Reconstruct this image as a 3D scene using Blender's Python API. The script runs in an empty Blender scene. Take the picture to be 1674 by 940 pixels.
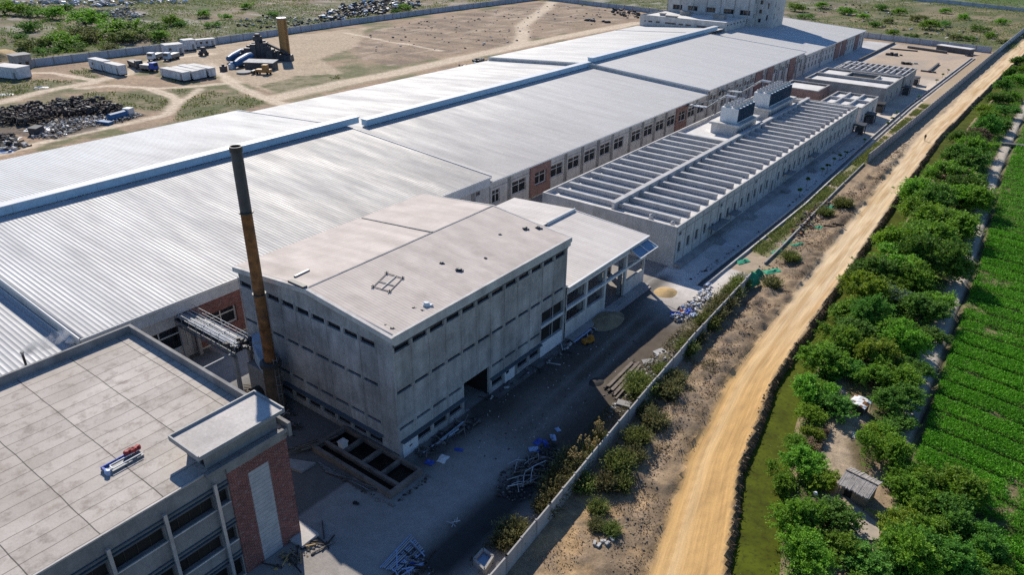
import bpy, math, random
import numpy as np
from mathutils import Vector, Matrix

rnd = random.Random(7)
SC = bpy.context.scene
COL = SC.collection
R = math.radians

# ------------------------------------------------------------------ camera
F_PX, CXP, CYP, CAM_H = 1208.5885, 837.0, 470.0, 50.0
PITCH, YAW, ROLL = R(27.0007), R(36.88276), R(0.7725)
_h = Vector((-math.sin(YAW), math.cos(YAW), 0)); _r0 = Vector((math.cos(YAW), math.sin(YAW), 0)); _z = Vector((0, 0, 1))
CF = _h * math.cos(PITCH) - _z * math.sin(PITCH)
_u0 = _h * math.sin(PITCH) + _z * math.cos(PITCH)
CR = _r0 * math.cos(ROLL) + _u0 * math.sin(ROLL)
CU = -_r0 * math.sin(ROLL) + _u0 * math.cos(ROLL)


def at(px, py, z=0.0):
    """survey helper: the spot at height z that the photograph shows at (px, py)"""
    d = CR * (px - CXP) + CU * (CYP - py) + CF * F_PX
    t = (z - CAM_H) / d.z
    return Vector((0, 0, CAM_H)) + d * t


cam_d = bpy.data.cameras.new("camera")
cam = bpy.data.objects.new("camera", cam_d)
COL.objects.link(cam)
cam_d.sensor_width = 36.0
cam_d.lens = 36.0 * F_PX / 1674.0
cam_d.clip_start = 1.0
cam_d.clip_end = 6000.0
cam.matrix_world = Matrix(((CR.x, CU.x, -CF.x, 0), (CR.y, CU.y, -CF.y, 0), (CR.z, CU.z, -CF.z, CAM_H), (0, 0, 0, 1)))
SC.camera = cam

# ------------------------------------------------------------------ light
LD = Vector((1.08, -0.76, -1.0)).normalized()
sun_d = bpy.data.lights.new("sun", 'SUN')
sun_d.energy = 5.0
sun_d.angle = R(0.53)
sun_d.color = (1.0, 0.92, 0.80)
sun = bpy.data.objects.new("sun", sun_d)
COL.objects.link(sun)
sun.rotation_euler = LD.to_track_quat('-Z', 'Y').to_euler()
sun.location = (-60, 40, 120)
world = bpy.data.worlds.new("World")
SC.world = world
world.use_nodes = True
wn = world.node_tree
bg = wn.nodes['Background']
sky = wn.nodes.new('ShaderNodeTexSky')
sky.sky_type = 'NISHITA'
sky.sun_disc = False
sky.sun_elevation = math.asin(-LD.z)
sky.sun_rotation = math.atan2(-LD.x, -LD.y) % (2 * math.pi)
sky.air_density = 1.0
sky.dust_density = 0.0
sky.ozone_density = 8.0
wn.links.new(sky.outputs[0], bg.inputs[0])
bg.inputs[1].default_value = 0.108
SC.view_settings.view_transform = 'Standard'
SC.view_settings.look = 'None'
SC.view_settings.exposure = 0.27
SC.view_settings.gamma = 1.0
SC.view_settings.use_curve_mapping = False
SC.cycles.max_bounces = 5
SC.cycles.transparent_max_bounces = 6
SC.cycles.use_denoising = False

# ------------------------------------------------------------------ object helpers


def tag(o, label=None, cat=None, group=None, kind=None):
    if label: o['label'] = label
    if cat: o['category'] = cat
    if group: o['group'] = group
    if kind: o['kind'] = kind
    return o


def thing(name, label, cat, loc=(0, 0, 0), group=None, rz=0.0):
    o = bpy.data.objects.new(name, None)
    o.empty_display_size = 0.5
    COL.objects.link(o)
    o.location = loc
    o.rotation_euler = (0, 0, rz)
    return tag(o, label, cat, group)


def parent_to(o, p):
    """child geometry is written in world metres: undo the parent's placement"""
    m = Matrix.Identity(4)
    q = p
    while q is not None:
        if q.type == 'EMPTY':
            m = Matrix.Translation(q.location) @ Matrix.Rotation(q.rotation_euler.z, 4, 'Z')
        q = q.parent
    o.parent = p
    if p.type == 'EMPTY':
        o.matrix_parent_inverse = m.inverted()
    return o


def copy_tree(o, parent=None):
    c = o.copy()
    COL.objects.link(c)
    if parent is not None:
        inv = c.matrix_parent_inverse.copy()
        c.parent = parent
        c.matrix_parent_inverse = inv
    for ch in list(o.children):
        copy_tree(ch, c)
    return c


class MB:
    def __init__(s):
        s.v = []; s.f = []; s.m = []

    def face(s, pts, m=0):
        n = len(s.v)
        s.v.extend([tuple(p) for p in pts])
        s.f.append(tuple(range(n, n + len(pts)))); s.m.append(m)

    def box(s, x0, y0, z0, x1, y1, z1, m=0):
        s.hexa([(x0, y0, z0), (x1, y0, z0), (x1, y1, z0), (x0, y1, z0), (x0, y0, z1), (x1, y0, z1), (x1, y1, z1), (x0, y1, z1)], m)

    def hexa(s, c, m=0):
        n = len(s.v)
        s.v.extend([tuple(p) for p in c])
        for q in ((0, 3, 2, 1), (4, 5, 6, 7), (0, 1, 5, 4), (1, 2, 6, 5), (2, 3, 7, 6), (3, 0, 4, 7)):
            s.f.append(tuple(n + i for i in q)); s.m.append(m)

    def obox(s, cx, cy, z0, lx, ly, lz, rz=0.0, m=0, tx=0.0, ty=0.0, taper=1.0):
        """box on the ground turned by rz and leaning by tx, ty (radians)"""
        M = Matrix.Translation((cx, cy, z0)) @ Matrix.Rotation(rz, 4, 'Z') @ Matrix.Rotation(tx, 4, 'X') @ Matrix.Rotation(ty, 4, 'Y')
        a, b = lx / 2, ly / 2
        c = [(-a, -b, 0), (a, -b, 0), (a, b, 0), (-a, b, 0), (-a * taper, -b * taper, lz), (a * taper, -b * taper, lz), (a * taper, b * taper, lz), (-a * taper, b * taper, lz)]
        s.hexa([M @ Vector(p) for p in c], m)

    def bar(s, p, q, w=0.1, h=None, m=0):
        p, q = Vector(p), Vector(q)
        h = h or w
        d = (q - p).normalized()
        up = Vector((0, 0, 1)) if abs(d.z) < 0.95 else Vector((0, 1, 0))
        a = d.cross(up).normalized() * (w / 2)
        b = a.cross(d).normalized() * (h / 2)
        s.hexa([p - a - b, p + a - b, q + a - b, q - a - b, p - a + b, p + a + b, q + a + b, q - a + b], m)

    def tube(s, p, q, r0, r1=None, n=10, m=0, caps=True):
        p, q = Vector(p), Vector(q)
        r1 = r0 if r1 is None else r1
        d = (q - p).normalized()
        up = Vector((0, 0, 1)) if abs(d.z) < 0.95 else Vector((0, 1, 0))
        a = d.cross(up).normalized(); b = a.cross(d)
        k = len(s.v)
        for c, r in ((p, r0), (q, r1)):
            for i in range(n):
                t = 2 * math.pi * i / n
                s.v.append(tuple(c + a * (math.cos(t) * r) + b * (math.sin(t) * r)))
        for i in range(n):
            j = (i + 1) % n
            s.f.append((k + i, k + j, k + n + j, k + n + i)); s.m.append(m)
        if caps:
            s.f.append(tuple(k + i for i in range(n))[::-1]); s.m.append(m)
            s.f.append(tuple(k + n + i for i in range(n))); s.m.append(m)

    def path(s, pts, r, n=6, m=0):
        for a, b in zip(pts, pts[1:]):
            s.tube(a, b, r, r, n, m)

    def prism(s, pts, z0, z1, m=0):
        n = len(pts); k = len(s.v)
        for z in (z0, z1):
            s.v.extend([(p[0], p[1], z) for p in pts])
        for i in range(n):
            j = (i + 1) % n
            s.f.append((k + i, k + j, k + n + j, k + n + i)); s.m.append(m)
        s.f.append(tuple(k + i for i in range(n))[::-1]); s.m.append(m)
        s.f.append(tuple(k + n + i for i in range(n))); s.m.append(m)

    def chunk(s, c, r, m=0, flat=1.0, rg=rnd):
        """an irregular lump"""
        k = len(s.v)
        rings = ((-0.8, 0.6), (0.0, 1.0), (0.75, 0.6))
        n = 6
        for zz, rr in rings:
            for i in range(n):
                t = 2 * math.pi * (i + rg.random() * 0.6) / n
                q = rr * r * rg.uniform(0.65, 1.25)
                s.v.append((c[0] + math.cos(t) * q, c[1] + math.sin(t) * q, c[2] + zz * r * flat * rg.uniform(0.7, 1.2)))
        for a in range(2):
            for i in range(n):
                j = (i + 1) % n
                s.f.append((k + a * n + i, k + a * n + j, k + (a + 1) * n + j, k + (a + 1) * n + i)); s.m.append(m)
        s.f.append(tuple(k + 2 * n + i for i in range(n))); s.m.append(m)

    def build(s, name, mats, parent=None, smooth=False):
        me = bpy.data.meshes.new(name)
        me.from_pydata(s.v, [], s.f)
        if not isinstance(mats, (list, tuple)): mats = [mats]
        for mt in mats: me.materials.append(mt)
        if len(mats) > 1: me.polygons.foreach_set('material_index', s.m)
        if smooth: me.polygons.foreach_set('use_smooth', [True] * len(me.polygons))
        me.update()
        o = bpy.data.objects.new(name, me)
        COL.objects.link(o)
        if parent is not None: parent_to(o, parent)
        return o


def mesh_np(name, V, Fq, mats, col=None, parent=None, smooth=False, link=True):
    """fast mesh from numpy arrays: V (n,3), Fq (m,k)"""
    me = bpy.data.meshes.new(name)
    V = np.asarray(V, dtype=np.float32); Fq = np.asarray(Fq, dtype=np.int32)
    m, k = Fq.shape
    me.vertices.add(len(V)); me.vertices.foreach_set('co', V.ravel())
    me.loops.add(m * k); me.loops.foreach_set('vertex_index', Fq.ravel())
    me.polygons.add(m)
    me.polygons.foreach_set('loop_start', np.arange(0, m * k, k, dtype=np.int32))
    me.polygons.foreach_set('loop_total', np.full(m, k, dtype=np.int32))
    if smooth: me.polygons.foreach_set('use_smooth', np.ones(m, dtype=bool))
    if not isinstance(mats, (list, tuple)): mats = [mats]
    for mt in mats: me.materials.append(mt)
    me.update(calc_edges=True)
    if col is not None:
        ca = me.color_attributes.new('tint', 'FLOAT_COLOR', 'POINT')
        c4 = np.ones((len(V), 4), dtype=np.float32); c4[:, :col.shape[1]] = col
        ca.data.foreach_set('color', c4.ravel())
    if not link: return me
    o = bpy.data.objects.new(name, me)
    COL.objects.link(o)
    if parent is not None: parent_to(o, parent)
    return o

# ------------------------------------------------------------------ materials


def new_mat(name):
    m = bpy.data.materials.new(name)
    m.use_nodes = True
    nt = m.node_tree
    b = nt.nodes['Principled BSDF']
    return m, nt, b


def N(nt, t, **kw):
    n = nt.nodes.new(t)
    for k, v in kw.items(): setattr(n, k, v)
    return n


def noise(nt, vec, scale, detail=4.0, rough=0.6):
    n = N(nt, 'ShaderNodeTexNoise')
    n.inputs['Scale'].default_value = scale
    n.inputs['Detail'].default_value = detail
    n.inputs['Roughness'].default_value = rough
    nt.links.new(vec, n.inputs['Vector'])
    return n.outputs['Fac']


def ramp(nt, fac, a, b, ca, cb):
    n = N(nt, 'ShaderNodeMapRange', clamp=True)
    n.inputs['From Min'].default_value = a; n.inputs['From Max'].default_value = b
    n.inputs['To Min'].default_value = ca; n.inputs['To Max'].default_value = cb
    nt.links.new(fac, n.inputs['Value'])
    return n.outputs['Result']


def mix(nt, fac, a, b, mode='MIX'):
    n = N(nt, 'ShaderNodeMix', data_type='RGBA', blend_type=mode)
    for s, v in ((n.inputs[0], fac), (n.inputs[6], a), (n.inputs[7], b)):
        if isinstance(v, (int, float)): s.default_value = v
        elif isinstance(v, (tuple, list)): s.default_value = (*v[:3], 1.0)
        else: nt.links.new(v, s)
    return n.outputs[2]


def math_n(nt, op, a, b=None):
    n = N(nt, 'ShaderNodeMath', operation=op)
    for i, v in enumerate((a, b)):
        if v is None: continue
        if isinstance(v, (int, float)): n.inputs[i].default_value = v
        else: nt.links.new(v, n.inputs[i])
    return n.outputs[0]


def pm(name, col, rough=0.85, var=0.25, scale=0.4, streak=0.0, stain=None, stain_amt=0.0, bump=0.15, bscale=6.0, metallic=0.0, spec=0.3, fine=0.12):
    """weathered solid: broad blotches, optional rain streaks, stains with their own shape, fine grain"""
    m, nt, b = new_mat(name)
    tc = N(nt, 'ShaderNodeTexCoord').outputs['Object']
    f1 = noise(nt, tc, scale, 5, 0.62)
    c = mix(nt, ramp(nt, f1, 0.3, 0.7, 0, 1), [x * (1 - var) for x in col], [min(x * (1 + var * 0.6), 0.95) for x in col])
    if fine:
        f2 = noise(nt, tc, scale * 14, 3, 0.7)
        c = mix(nt, 1.0, c, mix(nt, ramp(nt, f2, 0.3, 0.7, 0, 1), (1 - fine * 1.3,) * 3, (1 + fine * 0.6,) * 3), 'MULTIPLY')
    if streak:
        mp = N(nt, 'ShaderNodeMapping'); mp.inputs['Scale'].default_value = (0.55, 0.55, 0.07)
        nt.links.new(tc, mp.inputs['Vector'])
        f3 = noise(nt, mp.outputs[0], 1.6, 4, 0.7)
        c = mix(nt, ramp(nt, f3, 0.45, 0.72, 0, streak), c, [x * 0.3 for x in col])
    if stain_amt:
        f4 = noise(nt, tc, scale * 0.45, 6, 0.65)
        c = mix(nt, ramp(nt, f4, 0.52, 0.66, 0, stain_amt), c, stain or [x * 0.35 for x in col])
    nt.links.new(c, b.inputs['Base Color'])
    b.inputs['Roughness'].default_value = rough
    b.inputs['Metallic'].default_value = metallic
    b.inputs['Specular IOR Level'].default_value = spec
    if bump:
        bp = N(nt, 'ShaderNodeBump'); bp.inputs['Strength'].default_value = bump; bp.inputs['Distance'].default_value = 0.1
        nt.links.new(noise(nt, tc, bscale, 4, 0.6), bp.inputs['Height'])
        nt.links.new(bp.outputs[0], b.inputs['Normal'])
    return m


def sheet_roof_mat(name, col, rough=0.45, metallic=0.0, gloss_fade=0.0, *a_, **k_):
    m = _sheet_roof(name, col, rough, metallic, *a_, **k_)
    if gloss_fade:
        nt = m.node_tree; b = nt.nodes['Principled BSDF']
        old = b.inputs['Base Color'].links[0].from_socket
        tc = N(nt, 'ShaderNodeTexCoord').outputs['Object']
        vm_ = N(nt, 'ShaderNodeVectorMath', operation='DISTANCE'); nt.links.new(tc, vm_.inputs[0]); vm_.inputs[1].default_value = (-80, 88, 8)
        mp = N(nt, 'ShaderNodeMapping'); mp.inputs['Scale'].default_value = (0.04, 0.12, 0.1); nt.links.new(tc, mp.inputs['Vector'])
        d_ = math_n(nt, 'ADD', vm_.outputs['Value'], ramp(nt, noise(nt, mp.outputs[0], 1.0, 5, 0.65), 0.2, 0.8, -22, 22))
        nt.links.new(mix(nt, ramp(nt, d_, 8, 72, gloss_fade, 0), old, (0.24, 0.225, 0.22)), b.inputs['Base Color'])  # darkens around one point, painting where the roof's sun gloss falls off
    return m


def _sheet_roof(name, col, rough=0.45, metallic=0.0, dirt=0.25, dcol=(0.3, 0.27, 0.25), seam=6.0, rib=0.0, ribdark=0.8, sx=0.05, sy=0.3):
    """coated sheet metal: sheets that differ a little, lap seams, dirt washed down the slope (x)"""
    m, nt, b = new_mat(name)
    tc = N(nt, 'ShaderNodeTexCoord').outputs['Object']
    sp = N(nt, 'ShaderNodeSeparateXYZ'); nt.links.new(tc, sp.inputs[0])
    mp = N(nt, 'ShaderNodeMapping'); mp.inputs['Scale'].default_value = (sx, sy, 0.2)
    nt.links.new(tc, mp.inputs['Vector'])
    wash = noise(nt, mp.outputs[0], 1.0, 5, 0.65)
    broad = noise(nt, tc, 0.05, 4, 0.6)
    amt = math_n(nt, 'MULTIPLY', ramp(nt, wash, 0.38, 0.72, 0, 1), ramp(nt, broad, 0.3, 0.7, dirt * 0.25, dirt * 0.9))
    # every sheet its own tone
    wh = N(nt, 'ShaderNodeTexWhiteNoise', noise_dimensions='2D')
    cb = N(nt, 'ShaderNodeCombineXYZ')
    nt.links.new(math_n(nt, 'FLOOR', math_n(nt, 'DIVIDE', sp.outputs[0], seam * 2)), cb.inputs[0])
    nt.links.new(math_n(nt, 'FLOOR', math_n(nt, 'DIVIDE', sp.outputs[1], 0.9)), cb.inputs[1])
    nt.links.new(cb.outputs[0], wh.inputs['Vector'])
    tone = ramp(nt, wh.outputs['Value'], 0, 1, 0.93, 1.03)
    c = mix(nt, amt, col, dcol)
    c = mix(nt, 1.0, c, mix(nt, 1.0, (1, 1, 1), tone), 'MULTIPLY') if False else mix(nt, 1.0, c, tone, 'MULTIPLY')
    # lap seams across the slope
    s1 = math_n(nt, 'FRACT', math_n(nt, 'DIVIDE', sp.outputs[0], seam))
    seamf = math_n(nt, 'LESS_THAN', s1, 0.012)
    c = mix(nt, math_n(nt, 'MULTIPLY', seamf, 0.35), c, [x * 0.4 for x in dcol])
    if rib:
        s2 = math_n(nt, 'FRACT', math_n(nt, 'DIVIDE', sp.outputs[1], rib))
        g = math_n(nt, 'LESS_THAN', s2, 0.16)
        c = mix(nt, math_n(nt, 'MULTIPLY', g, ribdark), c, [x * 0.35 for x in dcol])
    nt.links.new(c, b.inputs['Base Color'])
    nt.links.new(ramp(nt, wash, 0.3, 0.75, rough, min(rough + 0.25, 1)), b.inputs['Roughness'])
    b.inputs['Metallic'].default_value = metallic
    b.inputs['Specular IOR Level'].default_value = 0.4
    bp = N(nt, 'ShaderNodeBump'); bp.inputs['Strength'].default_value = 0.12; bp.inputs['Distance'].default_value = 0.3
    nt.links.new(noise(nt, tc, 0.8, 3, 0.6), bp.inputs['Height'])
    nt.links.new(bp.outputs[0], b.inputs['Normal'])
    return m


def slab_roof_mat(name):
    """flat roof of screed slabs: sawn joints, dusty stains"""
    m, nt, b = new_mat(name)
    tc = N(nt, 'ShaderNodeTexCoord').outputs['Object']
    sp = N(nt, 'ShaderNodeSeparateXYZ'); nt.links.new(tc, sp.inputs[0])
    wob = noise(nt, tc, 0.35, 2, 0.5)
    wobv = ramp(nt, wob, 0.2, 0.8, -0.06, 0.06)
    fx = math_n(nt, 'FRACT', math_n(nt, 'DIVIDE', math_n(nt, 'ADD', sp.outputs[0], wobv), 1.48))
    fy = math_n(nt, 'FRACT', math_n(nt, 'DIVIDE', math_n(nt, 'ADD', math_n(nt, 'ADD', sp.outputs[1], 0.78), wobv), 4.55))
    jx = math_n(nt, 'LESS_THAN', fx, 0.05)
    jy = math_n(nt, 'LESS_THAN', fy, 0.017)
    big = noise(nt, tc, 0.12, 6, 0.65)
    med = noise(nt, tc, 0.9, 5, 0.7)
    c = mix(nt, ramp(nt, big, 0.32, 0.68, 0, 1), (0.38, 0.335, 0.29), (0.54, 0.495, 0.45))
    c = mix(nt, ramp(nt, med, 0.5, 0.7, 0, 0.7), c, (0.23, 0.19, 0.16))
    wh = N(nt, 'ShaderNodeTexWhiteNoise', noise_dimensions='2D')
    cb = N(nt, 'ShaderNodeCombineXYZ')
    nt.links.new(math_n(nt, 'FLOOR', math_n(nt, 'DIVIDE', sp.outputs[0], 1.48)), cb.inputs[0])
    nt.links.new(math_n(nt, 'FLOOR', math_n(nt, 'DIVIDE', math_n(nt, 'ADD', sp.outputs[1], 0.78), 4.55)), cb.inputs[1])
    nt.links.new(cb.outputs[0], wh.inputs['Vector'])
    c = mix(nt, 1.0, c, ramp(nt, wh.outputs['Value'], 0, 1, 0.9, 1.05), 'MULTIPLY')
    fine = noise(nt, tc, 9.0, 3, 0.7)
    c = mix(nt, 1.0, c, ramp(nt, fine, 0.3, 0.7, 0.88, 1.06), 'MULTIPLY')
    c = mix(nt, math_n(nt, 'MULTIPLY', jx, 0.8), c, (0.13, 0.115, 0.10))
    c = mix(nt, math_n(nt, 'MULTIPLY', jy, 0.85), c, (0.06, 0.055, 0.05))
    nt.links.new(c, b.inputs['Base Color'])
    b.inputs['Roughness'].default_value = 0.9
    b.inputs['Specular IOR Level'].default_value = 0.2
    return m


def brick_mat(name, axis='Y', c1=(0.22, 0.055, 0.04), c2=(0.12, 0.035, 0.03), mortar=(0.3, 0.24, 0.21), scale=1.0):
    m, nt, b = new_mat(name)
    tc = N(nt, 'ShaderNodeTexCoord').outputs['Object']
    sp = N(nt, 'ShaderNodeSeparateXYZ'); nt.links.new(tc, sp.inputs[0])
    cb = N(nt, 'ShaderNodeCombineXYZ')
    nt.links.new(sp.outputs[1 if axis == 'Y' else 0], cb.inputs[0]); nt.links.new(sp.outputs[2], cb.inputs[1])
    br = N(nt, 'ShaderNodeTexBrick')
    br.inputs['Scale'].default_value = scale
    br.inputs['Brick Width'].default_value = 0.42; br.inputs['Row Height'].default_value = 0.15
    br.inputs['Mortar Size'].default_value = 0.012
    br.inputs['Color1'].default_value = (*c1, 1); br.inputs['Color2'].default_value = (*c2, 1); br.inputs['Mortar'].default_value = (*mortar, 1)
    nt.links.new(cb.outputs[0], br.inputs['Vector'])
    st = noise(nt, tc, 0.6, 5, 0.7)
    c = mix(nt, 1.0, br.outputs['Color'], ramp(nt, st, 0.3, 0.7, 0.7, 1.15), 'MULTIPLY')
    # pale scuffs
    mp = N(nt, 'ShaderNodeMapping'); mp.inputs['Scale'].default_value = (1, 1.5, 4)
    nt.links.new(tc, mp.inputs['Vector'])
    sc = noise(nt, mp.outputs[0], 1.4, 5, 0.75)
    c = mix(nt, ramp(nt, sc, 0.56, 0.68, 0, 0.7), c, (0.40, 0.32, 0.29))
    nt.links.new(c, b.inputs['Base Color'])
    b.inputs['Roughness'].default_value = 0.9
    return m


def leaf_mat(name, dark, light, trans=0.25):
    m, nt, b = new_mat(name)
    at_ = N(nt, 'ShaderNodeAttribute', attribute_name='tint')
    oi = N(nt, 'ShaderNodeObjectInfo')
    c = mix(nt, at_.outputs['Fac'], dark, light)
    hs = N(nt, 'ShaderNodeHueSaturation')
    nt.links.new(ramp(nt, oi.outputs['Random'], 0, 1, 0.485, 0.515), hs.inputs['Hue'])
    nt.links.new(ramp(nt, oi.outputs['Random'], 0, 1, 0.75, 1.2), hs.inputs['Value'])
    nt.links.new(c, hs.inputs['Color'])
    nt.links.new(hs.outputs[0], b.inputs['Base Color'])
    b.inputs['Roughness'].default_value = 0.65
    b.inputs['Specular IOR Level'].default_value = 0.25
    tr = N(nt, 'ShaderNodeBsdfTranslucent')
    nt.links.new(hs.outputs[0], tr.inputs['Color'])
    ms = N(nt, 'ShaderNodeMixShader'); ms.inputs[0].default_value = trans
    nt.links.new(b.outputs[0], ms.inputs[1]); nt.links.new(tr.outputs[0], ms.inputs[2])
    nt.links.new(ms.outputs[0], nt.nodes['Material Output'].inputs['Surface'])
    return m


def terrain_mat(name, soft=1.0):
    m, nt, b = new_mat(name)
    tc = N(nt, 'ShaderNodeTexCoord').outputs['Object']
    a = N(nt, 'ShaderNodeAttribute', attribute_name='tint')
    n1 = noise(nt, tc, 0.9, 6, 0.7)
    n2 = noise(nt, tc, 6.0, 4, 0.75)
    c = mix(nt, 1.0, a.outputs['Color'], ramp(nt, n1, 0.28, 0.72, 1 - 0.42 * soft, 1 + 0.32 * soft), 'MULTIPLY')
    c = mix(nt, 1.0, c, ramp(nt, n2, 0.28, 0.72, 1 - 0.38 * soft, 1 + 0.28 * soft), 'MULTIPLY')
    sp = noise(nt, tc, 2.6, 3, 0.8)
    c = mix(nt, ramp(nt, sp, 0.66, 0.72, 0, 0.45 * soft), c, (0.06, 0.05, 0.04))
    nt.links.new(c, b.inputs['Base Color'])
    b.inputs['Roughness'].default_value = 0.95
    b.inputs['Specular IOR Level'].default_value = 0.15
    bp = N(nt, 'ShaderNodeBump'); bp.inputs['Strength'].default_value = 0.5 * soft; bp.inputs['Distance'].default_value = 0.15
    nt.links.new(noise(nt, tc, 3.5, 6, 0.7), bp.inputs['Height'])
    nt.links.new(bp.outputs[0], b.inputs['Normal'])
    return m


M = {}
M['terrain'] = terrain_mat('terrain')
M['yard'] = terrain_mat('yard_surface', 0.45)
M['hall_conc'] = pm('weathered_concrete', (0.44, 0.425, 0.412), var=0.35, scale=0.35, streak=0.55, stain=(0.15, 0.14, 0.14), stain_amt=0.4, bump=0.25)
def panel_tone(m, pitch, off, zp):
    nt = m.node_tree; b = nt.nodes['Principled BSDF']
    old = b.inputs['Base Color'].links[0].from_socket
    tc = N(nt, 'ShaderNodeTexCoord').outputs['Object']; sp = N(nt, 'ShaderNodeSeparateXYZ'); nt.links.new(tc, sp.inputs[0])
    cb = N(nt, 'ShaderNodeCombineXYZ')
    nt.links.new(math_n(nt, 'FLOOR', math_n(nt, 'DIVIDE', math_n(nt, 'ADD', math_n(nt, 'ADD', sp.outputs[0], sp.outputs[1]), off), pitch)), cb.inputs[0])
    nt.links.new(math_n(nt, 'FLOOR', math_n(nt, 'DIVIDE', sp.outputs[2], zp)), cb.inputs[1])
    wh = N(nt, 'ShaderNodeTexWhiteNoise', noise_dimensions='2D'); nt.links.new(cb.outputs[0], wh.inputs['Vector'])
    c = mix(nt, 1.0, old, ramp(nt, wh.outputs['Value'], 0, 1, 0.86, 1.06), 'MULTIPLY')
    fz = math_n(nt, 'FRACT', math_n(nt, 'DIVIDE', math_n(nt, 'ADD', sp.outputs[2], 0.4), 2.2))
    c = mix(nt, math_n(nt, 'MULTIPLY', math_n(nt, 'LESS_THAN', fz, 0.012), 0.4), c, (0.1, 0.1, 0.1))
    nt.links.new(c, b.inputs['Base Color'])


panel_tone(M['hall_conc'], 2.45, 3.6, 4.4)
M['blue_wall'] = pm('blue_grey_wall', (0.43, 0.47, 0.52), var=0.2, scale=0.3, streak=0.3)
M['pale_conc'] = pm('pale_render', (0.57, 0.545, 0.515), var=0.22, scale=0.4, streak=0.35)
M['grey_conc'] = pm('grey_concrete', (0.36, 0.345, 0.33), var=0.28, scale=0.4, streak=0.4)
M['dark_conc'] = pm('dark_concrete', (0.13, 0.125, 0.12), var=0.35, scale=0.6)
M['beam_conc'] = pm('beam_concrete', (0.46, 0.455, 0.45), var=0.2, scale=0.7, bump=0.1)
M['fence_conc'] = pm('fence_panel_concrete', (0.42, 0.40, 0.38), var=0.22, scale=0.5, streak=0.3)
M['wall_white'] = pm('white_panel', (0.60, 0.60, 0.60), var=0.15, scale=0.5, streak=0.25)
M['fg_conc'] = pm('lintel_concrete', (0.25, 0.245, 0.24), var=0.28, scale=0.6, streak=0.35)
M['white_paint'] = pm('white_paint', (0.72, 0.72, 0.71), rough=0.5, var=0.12, scale=0.8, streak=0.15)
M['trim_white'] = pm('white_trim_metal', (0.70, 0.69, 0.67), rough=0.4, var=0.1, scale=0.6, bump=0)
M['cap_shade_blue'] = pm('blue_shaded_cap', (0.36, 0.53, 0.66), rough=0.5, var=0.12, scale=0.5, bump=0)  # blue shade of the cap's side face, painted into its base colour
M['pit_conc'] = pm('rusty_pit_concrete', (0.20, 0.165, 0.14), var=0.4, scale=0.8, stain=(0.05, 0.04, 0.035), stain_amt=0.6)
M['shaded_sand'] = pm('stained_shaded_sand', (0.27, 0.215, 0.13), var=0.35, scale=0.9, stain=(0.12, 0.10, 0.08), stain_amt=0.5, bump=0.4)  # stained sand, base colour darkened to paint the shade over the heap
M['pale_slab'] = pm('dusty_slab', (0.40, 0.34, 0.28), var=0.25, scale=0.9)
M['clod'] = pm('brown_clod', (0.21, 0.15, 0.095), var=0.45, scale=1.5)
M['parapet_blue'] = pm('grey_coping', (0.27, 0.28, 0.29), rough=0.55, var=0.2, scale=0.8)
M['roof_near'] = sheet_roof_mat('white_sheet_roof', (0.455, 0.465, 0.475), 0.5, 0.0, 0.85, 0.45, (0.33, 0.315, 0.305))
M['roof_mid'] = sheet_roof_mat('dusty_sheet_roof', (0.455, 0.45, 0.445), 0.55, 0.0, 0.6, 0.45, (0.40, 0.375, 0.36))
M['roof_far'] = sheet_roof_mat('pale_sheet_roof', (0.50, 0.495, 0.485), 0.55, 0.0, 0.0, 0.25, (0.48, 0.45, 0.43))
M['hall_roof'] = sheet_roof_mat('beige_ribbed_roof', (0.565, 0.50, 0.452), 0.85, 0.0, 0.0, 0.9, (0.33, 0.285, 0.25), seam=40, rib=0.38, ribdark=0.05, sx=0.22, sy=0.34)
M['open_roof'] = sheet_roof_mat('open_hall_roof', (0.55, 0.51, 0.48), 0.7, 0.0, 0.0, 0.4, (0.34, 0.30, 0.28), seam=40, rib=0.55, ribdark=0.07, sx=0.2, sy=0.35)
M['slab_roof'] = slab_roof_mat('slab_roof')
M['plain_roof'] = pm('screed_roof', (0.52, 0.485, 0.455), var=0.2, scale=0.3, stain=(0.25, 0.22, 0.2), stain_amt=0.35)
M['bright_roof'] = pm('bright_screed', (0.66, 0.64, 0.61), var=0.15, scale=0.35, stain=(0.35, 0.31, 0.28), stain_amt=0.35)
M['brick_y'] = brick_mat('red_brick_front', 'Y')
M['brick_x'] = brick_mat('pale_brick_end', 'X', (0.33, 0.20, 0.17), (0.24, 0.15, 0.13))
M['brick_far'] = brick_mat('faded_brick', 'Y', (0.30, 0.145, 0.12), (0.20, 0.10, 0.085))
M['glass'] = pm('dark_glass', (0.012, 0.015, 0.02), rough=0.12, var=0.5, scale=0.8, bump=0, spec=0.6, fine=0)
M['void'] = pm('dark_interior', (0.02, 0.019, 0.018), var=0.4, scale=0.5)
M['frame'] = pm('window_frame_grey', (0.33, 0.34, 0.35), rough=0.5, var=0.15, bump=0)
M['ledge'] = pm('blue_grey_ledge', (0.09, 0.11, 0.13), rough=0.6, var=0.2)
M['rust'] = pm('rusted_steel', (0.25, 0.105, 0.035), rough=0.75, var=0.6, scale=1.3, stain=(0.10, 0.055, 0.035), stain_amt=0.8, bump=0.2)
M['black_steel'] = pm('sooty_steel', (0.035, 0.033, 0.032), rough=0.55, var=0.4, scale=1.5, spec=0.5)
M['stack_top'] = pm('dark_painted_steel', (0.045, 0.052, 0.06), rough=0.5, var=0.35, scale=1.0, spec=0.5)
M['stack_base'] = pm('brown_stack_base', (0.10, 0.07, 0.05), rough=0.8, var=0.5, scale=1.3)
M['galv'] = pm('galvanised_steel', (0.48, 0.49, 0.50), rough=0.42, var=0.2, scale=1.5, metallic=0.5, bump=0)
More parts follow.
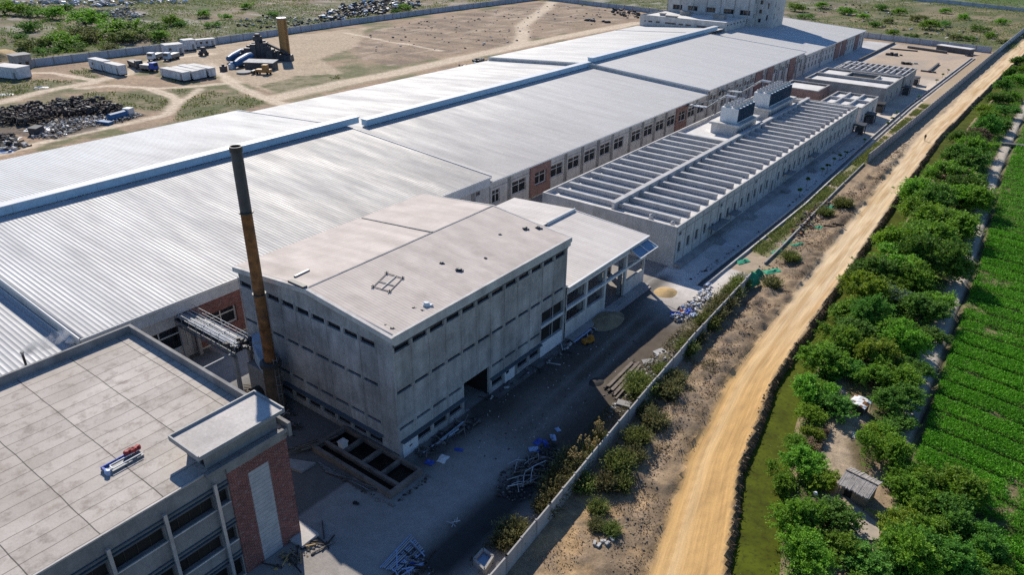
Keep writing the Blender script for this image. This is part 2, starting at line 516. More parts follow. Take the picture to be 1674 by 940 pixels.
M['steel_grey'] = pm('grey_steel', (0.22, 0.23, 0.24), rough=0.5, var=0.25, scale=1.2, metallic=0.2, bump=0)
M['duct_blue'] = pm('pale_blue_duct', (0.42, 0.52, 0.62), rough=0.5, var=0.25, scale=1.0, stain=(0.25, 0.12, 0.05), stain_amt=0.45)
M['cooler_blue'] = pm('dark_blue_louvre', (0.025, 0.06, 0.11), rough=0.6, var=0.2, scale=1.2)
M['timber'] = pm('grey_timber', (0.20, 0.165, 0.135), var=0.4, scale=1.8)
M['timber_dark'] = pm('dark_timber', (0.09, 0.075, 0.06), var=0.4, scale=1.8)
M['thatch'] = pm('grey_thatch', (0.40, 0.365, 0.33), var=0.4, scale=2.0, bump=0.6, bscale=20)
M['mud'] = pm('mud_wall', (0.34, 0.26, 0.18), var=0.25, scale=1.0)
M['tarp_blue'] = pm('blue_plastic', (0.035, 0.09, 0.42), rough=0.4, var=0.3, scale=1.5)
M['tarp_pale'] = pm('pale_blue_plastic', (0.36, 0.46, 0.66), rough=0.45, var=0.25, scale=1.5)
M['tarp_white'] = pm('white_plastic', (0.72, 0.72, 0.72), rough=0.5, var=0.2, scale=1.5)
M['net_green'] = pm('green_netting', (0.03, 0.30, 0.17), rough=0.8, var=0.35, scale=1.2)
M['red'] = pm('faded_red', (0.33, 0.035, 0.035), rough=0.6, var=0.35, scale=2.0)
M['orange'] = pm('orange_paint', (0.45, 0.20, 0.03), rough=0.6, var=0.3, scale=2)
M['yellow'] = pm('ochre_paint', (0.36, 0.20, 0.07), rough=0.6, var=0.25, scale=1)
M['rubber'] = pm('black_rubber', (0.02, 0.02, 0.02), rough=0.8, var=0.3, scale=2)
M['trailer'] = pm('trailer_white', (0.62, 0.65, 0.68), rough=0.5, var=0.25, scale=0.6, streak=0.55)
M['plant_blue'] = pm('blue_machine_paint', (0.035, 0.13, 0.29), rough=0.5, var=0.3, scale=0.8)
M['plant_grey'] = pm('grimy_machine_steel', (0.075, 0.075, 0.08), rough=0.6, var=0.4, scale=0.8)
M['sand'] = pm('yellow_sand', (0.46, 0.32, 0.15), var=0.2, scale=0.8, bump=0.4)
M['scrap'] = pm('burnt_scrap', (0.10, 0.08, 0.068), var=0.6, scale=0.8, stain=(0.12, 0.05, 0.03), stain_amt=0.5)
M['rubble'] = pm('rubble', (0.22, 0.195, 0.17), var=0.5, scale=1.5)
M['rubble_pale'] = pm('pale_rubble', (0.5, 0.49, 0.47), var=0.35, scale=1.0)
M['dark_rubble'] = pm('dark_rubble', (0.055, 0.05, 0.045), var=0.5, scale=1.5)
M['bark'] = pm('bark', (0.10, 0.075, 0.05), var=0.4, scale=3)
M['straw'] = pm('dry_straw', (0.36, 0.26, 0.10), var=0.4, scale=2)
M['skin'] = pm('skin', (0.25, 0.13, 0.08), var=0.1)
M['cloth_dark'] = pm('dark_clothing', (0.03, 0.03, 0.04), var=0.2)
M['panel_blue'] = pm('blue_sheet_panel', (0.16, 0.25, 0.36), rough=0.3, var=0.2, scale=0.8, spec=0.5)
M['pit_water'] = pm('black_pit_water', (0.008, 0.008, 0.008), rough=0.25, var=0.4, scale=0.8, bump=0.05)
M['leaf_g'] = leaf_mat('leaf_green', (0.055, 0.15, 0.014), (0.26, 0.47, 0.035), 0.38)
M['leaf_d'] = leaf_mat('leaf_dark', (0.04, 0.115, 0.016), (0.17, 0.35, 0.04), 0.36)
M['leaf_y'] = leaf_mat('leaf_yellowish', (0.09, 0.17, 0.014), (0.34, 0.48, 0.035), 0.38)
M['leaf_o'] = leaf_mat('olive_scrub_leaf', (0.085, 0.088, 0.036), (0.27, 0.255, 0.10), 0.35)
M['leaf_p'] = leaf_mat('leaf_silver', (0.075, 0.13, 0.095), (0.20, 0.28, 0.21))
M['leaf_b'] = leaf_mat('leaf_dry_brown', (0.16, 0.11, 0.065), (0.38, 0.27, 0.155))
M['leaf_w'] = leaf_mat('weed_olive', (0.085, 0.115, 0.026), (0.25, 0.29, 0.075), 0.35)
M['crop'] = leaf_mat('crop_leaf', (0.055, 0.165, 0.010), (0.185, 0.41, 0.02), 0.32)


def road_mat():
    m, nt, b = new_mat('packed_dirt_road')
    tc = N(nt, 'ShaderNodeTexCoord').outputs['Object']
    a = N(nt, 'ShaderNodeAttribute', attribute_name='tint'); ln = N(nt, 'ShaderNodeAttribute', attribute_name='lane')
    sp = N(nt, 'ShaderNodeSeparateColor'); nt.links.new(ln.outputs['Color'], sp.inputs[0])
    cb = N(nt, 'ShaderNodeCombineXYZ')
    nt.links.new(math_n(nt, 'MULTIPLY', sp.outputs[0], 14.0), cb.inputs[0]); nt.links.new(math_n(nt, 'MULTIPLY', sp.outputs[1], 9.0), cb.inputs[1])
    st = noise(nt, cb.outputs[0], 1.0, 6, 0.7)
    c = mix(nt, 1.0, a.outputs['Color'], ramp(nt, st, 0.25, 0.75, 0.72, 1.22), 'MULTIPLY')
    cb2 = N(nt, 'ShaderNodeCombineXYZ')
    nt.links.new(math_n(nt, 'MULTIPLY', sp.outputs[0], 5.0), cb2.inputs[0]); nt.links.new(math_n(nt, 'MULTIPLY', sp.outputs[1], 1.6), cb2.inputs[1])
    ru = noise(nt, cb2.outputs[0], 1.0, 3, 0.6)
    c = mix(nt, ramp(nt, ru, 0.54, 0.60, 0, 0.35), c, (0.42, 0.25, 0.10))
    n2 = noise(nt, tc, 5.0, 4, 0.75)
    c = mix(nt, 1.0, c, ramp(nt, n2, 0.28, 0.72, 0.86, 1.10), 'MULTIPLY')
    nt.links.new(c, b.inputs['Base Color']); b.inputs['Roughness'].default_value = 0.95; b.inputs['Specular IOR Level'].default_value = 0.1
    bp = N(nt, 'ShaderNodeBump'); bp.inputs['Strength'].default_value = 0.45; bp.inputs['Distance'].default_value = 0.12
    nt.links.new(st, bp.inputs['Height']); nt.links.new(bp.outputs[0], b.inputs['Normal'])
    return m


M['road'] = road_mat()


def water_mat():
    m, nt, b = new_mat('algae_water')
    tc = N(nt, 'ShaderNodeTexCoord').outputs['Object']
    a = noise(nt, tc, 0.35, 6, 0.7)
    c = mix(nt, ramp(nt, a, 0.35, 0.65, 0, 1), (0.048, 0.055, 0.006), (0.092, 0.115, 0.009))
    g = noise(nt, tc, 2.4, 5, 0.75)
    c = mix(nt, ramp(nt, g, 0.50, 0.70, 0, 0.85), c, (0.03, 0.028, 0.012))
    w = noise(nt, tc, 5.0, 2, 0.5)
    c = mix(nt, ramp(nt, w, 0.74, 0.78, 0, 0.5), c, (0.4, 0.4, 0.3))
    nt.links.new(c, b.inputs['Base Color'])
    b.inputs['Roughness'].default_value = 0.8
    b.inputs['Specular IOR Level'].default_value = 0.06
    bp = N(nt, 'ShaderNodeBump'); bp.inputs['Strength'].default_value = 0.25
    nt.links.new(g, bp.inputs['Height']); nt.links.new(bp.outputs[0], b.inputs['Normal'])
    return m


M['water'] = water_mat()

# ------------------------------------------------------------------ terrain
def vnoise(x, y, s, seed=0):
    x = x / s; y = y / s
    xi = np.floor(x).astype(np.int64); yi = np.floor(y).astype(np.int64)
    xf = x - xi; yf = y - yi
    xf = xf * xf * (3 - 2 * xf); yf = yf * yf * (3 - 2 * yf)

    def hsh(a, b):
        h = (a * 374761393 + b * 668265263 + seed * 974634721) & 0x7fffffff
        h = ((h ^ (h >> 13)) * 1274126177) & 0x7fffffff
        return ((h ^ (h >> 16)) & 0xffff) / 65535.0
    return (hsh(xi, yi) * (1 - xf) + hsh(xi + 1, yi) * xf) * (1 - yf) + (hsh(xi, yi + 1) * (1 - xf) + hsh(xi + 1, yi + 1) * xf) * yf


def fbm(x, y, s, seed=0, o=4):
    t = 0; a = 0.5; n = 0
    for i in range(o):
        t = t + a * vnoise(x, y, s / (2 ** i), seed + i * 17); n += a; a *= 0.55
    return t / n


def sstep(a, b, x):
    t = np.clip((x - a) / (b - a), 0, 1)
    return t * t * (3 - 2 * t)


def dist_poly(x, y, pts):
    d = np.full(x.shape, 1e9)
    for (ax, ay), (bx, by) in zip(pts, pts[1:]):
        vx, vy = bx - ax, by - ay
        t = np.clip(((x - ax) * vx + (y - ay) * vy) / (vx * vx + vy * vy + 1e-9), 0, 1)
        d = np.minimum(d, np.hypot(x - ax - t * vx, y - ay - t * vy))
    return d


def in_poly(x, y, pts):
    r = np.zeros(x.shape, bool)
    n = len(pts)
    for i in range(n):
        (ax, ay), (bx, by) = pts[i], pts[(i + 1) % n]
        c = ((ay > y) != (by > y)) & (x < (bx - ax) * (y - ay) / (by - ay + 1e-12) + ax)
        r ^= c
    return r


def lerp_x(y, tab):
    ys = [t[1] for t in tab]; xs = [t[0] for t in tab]
    return np.interp(y, ys, xs)


# lines measured on the ground (x, y in metres)
FENCE = [(-25.2, 8.0), (-27.0, 35.7), (-27.6, 43.0), (-29.0, 60.0), (-30.4, 80.0), (-31.4, 101.9)]
FENCE_FAR = [(-33.5, 178.0), (-32.6, 226.0), (-31.8, 300.0), (-31.0, 372.0)]
ROAD_L = [(-10.0, 10.0), (-17.4, 43.0), (-21.2, 58.8), (-23.6, 74.9), (-25.2, 105.0), (-27.3, 155.0), (-29.2, 209.0), (-28.8, 305.0), (-26.6, 425.0), (-20, 900)]
ROAD_R = [(-3.0, 10.0), (-12.3, 46.8), (-16.6, 61.1), (-19.6, 80.0), (-20.9, 114.0), (-22.8, 154.6), (-24.9, 212.0), (-24.2, 277.0), (-22.2, 384.0), (-15, 900)]
CANAL_R = [(2.0, 10.0), (-6.9, 46.0), (-9.7, 56.0), (-13.3, 69.0), (-15.7, 84.5), (-17.0, 114.0), (-18.6, 154.0), (-20.6, 212.0), (-20.3, 277.0), (-19.0, 384.0), (-11, 900)]
FIELD_L = [(-2.9, 10), (-2.9, 76.5), (-3.7, 96.0), (-4.9, 132.7), (-8.0, 190.0), (-9.5, 245.5), (-10, 380), (-2, 900)]


def px_line(*q):
    return [tuple(at(*p)[:2]) for p in q]


TRACKS = [
    (px_line((-60, 175), (0, 168), (60, 153), (146, 136), (211, 119), (252, 97), (300, 92), (345, 88)), 4.0),
    (px_line((130, 145), (177, 141), (252, 145), (327, 141), (385, 134)), 3.0),
    (px_line((344, 105), (385, 140), (449, 167), (490, 178)), 3.4),
    (px_line((245, 145), (280, 157), (293, 166), (272, 186), (200, 203), (130, 217), (60, 235), (-40, 262)), 3.2),
    (px_line((327, 146), (305, 160), (293, 166)), 2.4),
    (px_line((45, 120), (82, 119), (120, 126), (163, 133)), 2.4),
    (px_line((907, -3), (893, 14), (868, 30), (852.5, 43), (856, 58), (850, 70), (839, 78)), 6.0),
    (px_line((565, 53), (620, 65), (720, 82)), 1.8),
    (px_line((1330, -2), (1400, 14), (1480, 42), (1560, 66), (1600, 78)), 4.0),
    (px_line((0, 34), (30, 30), (60, 22), (100, 10)), 4.0),
    (px_line((450, 160), (560, 136), (700, 107), (830, 78), (1040, 37)), 7.0),
]
SAND_AREA = px_line((255, 92), (345, 72), (600, 44), (585, 75), (520, 95), (560, 118), (470, 160), (410, 140), (340, 120), (290, 118))
PLOT = px_line((565, 60), (700, 30), (880, 4), (1010, 6), (1046, 25), (1040, 32), (880, 62), (820, 75), (640, 108), (590, 95), (545, 70))
SCRAP_A = px_line((-10, 190), (120, 168), (190, 172), (240, 187), (200, 200), (90, 228), (40, 222), (-10, 215))

print('terrain')
xs = np.concatenate([np.array([-2600, -1800, -1300, -1000, -800, -680, -600, -540, -500]), np.arange(-475, -330, 8), np.arange(-330, -155, 1.5), np.arange(-155, -48, 3.5),
                     np.arange(-48, 3, 0.42), np.arange(3, 16, 0.6), np.arange(16, 40, 3), np.array([45, 60, 90, 140, 220, 400, 800, 1600])])
ys = np.concatenate([np.array([-300, -100, -30, 0, 8]), np.arange(14, 24, 1.2), np.arange(24, 125, 0.45), np.arange(125, 180, 0.8), np.arange(180, 290, 1.4), np.arange(290, 450, 3.0), np.arange(450, 700, 9),
                     np.array([710, 740, 800, 900, 1100, 1500, 2200, 3200])])
gx, gy = np.meshgrid(xs, ys)
rl = lerp_x(gy, ROAD_L); rr_ = lerp_x(gy, ROAD_R); cr = lerp_x(gy, CANAL_R); fl = lerp_x(gy, FIELD_L)
fe = np.where(gy < 140, lerp_x(gy, FENCE), lerp_x(gy, FENCE_FAR))
wob = (fbm(gx, gy, 5.0, 3) - 0.5) * 1.6
wob2 = (fbm(gx, gy, 1.8, 9) - 0.5) * 0.9
roadm = sstep(-0.5, 0.5, gx - rl + wob * 0.8) * (1 - sstep(-0.35, 0.35, gx - rr_ + wob2 * 0.7))
bank_w = 0.7
canal = sstep(0.0, bank_w, gx - rr_ - 0.15 + wob2 * 0.9) * (1 - sstep(-1.4, 0.6, gx - cr + wob * 0.6))
field = sstep(-0.3, 0.3, gx - fl)
ditch = np.exp(-((gx - fl + 0.3) / 0.34) ** 2) * (gy > 66)
path = np.clip(1.5 * np.exp(-((gx - fl + 1.55) / 0.85) ** 2), 0, 1) * sstep(70, 80, gy)
strip = (1 - sstep(-0.3, 0.3, gx - fl + 3.0)) * sstep(-0.6, 0.8, gx - cr)
soil = sstep(-0.2, 0.6, gx - fe) * (1 - sstep(-0.5, 0.5, gx - rl + wob * 0.8)) * (gy < 380)
Hh = np.zeros(gx.shape)
# road camber and ruts, tyre marks
across = np.clip((gx - rl) / np.maximum(rr_ - rl, 0.5), 0, 1)
rutn = fbm(gx, gy * 0.08, 0.9, 21, 3)
Hh += roadm * (0.10 * (rutn - 0.5) + 0.02 * (fbm(gx, gy, 1.2, 5) - 0.5))
# spoil between wall and road
mound = fbm(gx, gy, 2.2, 31, 4)
soil_in = soil * sstep(1.2, 3.0, gx - fe)
Hh += soil_in * (0.22 * (fbm(gx, gy, 1.3, 33, 3) - 0.4) + np.clip(mound - 0.42, 0, 1) * 1.5) * (0.55 + 0.9 * ((gy > 52) & (gy < 190)))
Hh += np.exp(-((gx - rl + 0.9) / 0.7) ** 2) * (gy < 190) * 0.28 * fbm(gx, gy, 1.3, 41)
Hh += np.exp(-((gx - rr_ + 0.2) / 0.4) ** 2) * 0.3 * fbm(gx, gy, 1.6, 47)
# canal
Hh -= canal * (1.35 + 0.25 * (fbm(gx, gy, 1.0, 6) - 0.5))
Hh -= ditch * 0.55
Hh += strip * 0.35 * fbm(gx, gy, 3.0, 51)
# field beds
row = (gy - 87.4 + 0.11 * (gx + 3.6)) / 3.72
rowf = np.abs(row - np.round(row)) * 3.72
furrow = np.exp(-(rowf / (0.22 + 0.0014 * np.clip(gy - 60, 0, 200))) ** 2)
Hh += field * (0.12 - 0.34 * furrow) * (np.hypot(gx, gy) < 330)
# rough yard and waste land
yard = (gx < fe) & (gx > -46) & (gy < 420)
Hh += np.where(gx < -155, 0.9 * (fbm(gx, gy, 14, 61) - 0.45), 0) * (gx > -285)
Hh += np.where((gx < -291) | (gy > 430), 2.5 * (fbm(gx, gy, 30, 71) - 0.45), 0)
Hh += np.where(yard, 0.12 * (fbm(gx, gy, 3, 81) - 0.5), 0)
weedstrip = np.exp(-((gx - fe + 1.8) / 1.1) ** 2) * (gy < 103)
Hh += weedstrip * 0.5 * fbm(gx, gy, 2.0, 91)


def lay(C, mask, col):
    mk = np.clip(mask, 0, 1)[..., None]
    return C * (1 - mk) + np.array(col)[None, None, :] * mk


C = np.zeros(gx.shape + (3,)) + np.array((0.34, 0.25, 0.165))
big = fbm(gx, gy, 40, 101, 5); mid = fbm(gx, gy, 9, 111, 4); sml = fbm(gx, gy, 2.5, 121, 4)
# waste ground by the sheds, left
west = (gx < -154)
C = lay(C, west * 1.0, (0.37, 0.265, 0.18))
C = lay(C, west * sstep(0.45, 0.62, fbm(gx * 0.5, gy * 1.4, 10, 211, 5)) * 0.5, (0.25, 0.19, 0.14))
C = lay(C, west * sstep(0.47, 0.57, mid * 0.6 + big * 0.4) * 0.85, (0.20, 0.185, 0.105))
C = lay(C, west * sstep(0.58, 0.66, mid) * 0.6, (0.10, 0.12, 0.045))
C = lay(C, west * sstep(0.55, 0.7, sml) * 0.35, (0.20, 0.15, 0.11))
plot = in_poly(gx, gy, PLOT)
strk = fbm(gx * 0.35, gy * 1.6, 7, 131, 5)
C = lay(C, plot * 0.9, (0.31, 0.23, 0.165))
C = lay(C, plot * sstep(0.46, 0.62, strk) * 0.75, (0.185, 0.14, 0.105))
C = lay(C, plot * sstep(0.57, 0.72, fbm(gx * 1.7, gy * 0.5, 6, 137, 4)) * 0.8, (0.42, 0.33, 0.25))
sa = in_poly(gx, gy, SAND_AREA)
C = lay(C, sa * 0.85, (0.47, 0.375, 0.27))
C = lay(C, sa * sstep(0.55, 0.68, mid) * 0.5, (0.33, 0.25, 0.175))
GRASS = [px_line((-20, 140), (60, 130), (110, 134), (140, 140), (60, 152), (-20, 166)), px_line((60, 172), (150, 152), (240, 148), (285, 160), (270, 182), (190, 172), (120, 168), (20, 182)), px_line((300, 165), (345, 150), (390, 150), (440, 170), (400, 182), (320, 195), (285, 198)),
         px_line((110, 118), (140, 112), (165, 128), (150, 133)), px_line((425, 140), (480, 125), (545, 120), (560, 128), (500, 146), (455, 155)), px_line((250, 124), (272, 118), (335, 138), (300, 140)), px_line((255, 150), (300, 146), (318, 148), (300, 158))]
for gp in GRASS:
    gm_ = in_poly(gx + 3 * (sml - .5), gy + 3 * (mid - .5), gp)
    C = lay(C, gm_ * 0.85, (0.215, 0.19, 0.115))
    C = lay(C, gm_ * sstep(0.42, 0.58, sml) * 0.8, (0.12, 0.125, 0.055))
    C = lay(C, gm_ * sstep(0.55, 0.7, mid) * 0.6, (0.07, 0.10, 0.03))
for pts, w in TRACKS:
    d = dist_poly(gx, gy, pts) + (fbm(gx, gy, 6, 141) - 0.5) * 1.6
    C = lay(C, (1 - sstep(w * 0.35, w * 0.75, d)) * 0.9, (0.60, 0.49, 0.37))
    C = lay(C, np.exp(-((np.abs(d) - w * 0.26) / 0.35) ** 2) * 0.6, (0.66, 0.56, 0.44))
C = lay(C, in_poly(gx, gy, SCRAP_A) * 0.75, (0.10, 0.085, 0.075))
# land beyond the boundary walls
back = (gx < -290) | (gy > 375 + (-33 - gx) * 0.13)
C = lay(C, back * 1.0, (0.235, 0.185, 0.125))
C = lay(C, back * sstep(0.44, 0.56, big) * 0.8, (0.105, 0.125, 0.05))
C = lay(C, back * sstep(0.52, 0.62, mid) * 0.75, (0.055, 0.085, 0.028))
C = lay(C, back * sstep(0.56, 0.64, fbm(gx, gy, 16, 151)) * 0.6, (0.24, 0.175, 0.15))
C = lay(C, back * sstep(0.60, 0.68, fbm(gx, gy, 7, 161)) * 0.6, (0.40, 0.37, 0.33))
rs = back * (gx > -125) * (gy < 560)
C = lay(C, rs * 0.75, (0.16, 0.15, 0.07))
C = lay(C, rs * sstep(0.46, 0.58, mid) * 0.7, (0.075, 0.105, 0.035))
C = lay(C, rs * sstep(0.58, 0.66, fbm(gx, gy, 12, 221)) * 0.7, (0.30, 0.23, 0.15))
farg = sstep(520, 600, gy + gx * 0.5) * (gx > -140)
C = lay(C, farg * 0.9, (0.075, 0.14, 0.035))
# paved and trodden yard between the sheds and the wall
yardm = sstep(-84, -82, gx) * (1 - sstep(-1.0, 0.4, gx - fe)) * (gy < 374)
C = lay(C, yardm, (0.29, 0.268, 0.248))
C = lay(C, yardm * sstep(84, 96, gy) * (gx > -44), (0.60, 0.56, 0.52))
C = lay(C, yardm * sstep(180, 205, gy), (0.60, 0.51, 0.41))
C = lay(C, yardm * sstep(285, 300, gy) * sstep(-74, -70, gx), (0.45, 0.355, 0.265))
C = lay(C, yardm * sstep(225, 235, gy) * (gx < -68.8), (0.55, 0.54, 0.53))
C = lay(C, yardm * sstep(0.48, 0.62, mid) * 0.35, (0.27, 0.25, 0.23))
# oily black strip and muddy middle
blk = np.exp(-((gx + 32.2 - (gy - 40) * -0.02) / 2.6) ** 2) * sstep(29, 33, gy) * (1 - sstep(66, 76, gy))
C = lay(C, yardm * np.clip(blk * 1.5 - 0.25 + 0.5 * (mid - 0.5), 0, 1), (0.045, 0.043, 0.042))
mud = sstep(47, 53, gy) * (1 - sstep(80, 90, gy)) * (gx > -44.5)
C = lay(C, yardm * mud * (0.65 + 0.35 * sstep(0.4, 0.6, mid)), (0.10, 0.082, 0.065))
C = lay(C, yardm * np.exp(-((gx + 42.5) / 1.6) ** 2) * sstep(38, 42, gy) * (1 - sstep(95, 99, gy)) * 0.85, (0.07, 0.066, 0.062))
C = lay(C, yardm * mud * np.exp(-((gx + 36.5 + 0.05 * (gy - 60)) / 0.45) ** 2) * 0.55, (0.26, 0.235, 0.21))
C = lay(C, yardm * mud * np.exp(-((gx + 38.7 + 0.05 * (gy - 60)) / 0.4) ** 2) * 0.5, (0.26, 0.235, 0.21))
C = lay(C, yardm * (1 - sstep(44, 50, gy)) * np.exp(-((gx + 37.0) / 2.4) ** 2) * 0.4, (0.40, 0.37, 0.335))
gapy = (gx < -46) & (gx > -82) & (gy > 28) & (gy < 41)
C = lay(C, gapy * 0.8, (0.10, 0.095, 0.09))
C = lay(C, ((gx > -77) & (gx < -68) & (gy > 29) & (gy < 46)) * 0.9, (0.33, 0.33, 0.34))
ws = np.clip(weedstrip * 1.4, 0, 1) * sstep(60, 66, gy)
C = lay(C, ws * 0.8, (0.20, 0.165, 0.115))
C = lay(C, ws * sstep(0.48, 0.6, sml) * 0.7, (0.085, 0.095, 0.035))
dw = sstep(44, 52, gy) * (gx < fe - 0.1) * (gx > fe - 4.0) * (gy < 74)
C = lay(C, dw * sstep(0.45, 0.6, sml) * 0.6, (0.07, 0.06, 0.045))
gband = np.exp(-((gx + 34.9) / 1.0) ** 2) * (gy > 112) * (gy < 250)
drainst = ((gx > -36.5) & (gx < fe + 0.2) & (gy > 105) & (gy < 372))
C = lay(C, drainst * 0.85, (0.36, 0.275, 0.185))
C = lay(C, drainst * sstep(0.48, 0.58, fbm(gx, gy, 6, 171)) * (gy < 260) * 0.75, (0.15, 0.165, 0.05))
C = lay(C, gband * sstep(0.38, 0.5, fbm(gx, gy, 4, 231)) * 0.85, (0.10, 0.125, 0.035))
# soil beside the road
C = lay(C, soil, (0.42, 0.285, 0.155))
C = lay(C, soil * sstep(46, 54, gy + 3 * (mid - .5)) * 0.92, (0.34, 0.25, 0.165))
C = lay(C, soil * sstep(0.44, 0.58, mound) * 0.7, (0.205, 0.16, 0.118))
C = lay(C, soil * sstep(0.56, 0.66, sml) * 0.45, (0.16, 0.12, 0.08))
C = lay(C, soil * sstep(0.56, 0.66, mid) * (gy < 70) * 0.5, (0.085, 0.095, 0.035))
C = lay(C, soil * np.exp(-((gx - rl + 0.8 + wob * .5) / 0.7) ** 2) * 0.65 * (gy < 180), (0.17, 0.125, 0.08))
C = lay(C, soil * sstep(176, 180, gy) * 0.8, (0.43, 0.34, 0.24))
# road
warm = sstep(0.35, 0.65, fbm(gx, gy, 18, 181))[..., None]
rc = np.array((0.62, 0.385, 0.155)) * warm + np.array((0.63, 0.42, 0.20)) * (1 - warm)
pale = sstep(68, 112, gy)[..., None] * 0.8
rc = rc * (1 - pale) + np.array((0.70, 0.56, 0.385)) * pale
rm = np.clip(roadm, 0, 1)[..., None]
C = C * (1 - rm) + rc * rm
C = lay(C, roadm * sstep(0.52, 0.66, rutn) * 0.5, (0.44, 0.27, 0.115))
C = lay(C, roadm * np.exp(-((across - 0.80) / 0.05) ** 2) * 0.45, (0.36, 0.22, 0.10))
C = lay(C, roadm * np.exp(-((across - 0.47) / 0.035) ** 2) * 0.3, (0.44, 0.28, 0.13))
C = lay(C, roadm * np.exp(-((across - 0.30) / 0.1) ** 2) * 0.35, (0.70, 0.55, 0.35))
for q_ in (0.22, 0.56): C = lay(C, roadm * np.exp(-((across - q_ - 0.04 * (fbm(gx * 0 + 3, gy, 14, 191) - .5)) / 0.022) ** 2) * 0.4, (0.40, 0.25, 0.12))
# bank, canal bed, planted strip
bank = sstep(-0.25, 0.15, gx - rr_ + wob2 * 0.7) * (1 - sstep(0.9, 1.3, gx - rr_))
C = lay(C, bank, (0.15, 0.115, 0.075))
C = lay(C, canal * (1 - bank) * 0.8, (0.07, 0.075, 0.02))
C = lay(C, strip, (0.135, 0.105, 0.06))
C = lay(C, strip * sstep(0.42, 0.56, sml) * 0.8, (0.05, 0.075, 0.02))
HUTP = [at(1388, 620), at(1395, 680), at(1362, 720), at(1372, 800), at(1385, 870), at(1440, 905)]
hutd = dist_poly(gx, gy, [tuple(p[:2]) for p in HUTP])
C = lay(C, (1 - sstep(1.0, 2.3, hutd + wob)) * 0.95, (0.40, 0.315, 0.225))
slabc = np.hypot(gx - at(1408, 858).x, gy - at(1408, 858).y)
C = lay(C, path * 0.95, (0.46, 0.41, 0.35))
C = lay(C, ditch * 0.9, (0.028, 0.032, 0.016))
# field soil
C = lay(C, field, (0.075, 0.12, 0.022))
C = lay(C, field * (1 - sstep(0.20, 0.30, fbm(gx, gy, 3.0, 77, 3))), (0.20, 0.16, 0.09))
C = lay(C, field * furrow, (0.05, 0.04, 0.02))  # furrow soil darkened to paint the shadow between the beds
C = lay(C, field * (np.hypot(gx, gy) > 260), (0.05, 0.12, 0.018))
C = np.clip(C, 0.004, 0.9)

NX, NY = len(xs), len(ys)
V = np.stack([gx, gy, Hh], -1).reshape(-1, 3)
ii = np.arange(NY - 1)[:, None] * NX + np.arange(NX - 1)[None, :]
FQ = np.stack([ii, ii + 1, ii + NX + 1, ii + NX], -1)


def fmean(a): return (a[:-1, :-1] + a[1:, :-1] + a[:-1, 1:] + a[1:, 1:]) / 4


fx_, fy_ = fmean(gx), fmean(gy)
zone = np.zeros(fx_.shape, int)
zone[fmean(yardm) > 0.5] = 1
zone[(fmean(roadm) > 0.5)] = 2
zone[(fmean(field) > 0.5) & (fy_ < 420)] = 3
zone[(fmean(path) > 0.5)] = 4
zone[(fmean(soil) > 0.5) & (zone == 0)] = 5


def ground_h(x, y):
    i = int(np.clip(np.searchsorted(xs, x) - 1, 0, NX - 2)); j = int(np.clip(np.searchsorted(ys, y) - 1, 0, NY - 2))
    tx = (x - xs[i]) / (xs[i + 1] - xs[i]); ty = (y - ys[j]) / (ys[j + 1] - ys[j])
    return float((Hh[j, i] * (1 - tx) + Hh[j, i + 1] * tx) * (1 - ty) + (Hh[j + 1, i] * (1 - tx) + Hh[j + 1, i + 1] * tx) * ty)


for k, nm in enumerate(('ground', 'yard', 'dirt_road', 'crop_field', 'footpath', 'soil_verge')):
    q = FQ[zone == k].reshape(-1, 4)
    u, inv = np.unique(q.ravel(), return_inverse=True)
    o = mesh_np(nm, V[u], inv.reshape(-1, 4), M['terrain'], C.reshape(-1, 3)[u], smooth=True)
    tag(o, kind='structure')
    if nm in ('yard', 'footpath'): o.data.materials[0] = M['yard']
    if nm == 'dirt_road':
        la = o.data.color_attributes.new('lane', 'FLOAT_COLOR', 'POINT')
        l4 = np.ones((len(u), 4), dtype=np.float32); l4[:, 0] = ((gx - rl) / np.maximum(rr_ - rl, 0.5)).reshape(-1)[u]; l4[:, 1] = (gy.reshape(-1)[u]) / 100.0
        la.data.foreach_set('color', l4.ravel())
        o.data.materials[0] = M['road']

# canal surface
wl, wr = [], []
for yy in np.concatenate([np.arange(14, 130, 1.0), np.arange(130, 900, 10)]):
    wl.append((float(np.interp(yy, [p[1] for p in ROAD_R], [p[0] for p in ROAD_R])) + 0.4, yy))
    wr.append((float(np.interp(yy, [p[1] for p in CANAL_R], [p[0] for p in CANAL_R])) + 1.2, yy))
b = MB()
for i in range(len(wl) - 1):
    b.face([(*wl[i], -0.86), (*wr[i], -0.86), (*wr[i + 1], -0.86), (*wl[i + 1], -0.86)])
tag(b.build('canal_water', M['water']), kind='structure')


def stand(px, py):
    p = at(px, py)
    z = ground_h(p.x, p.y)
    p = at(px, py, z)
    return Vector((p.x, p.y, ground_h(p.x, p.y)))

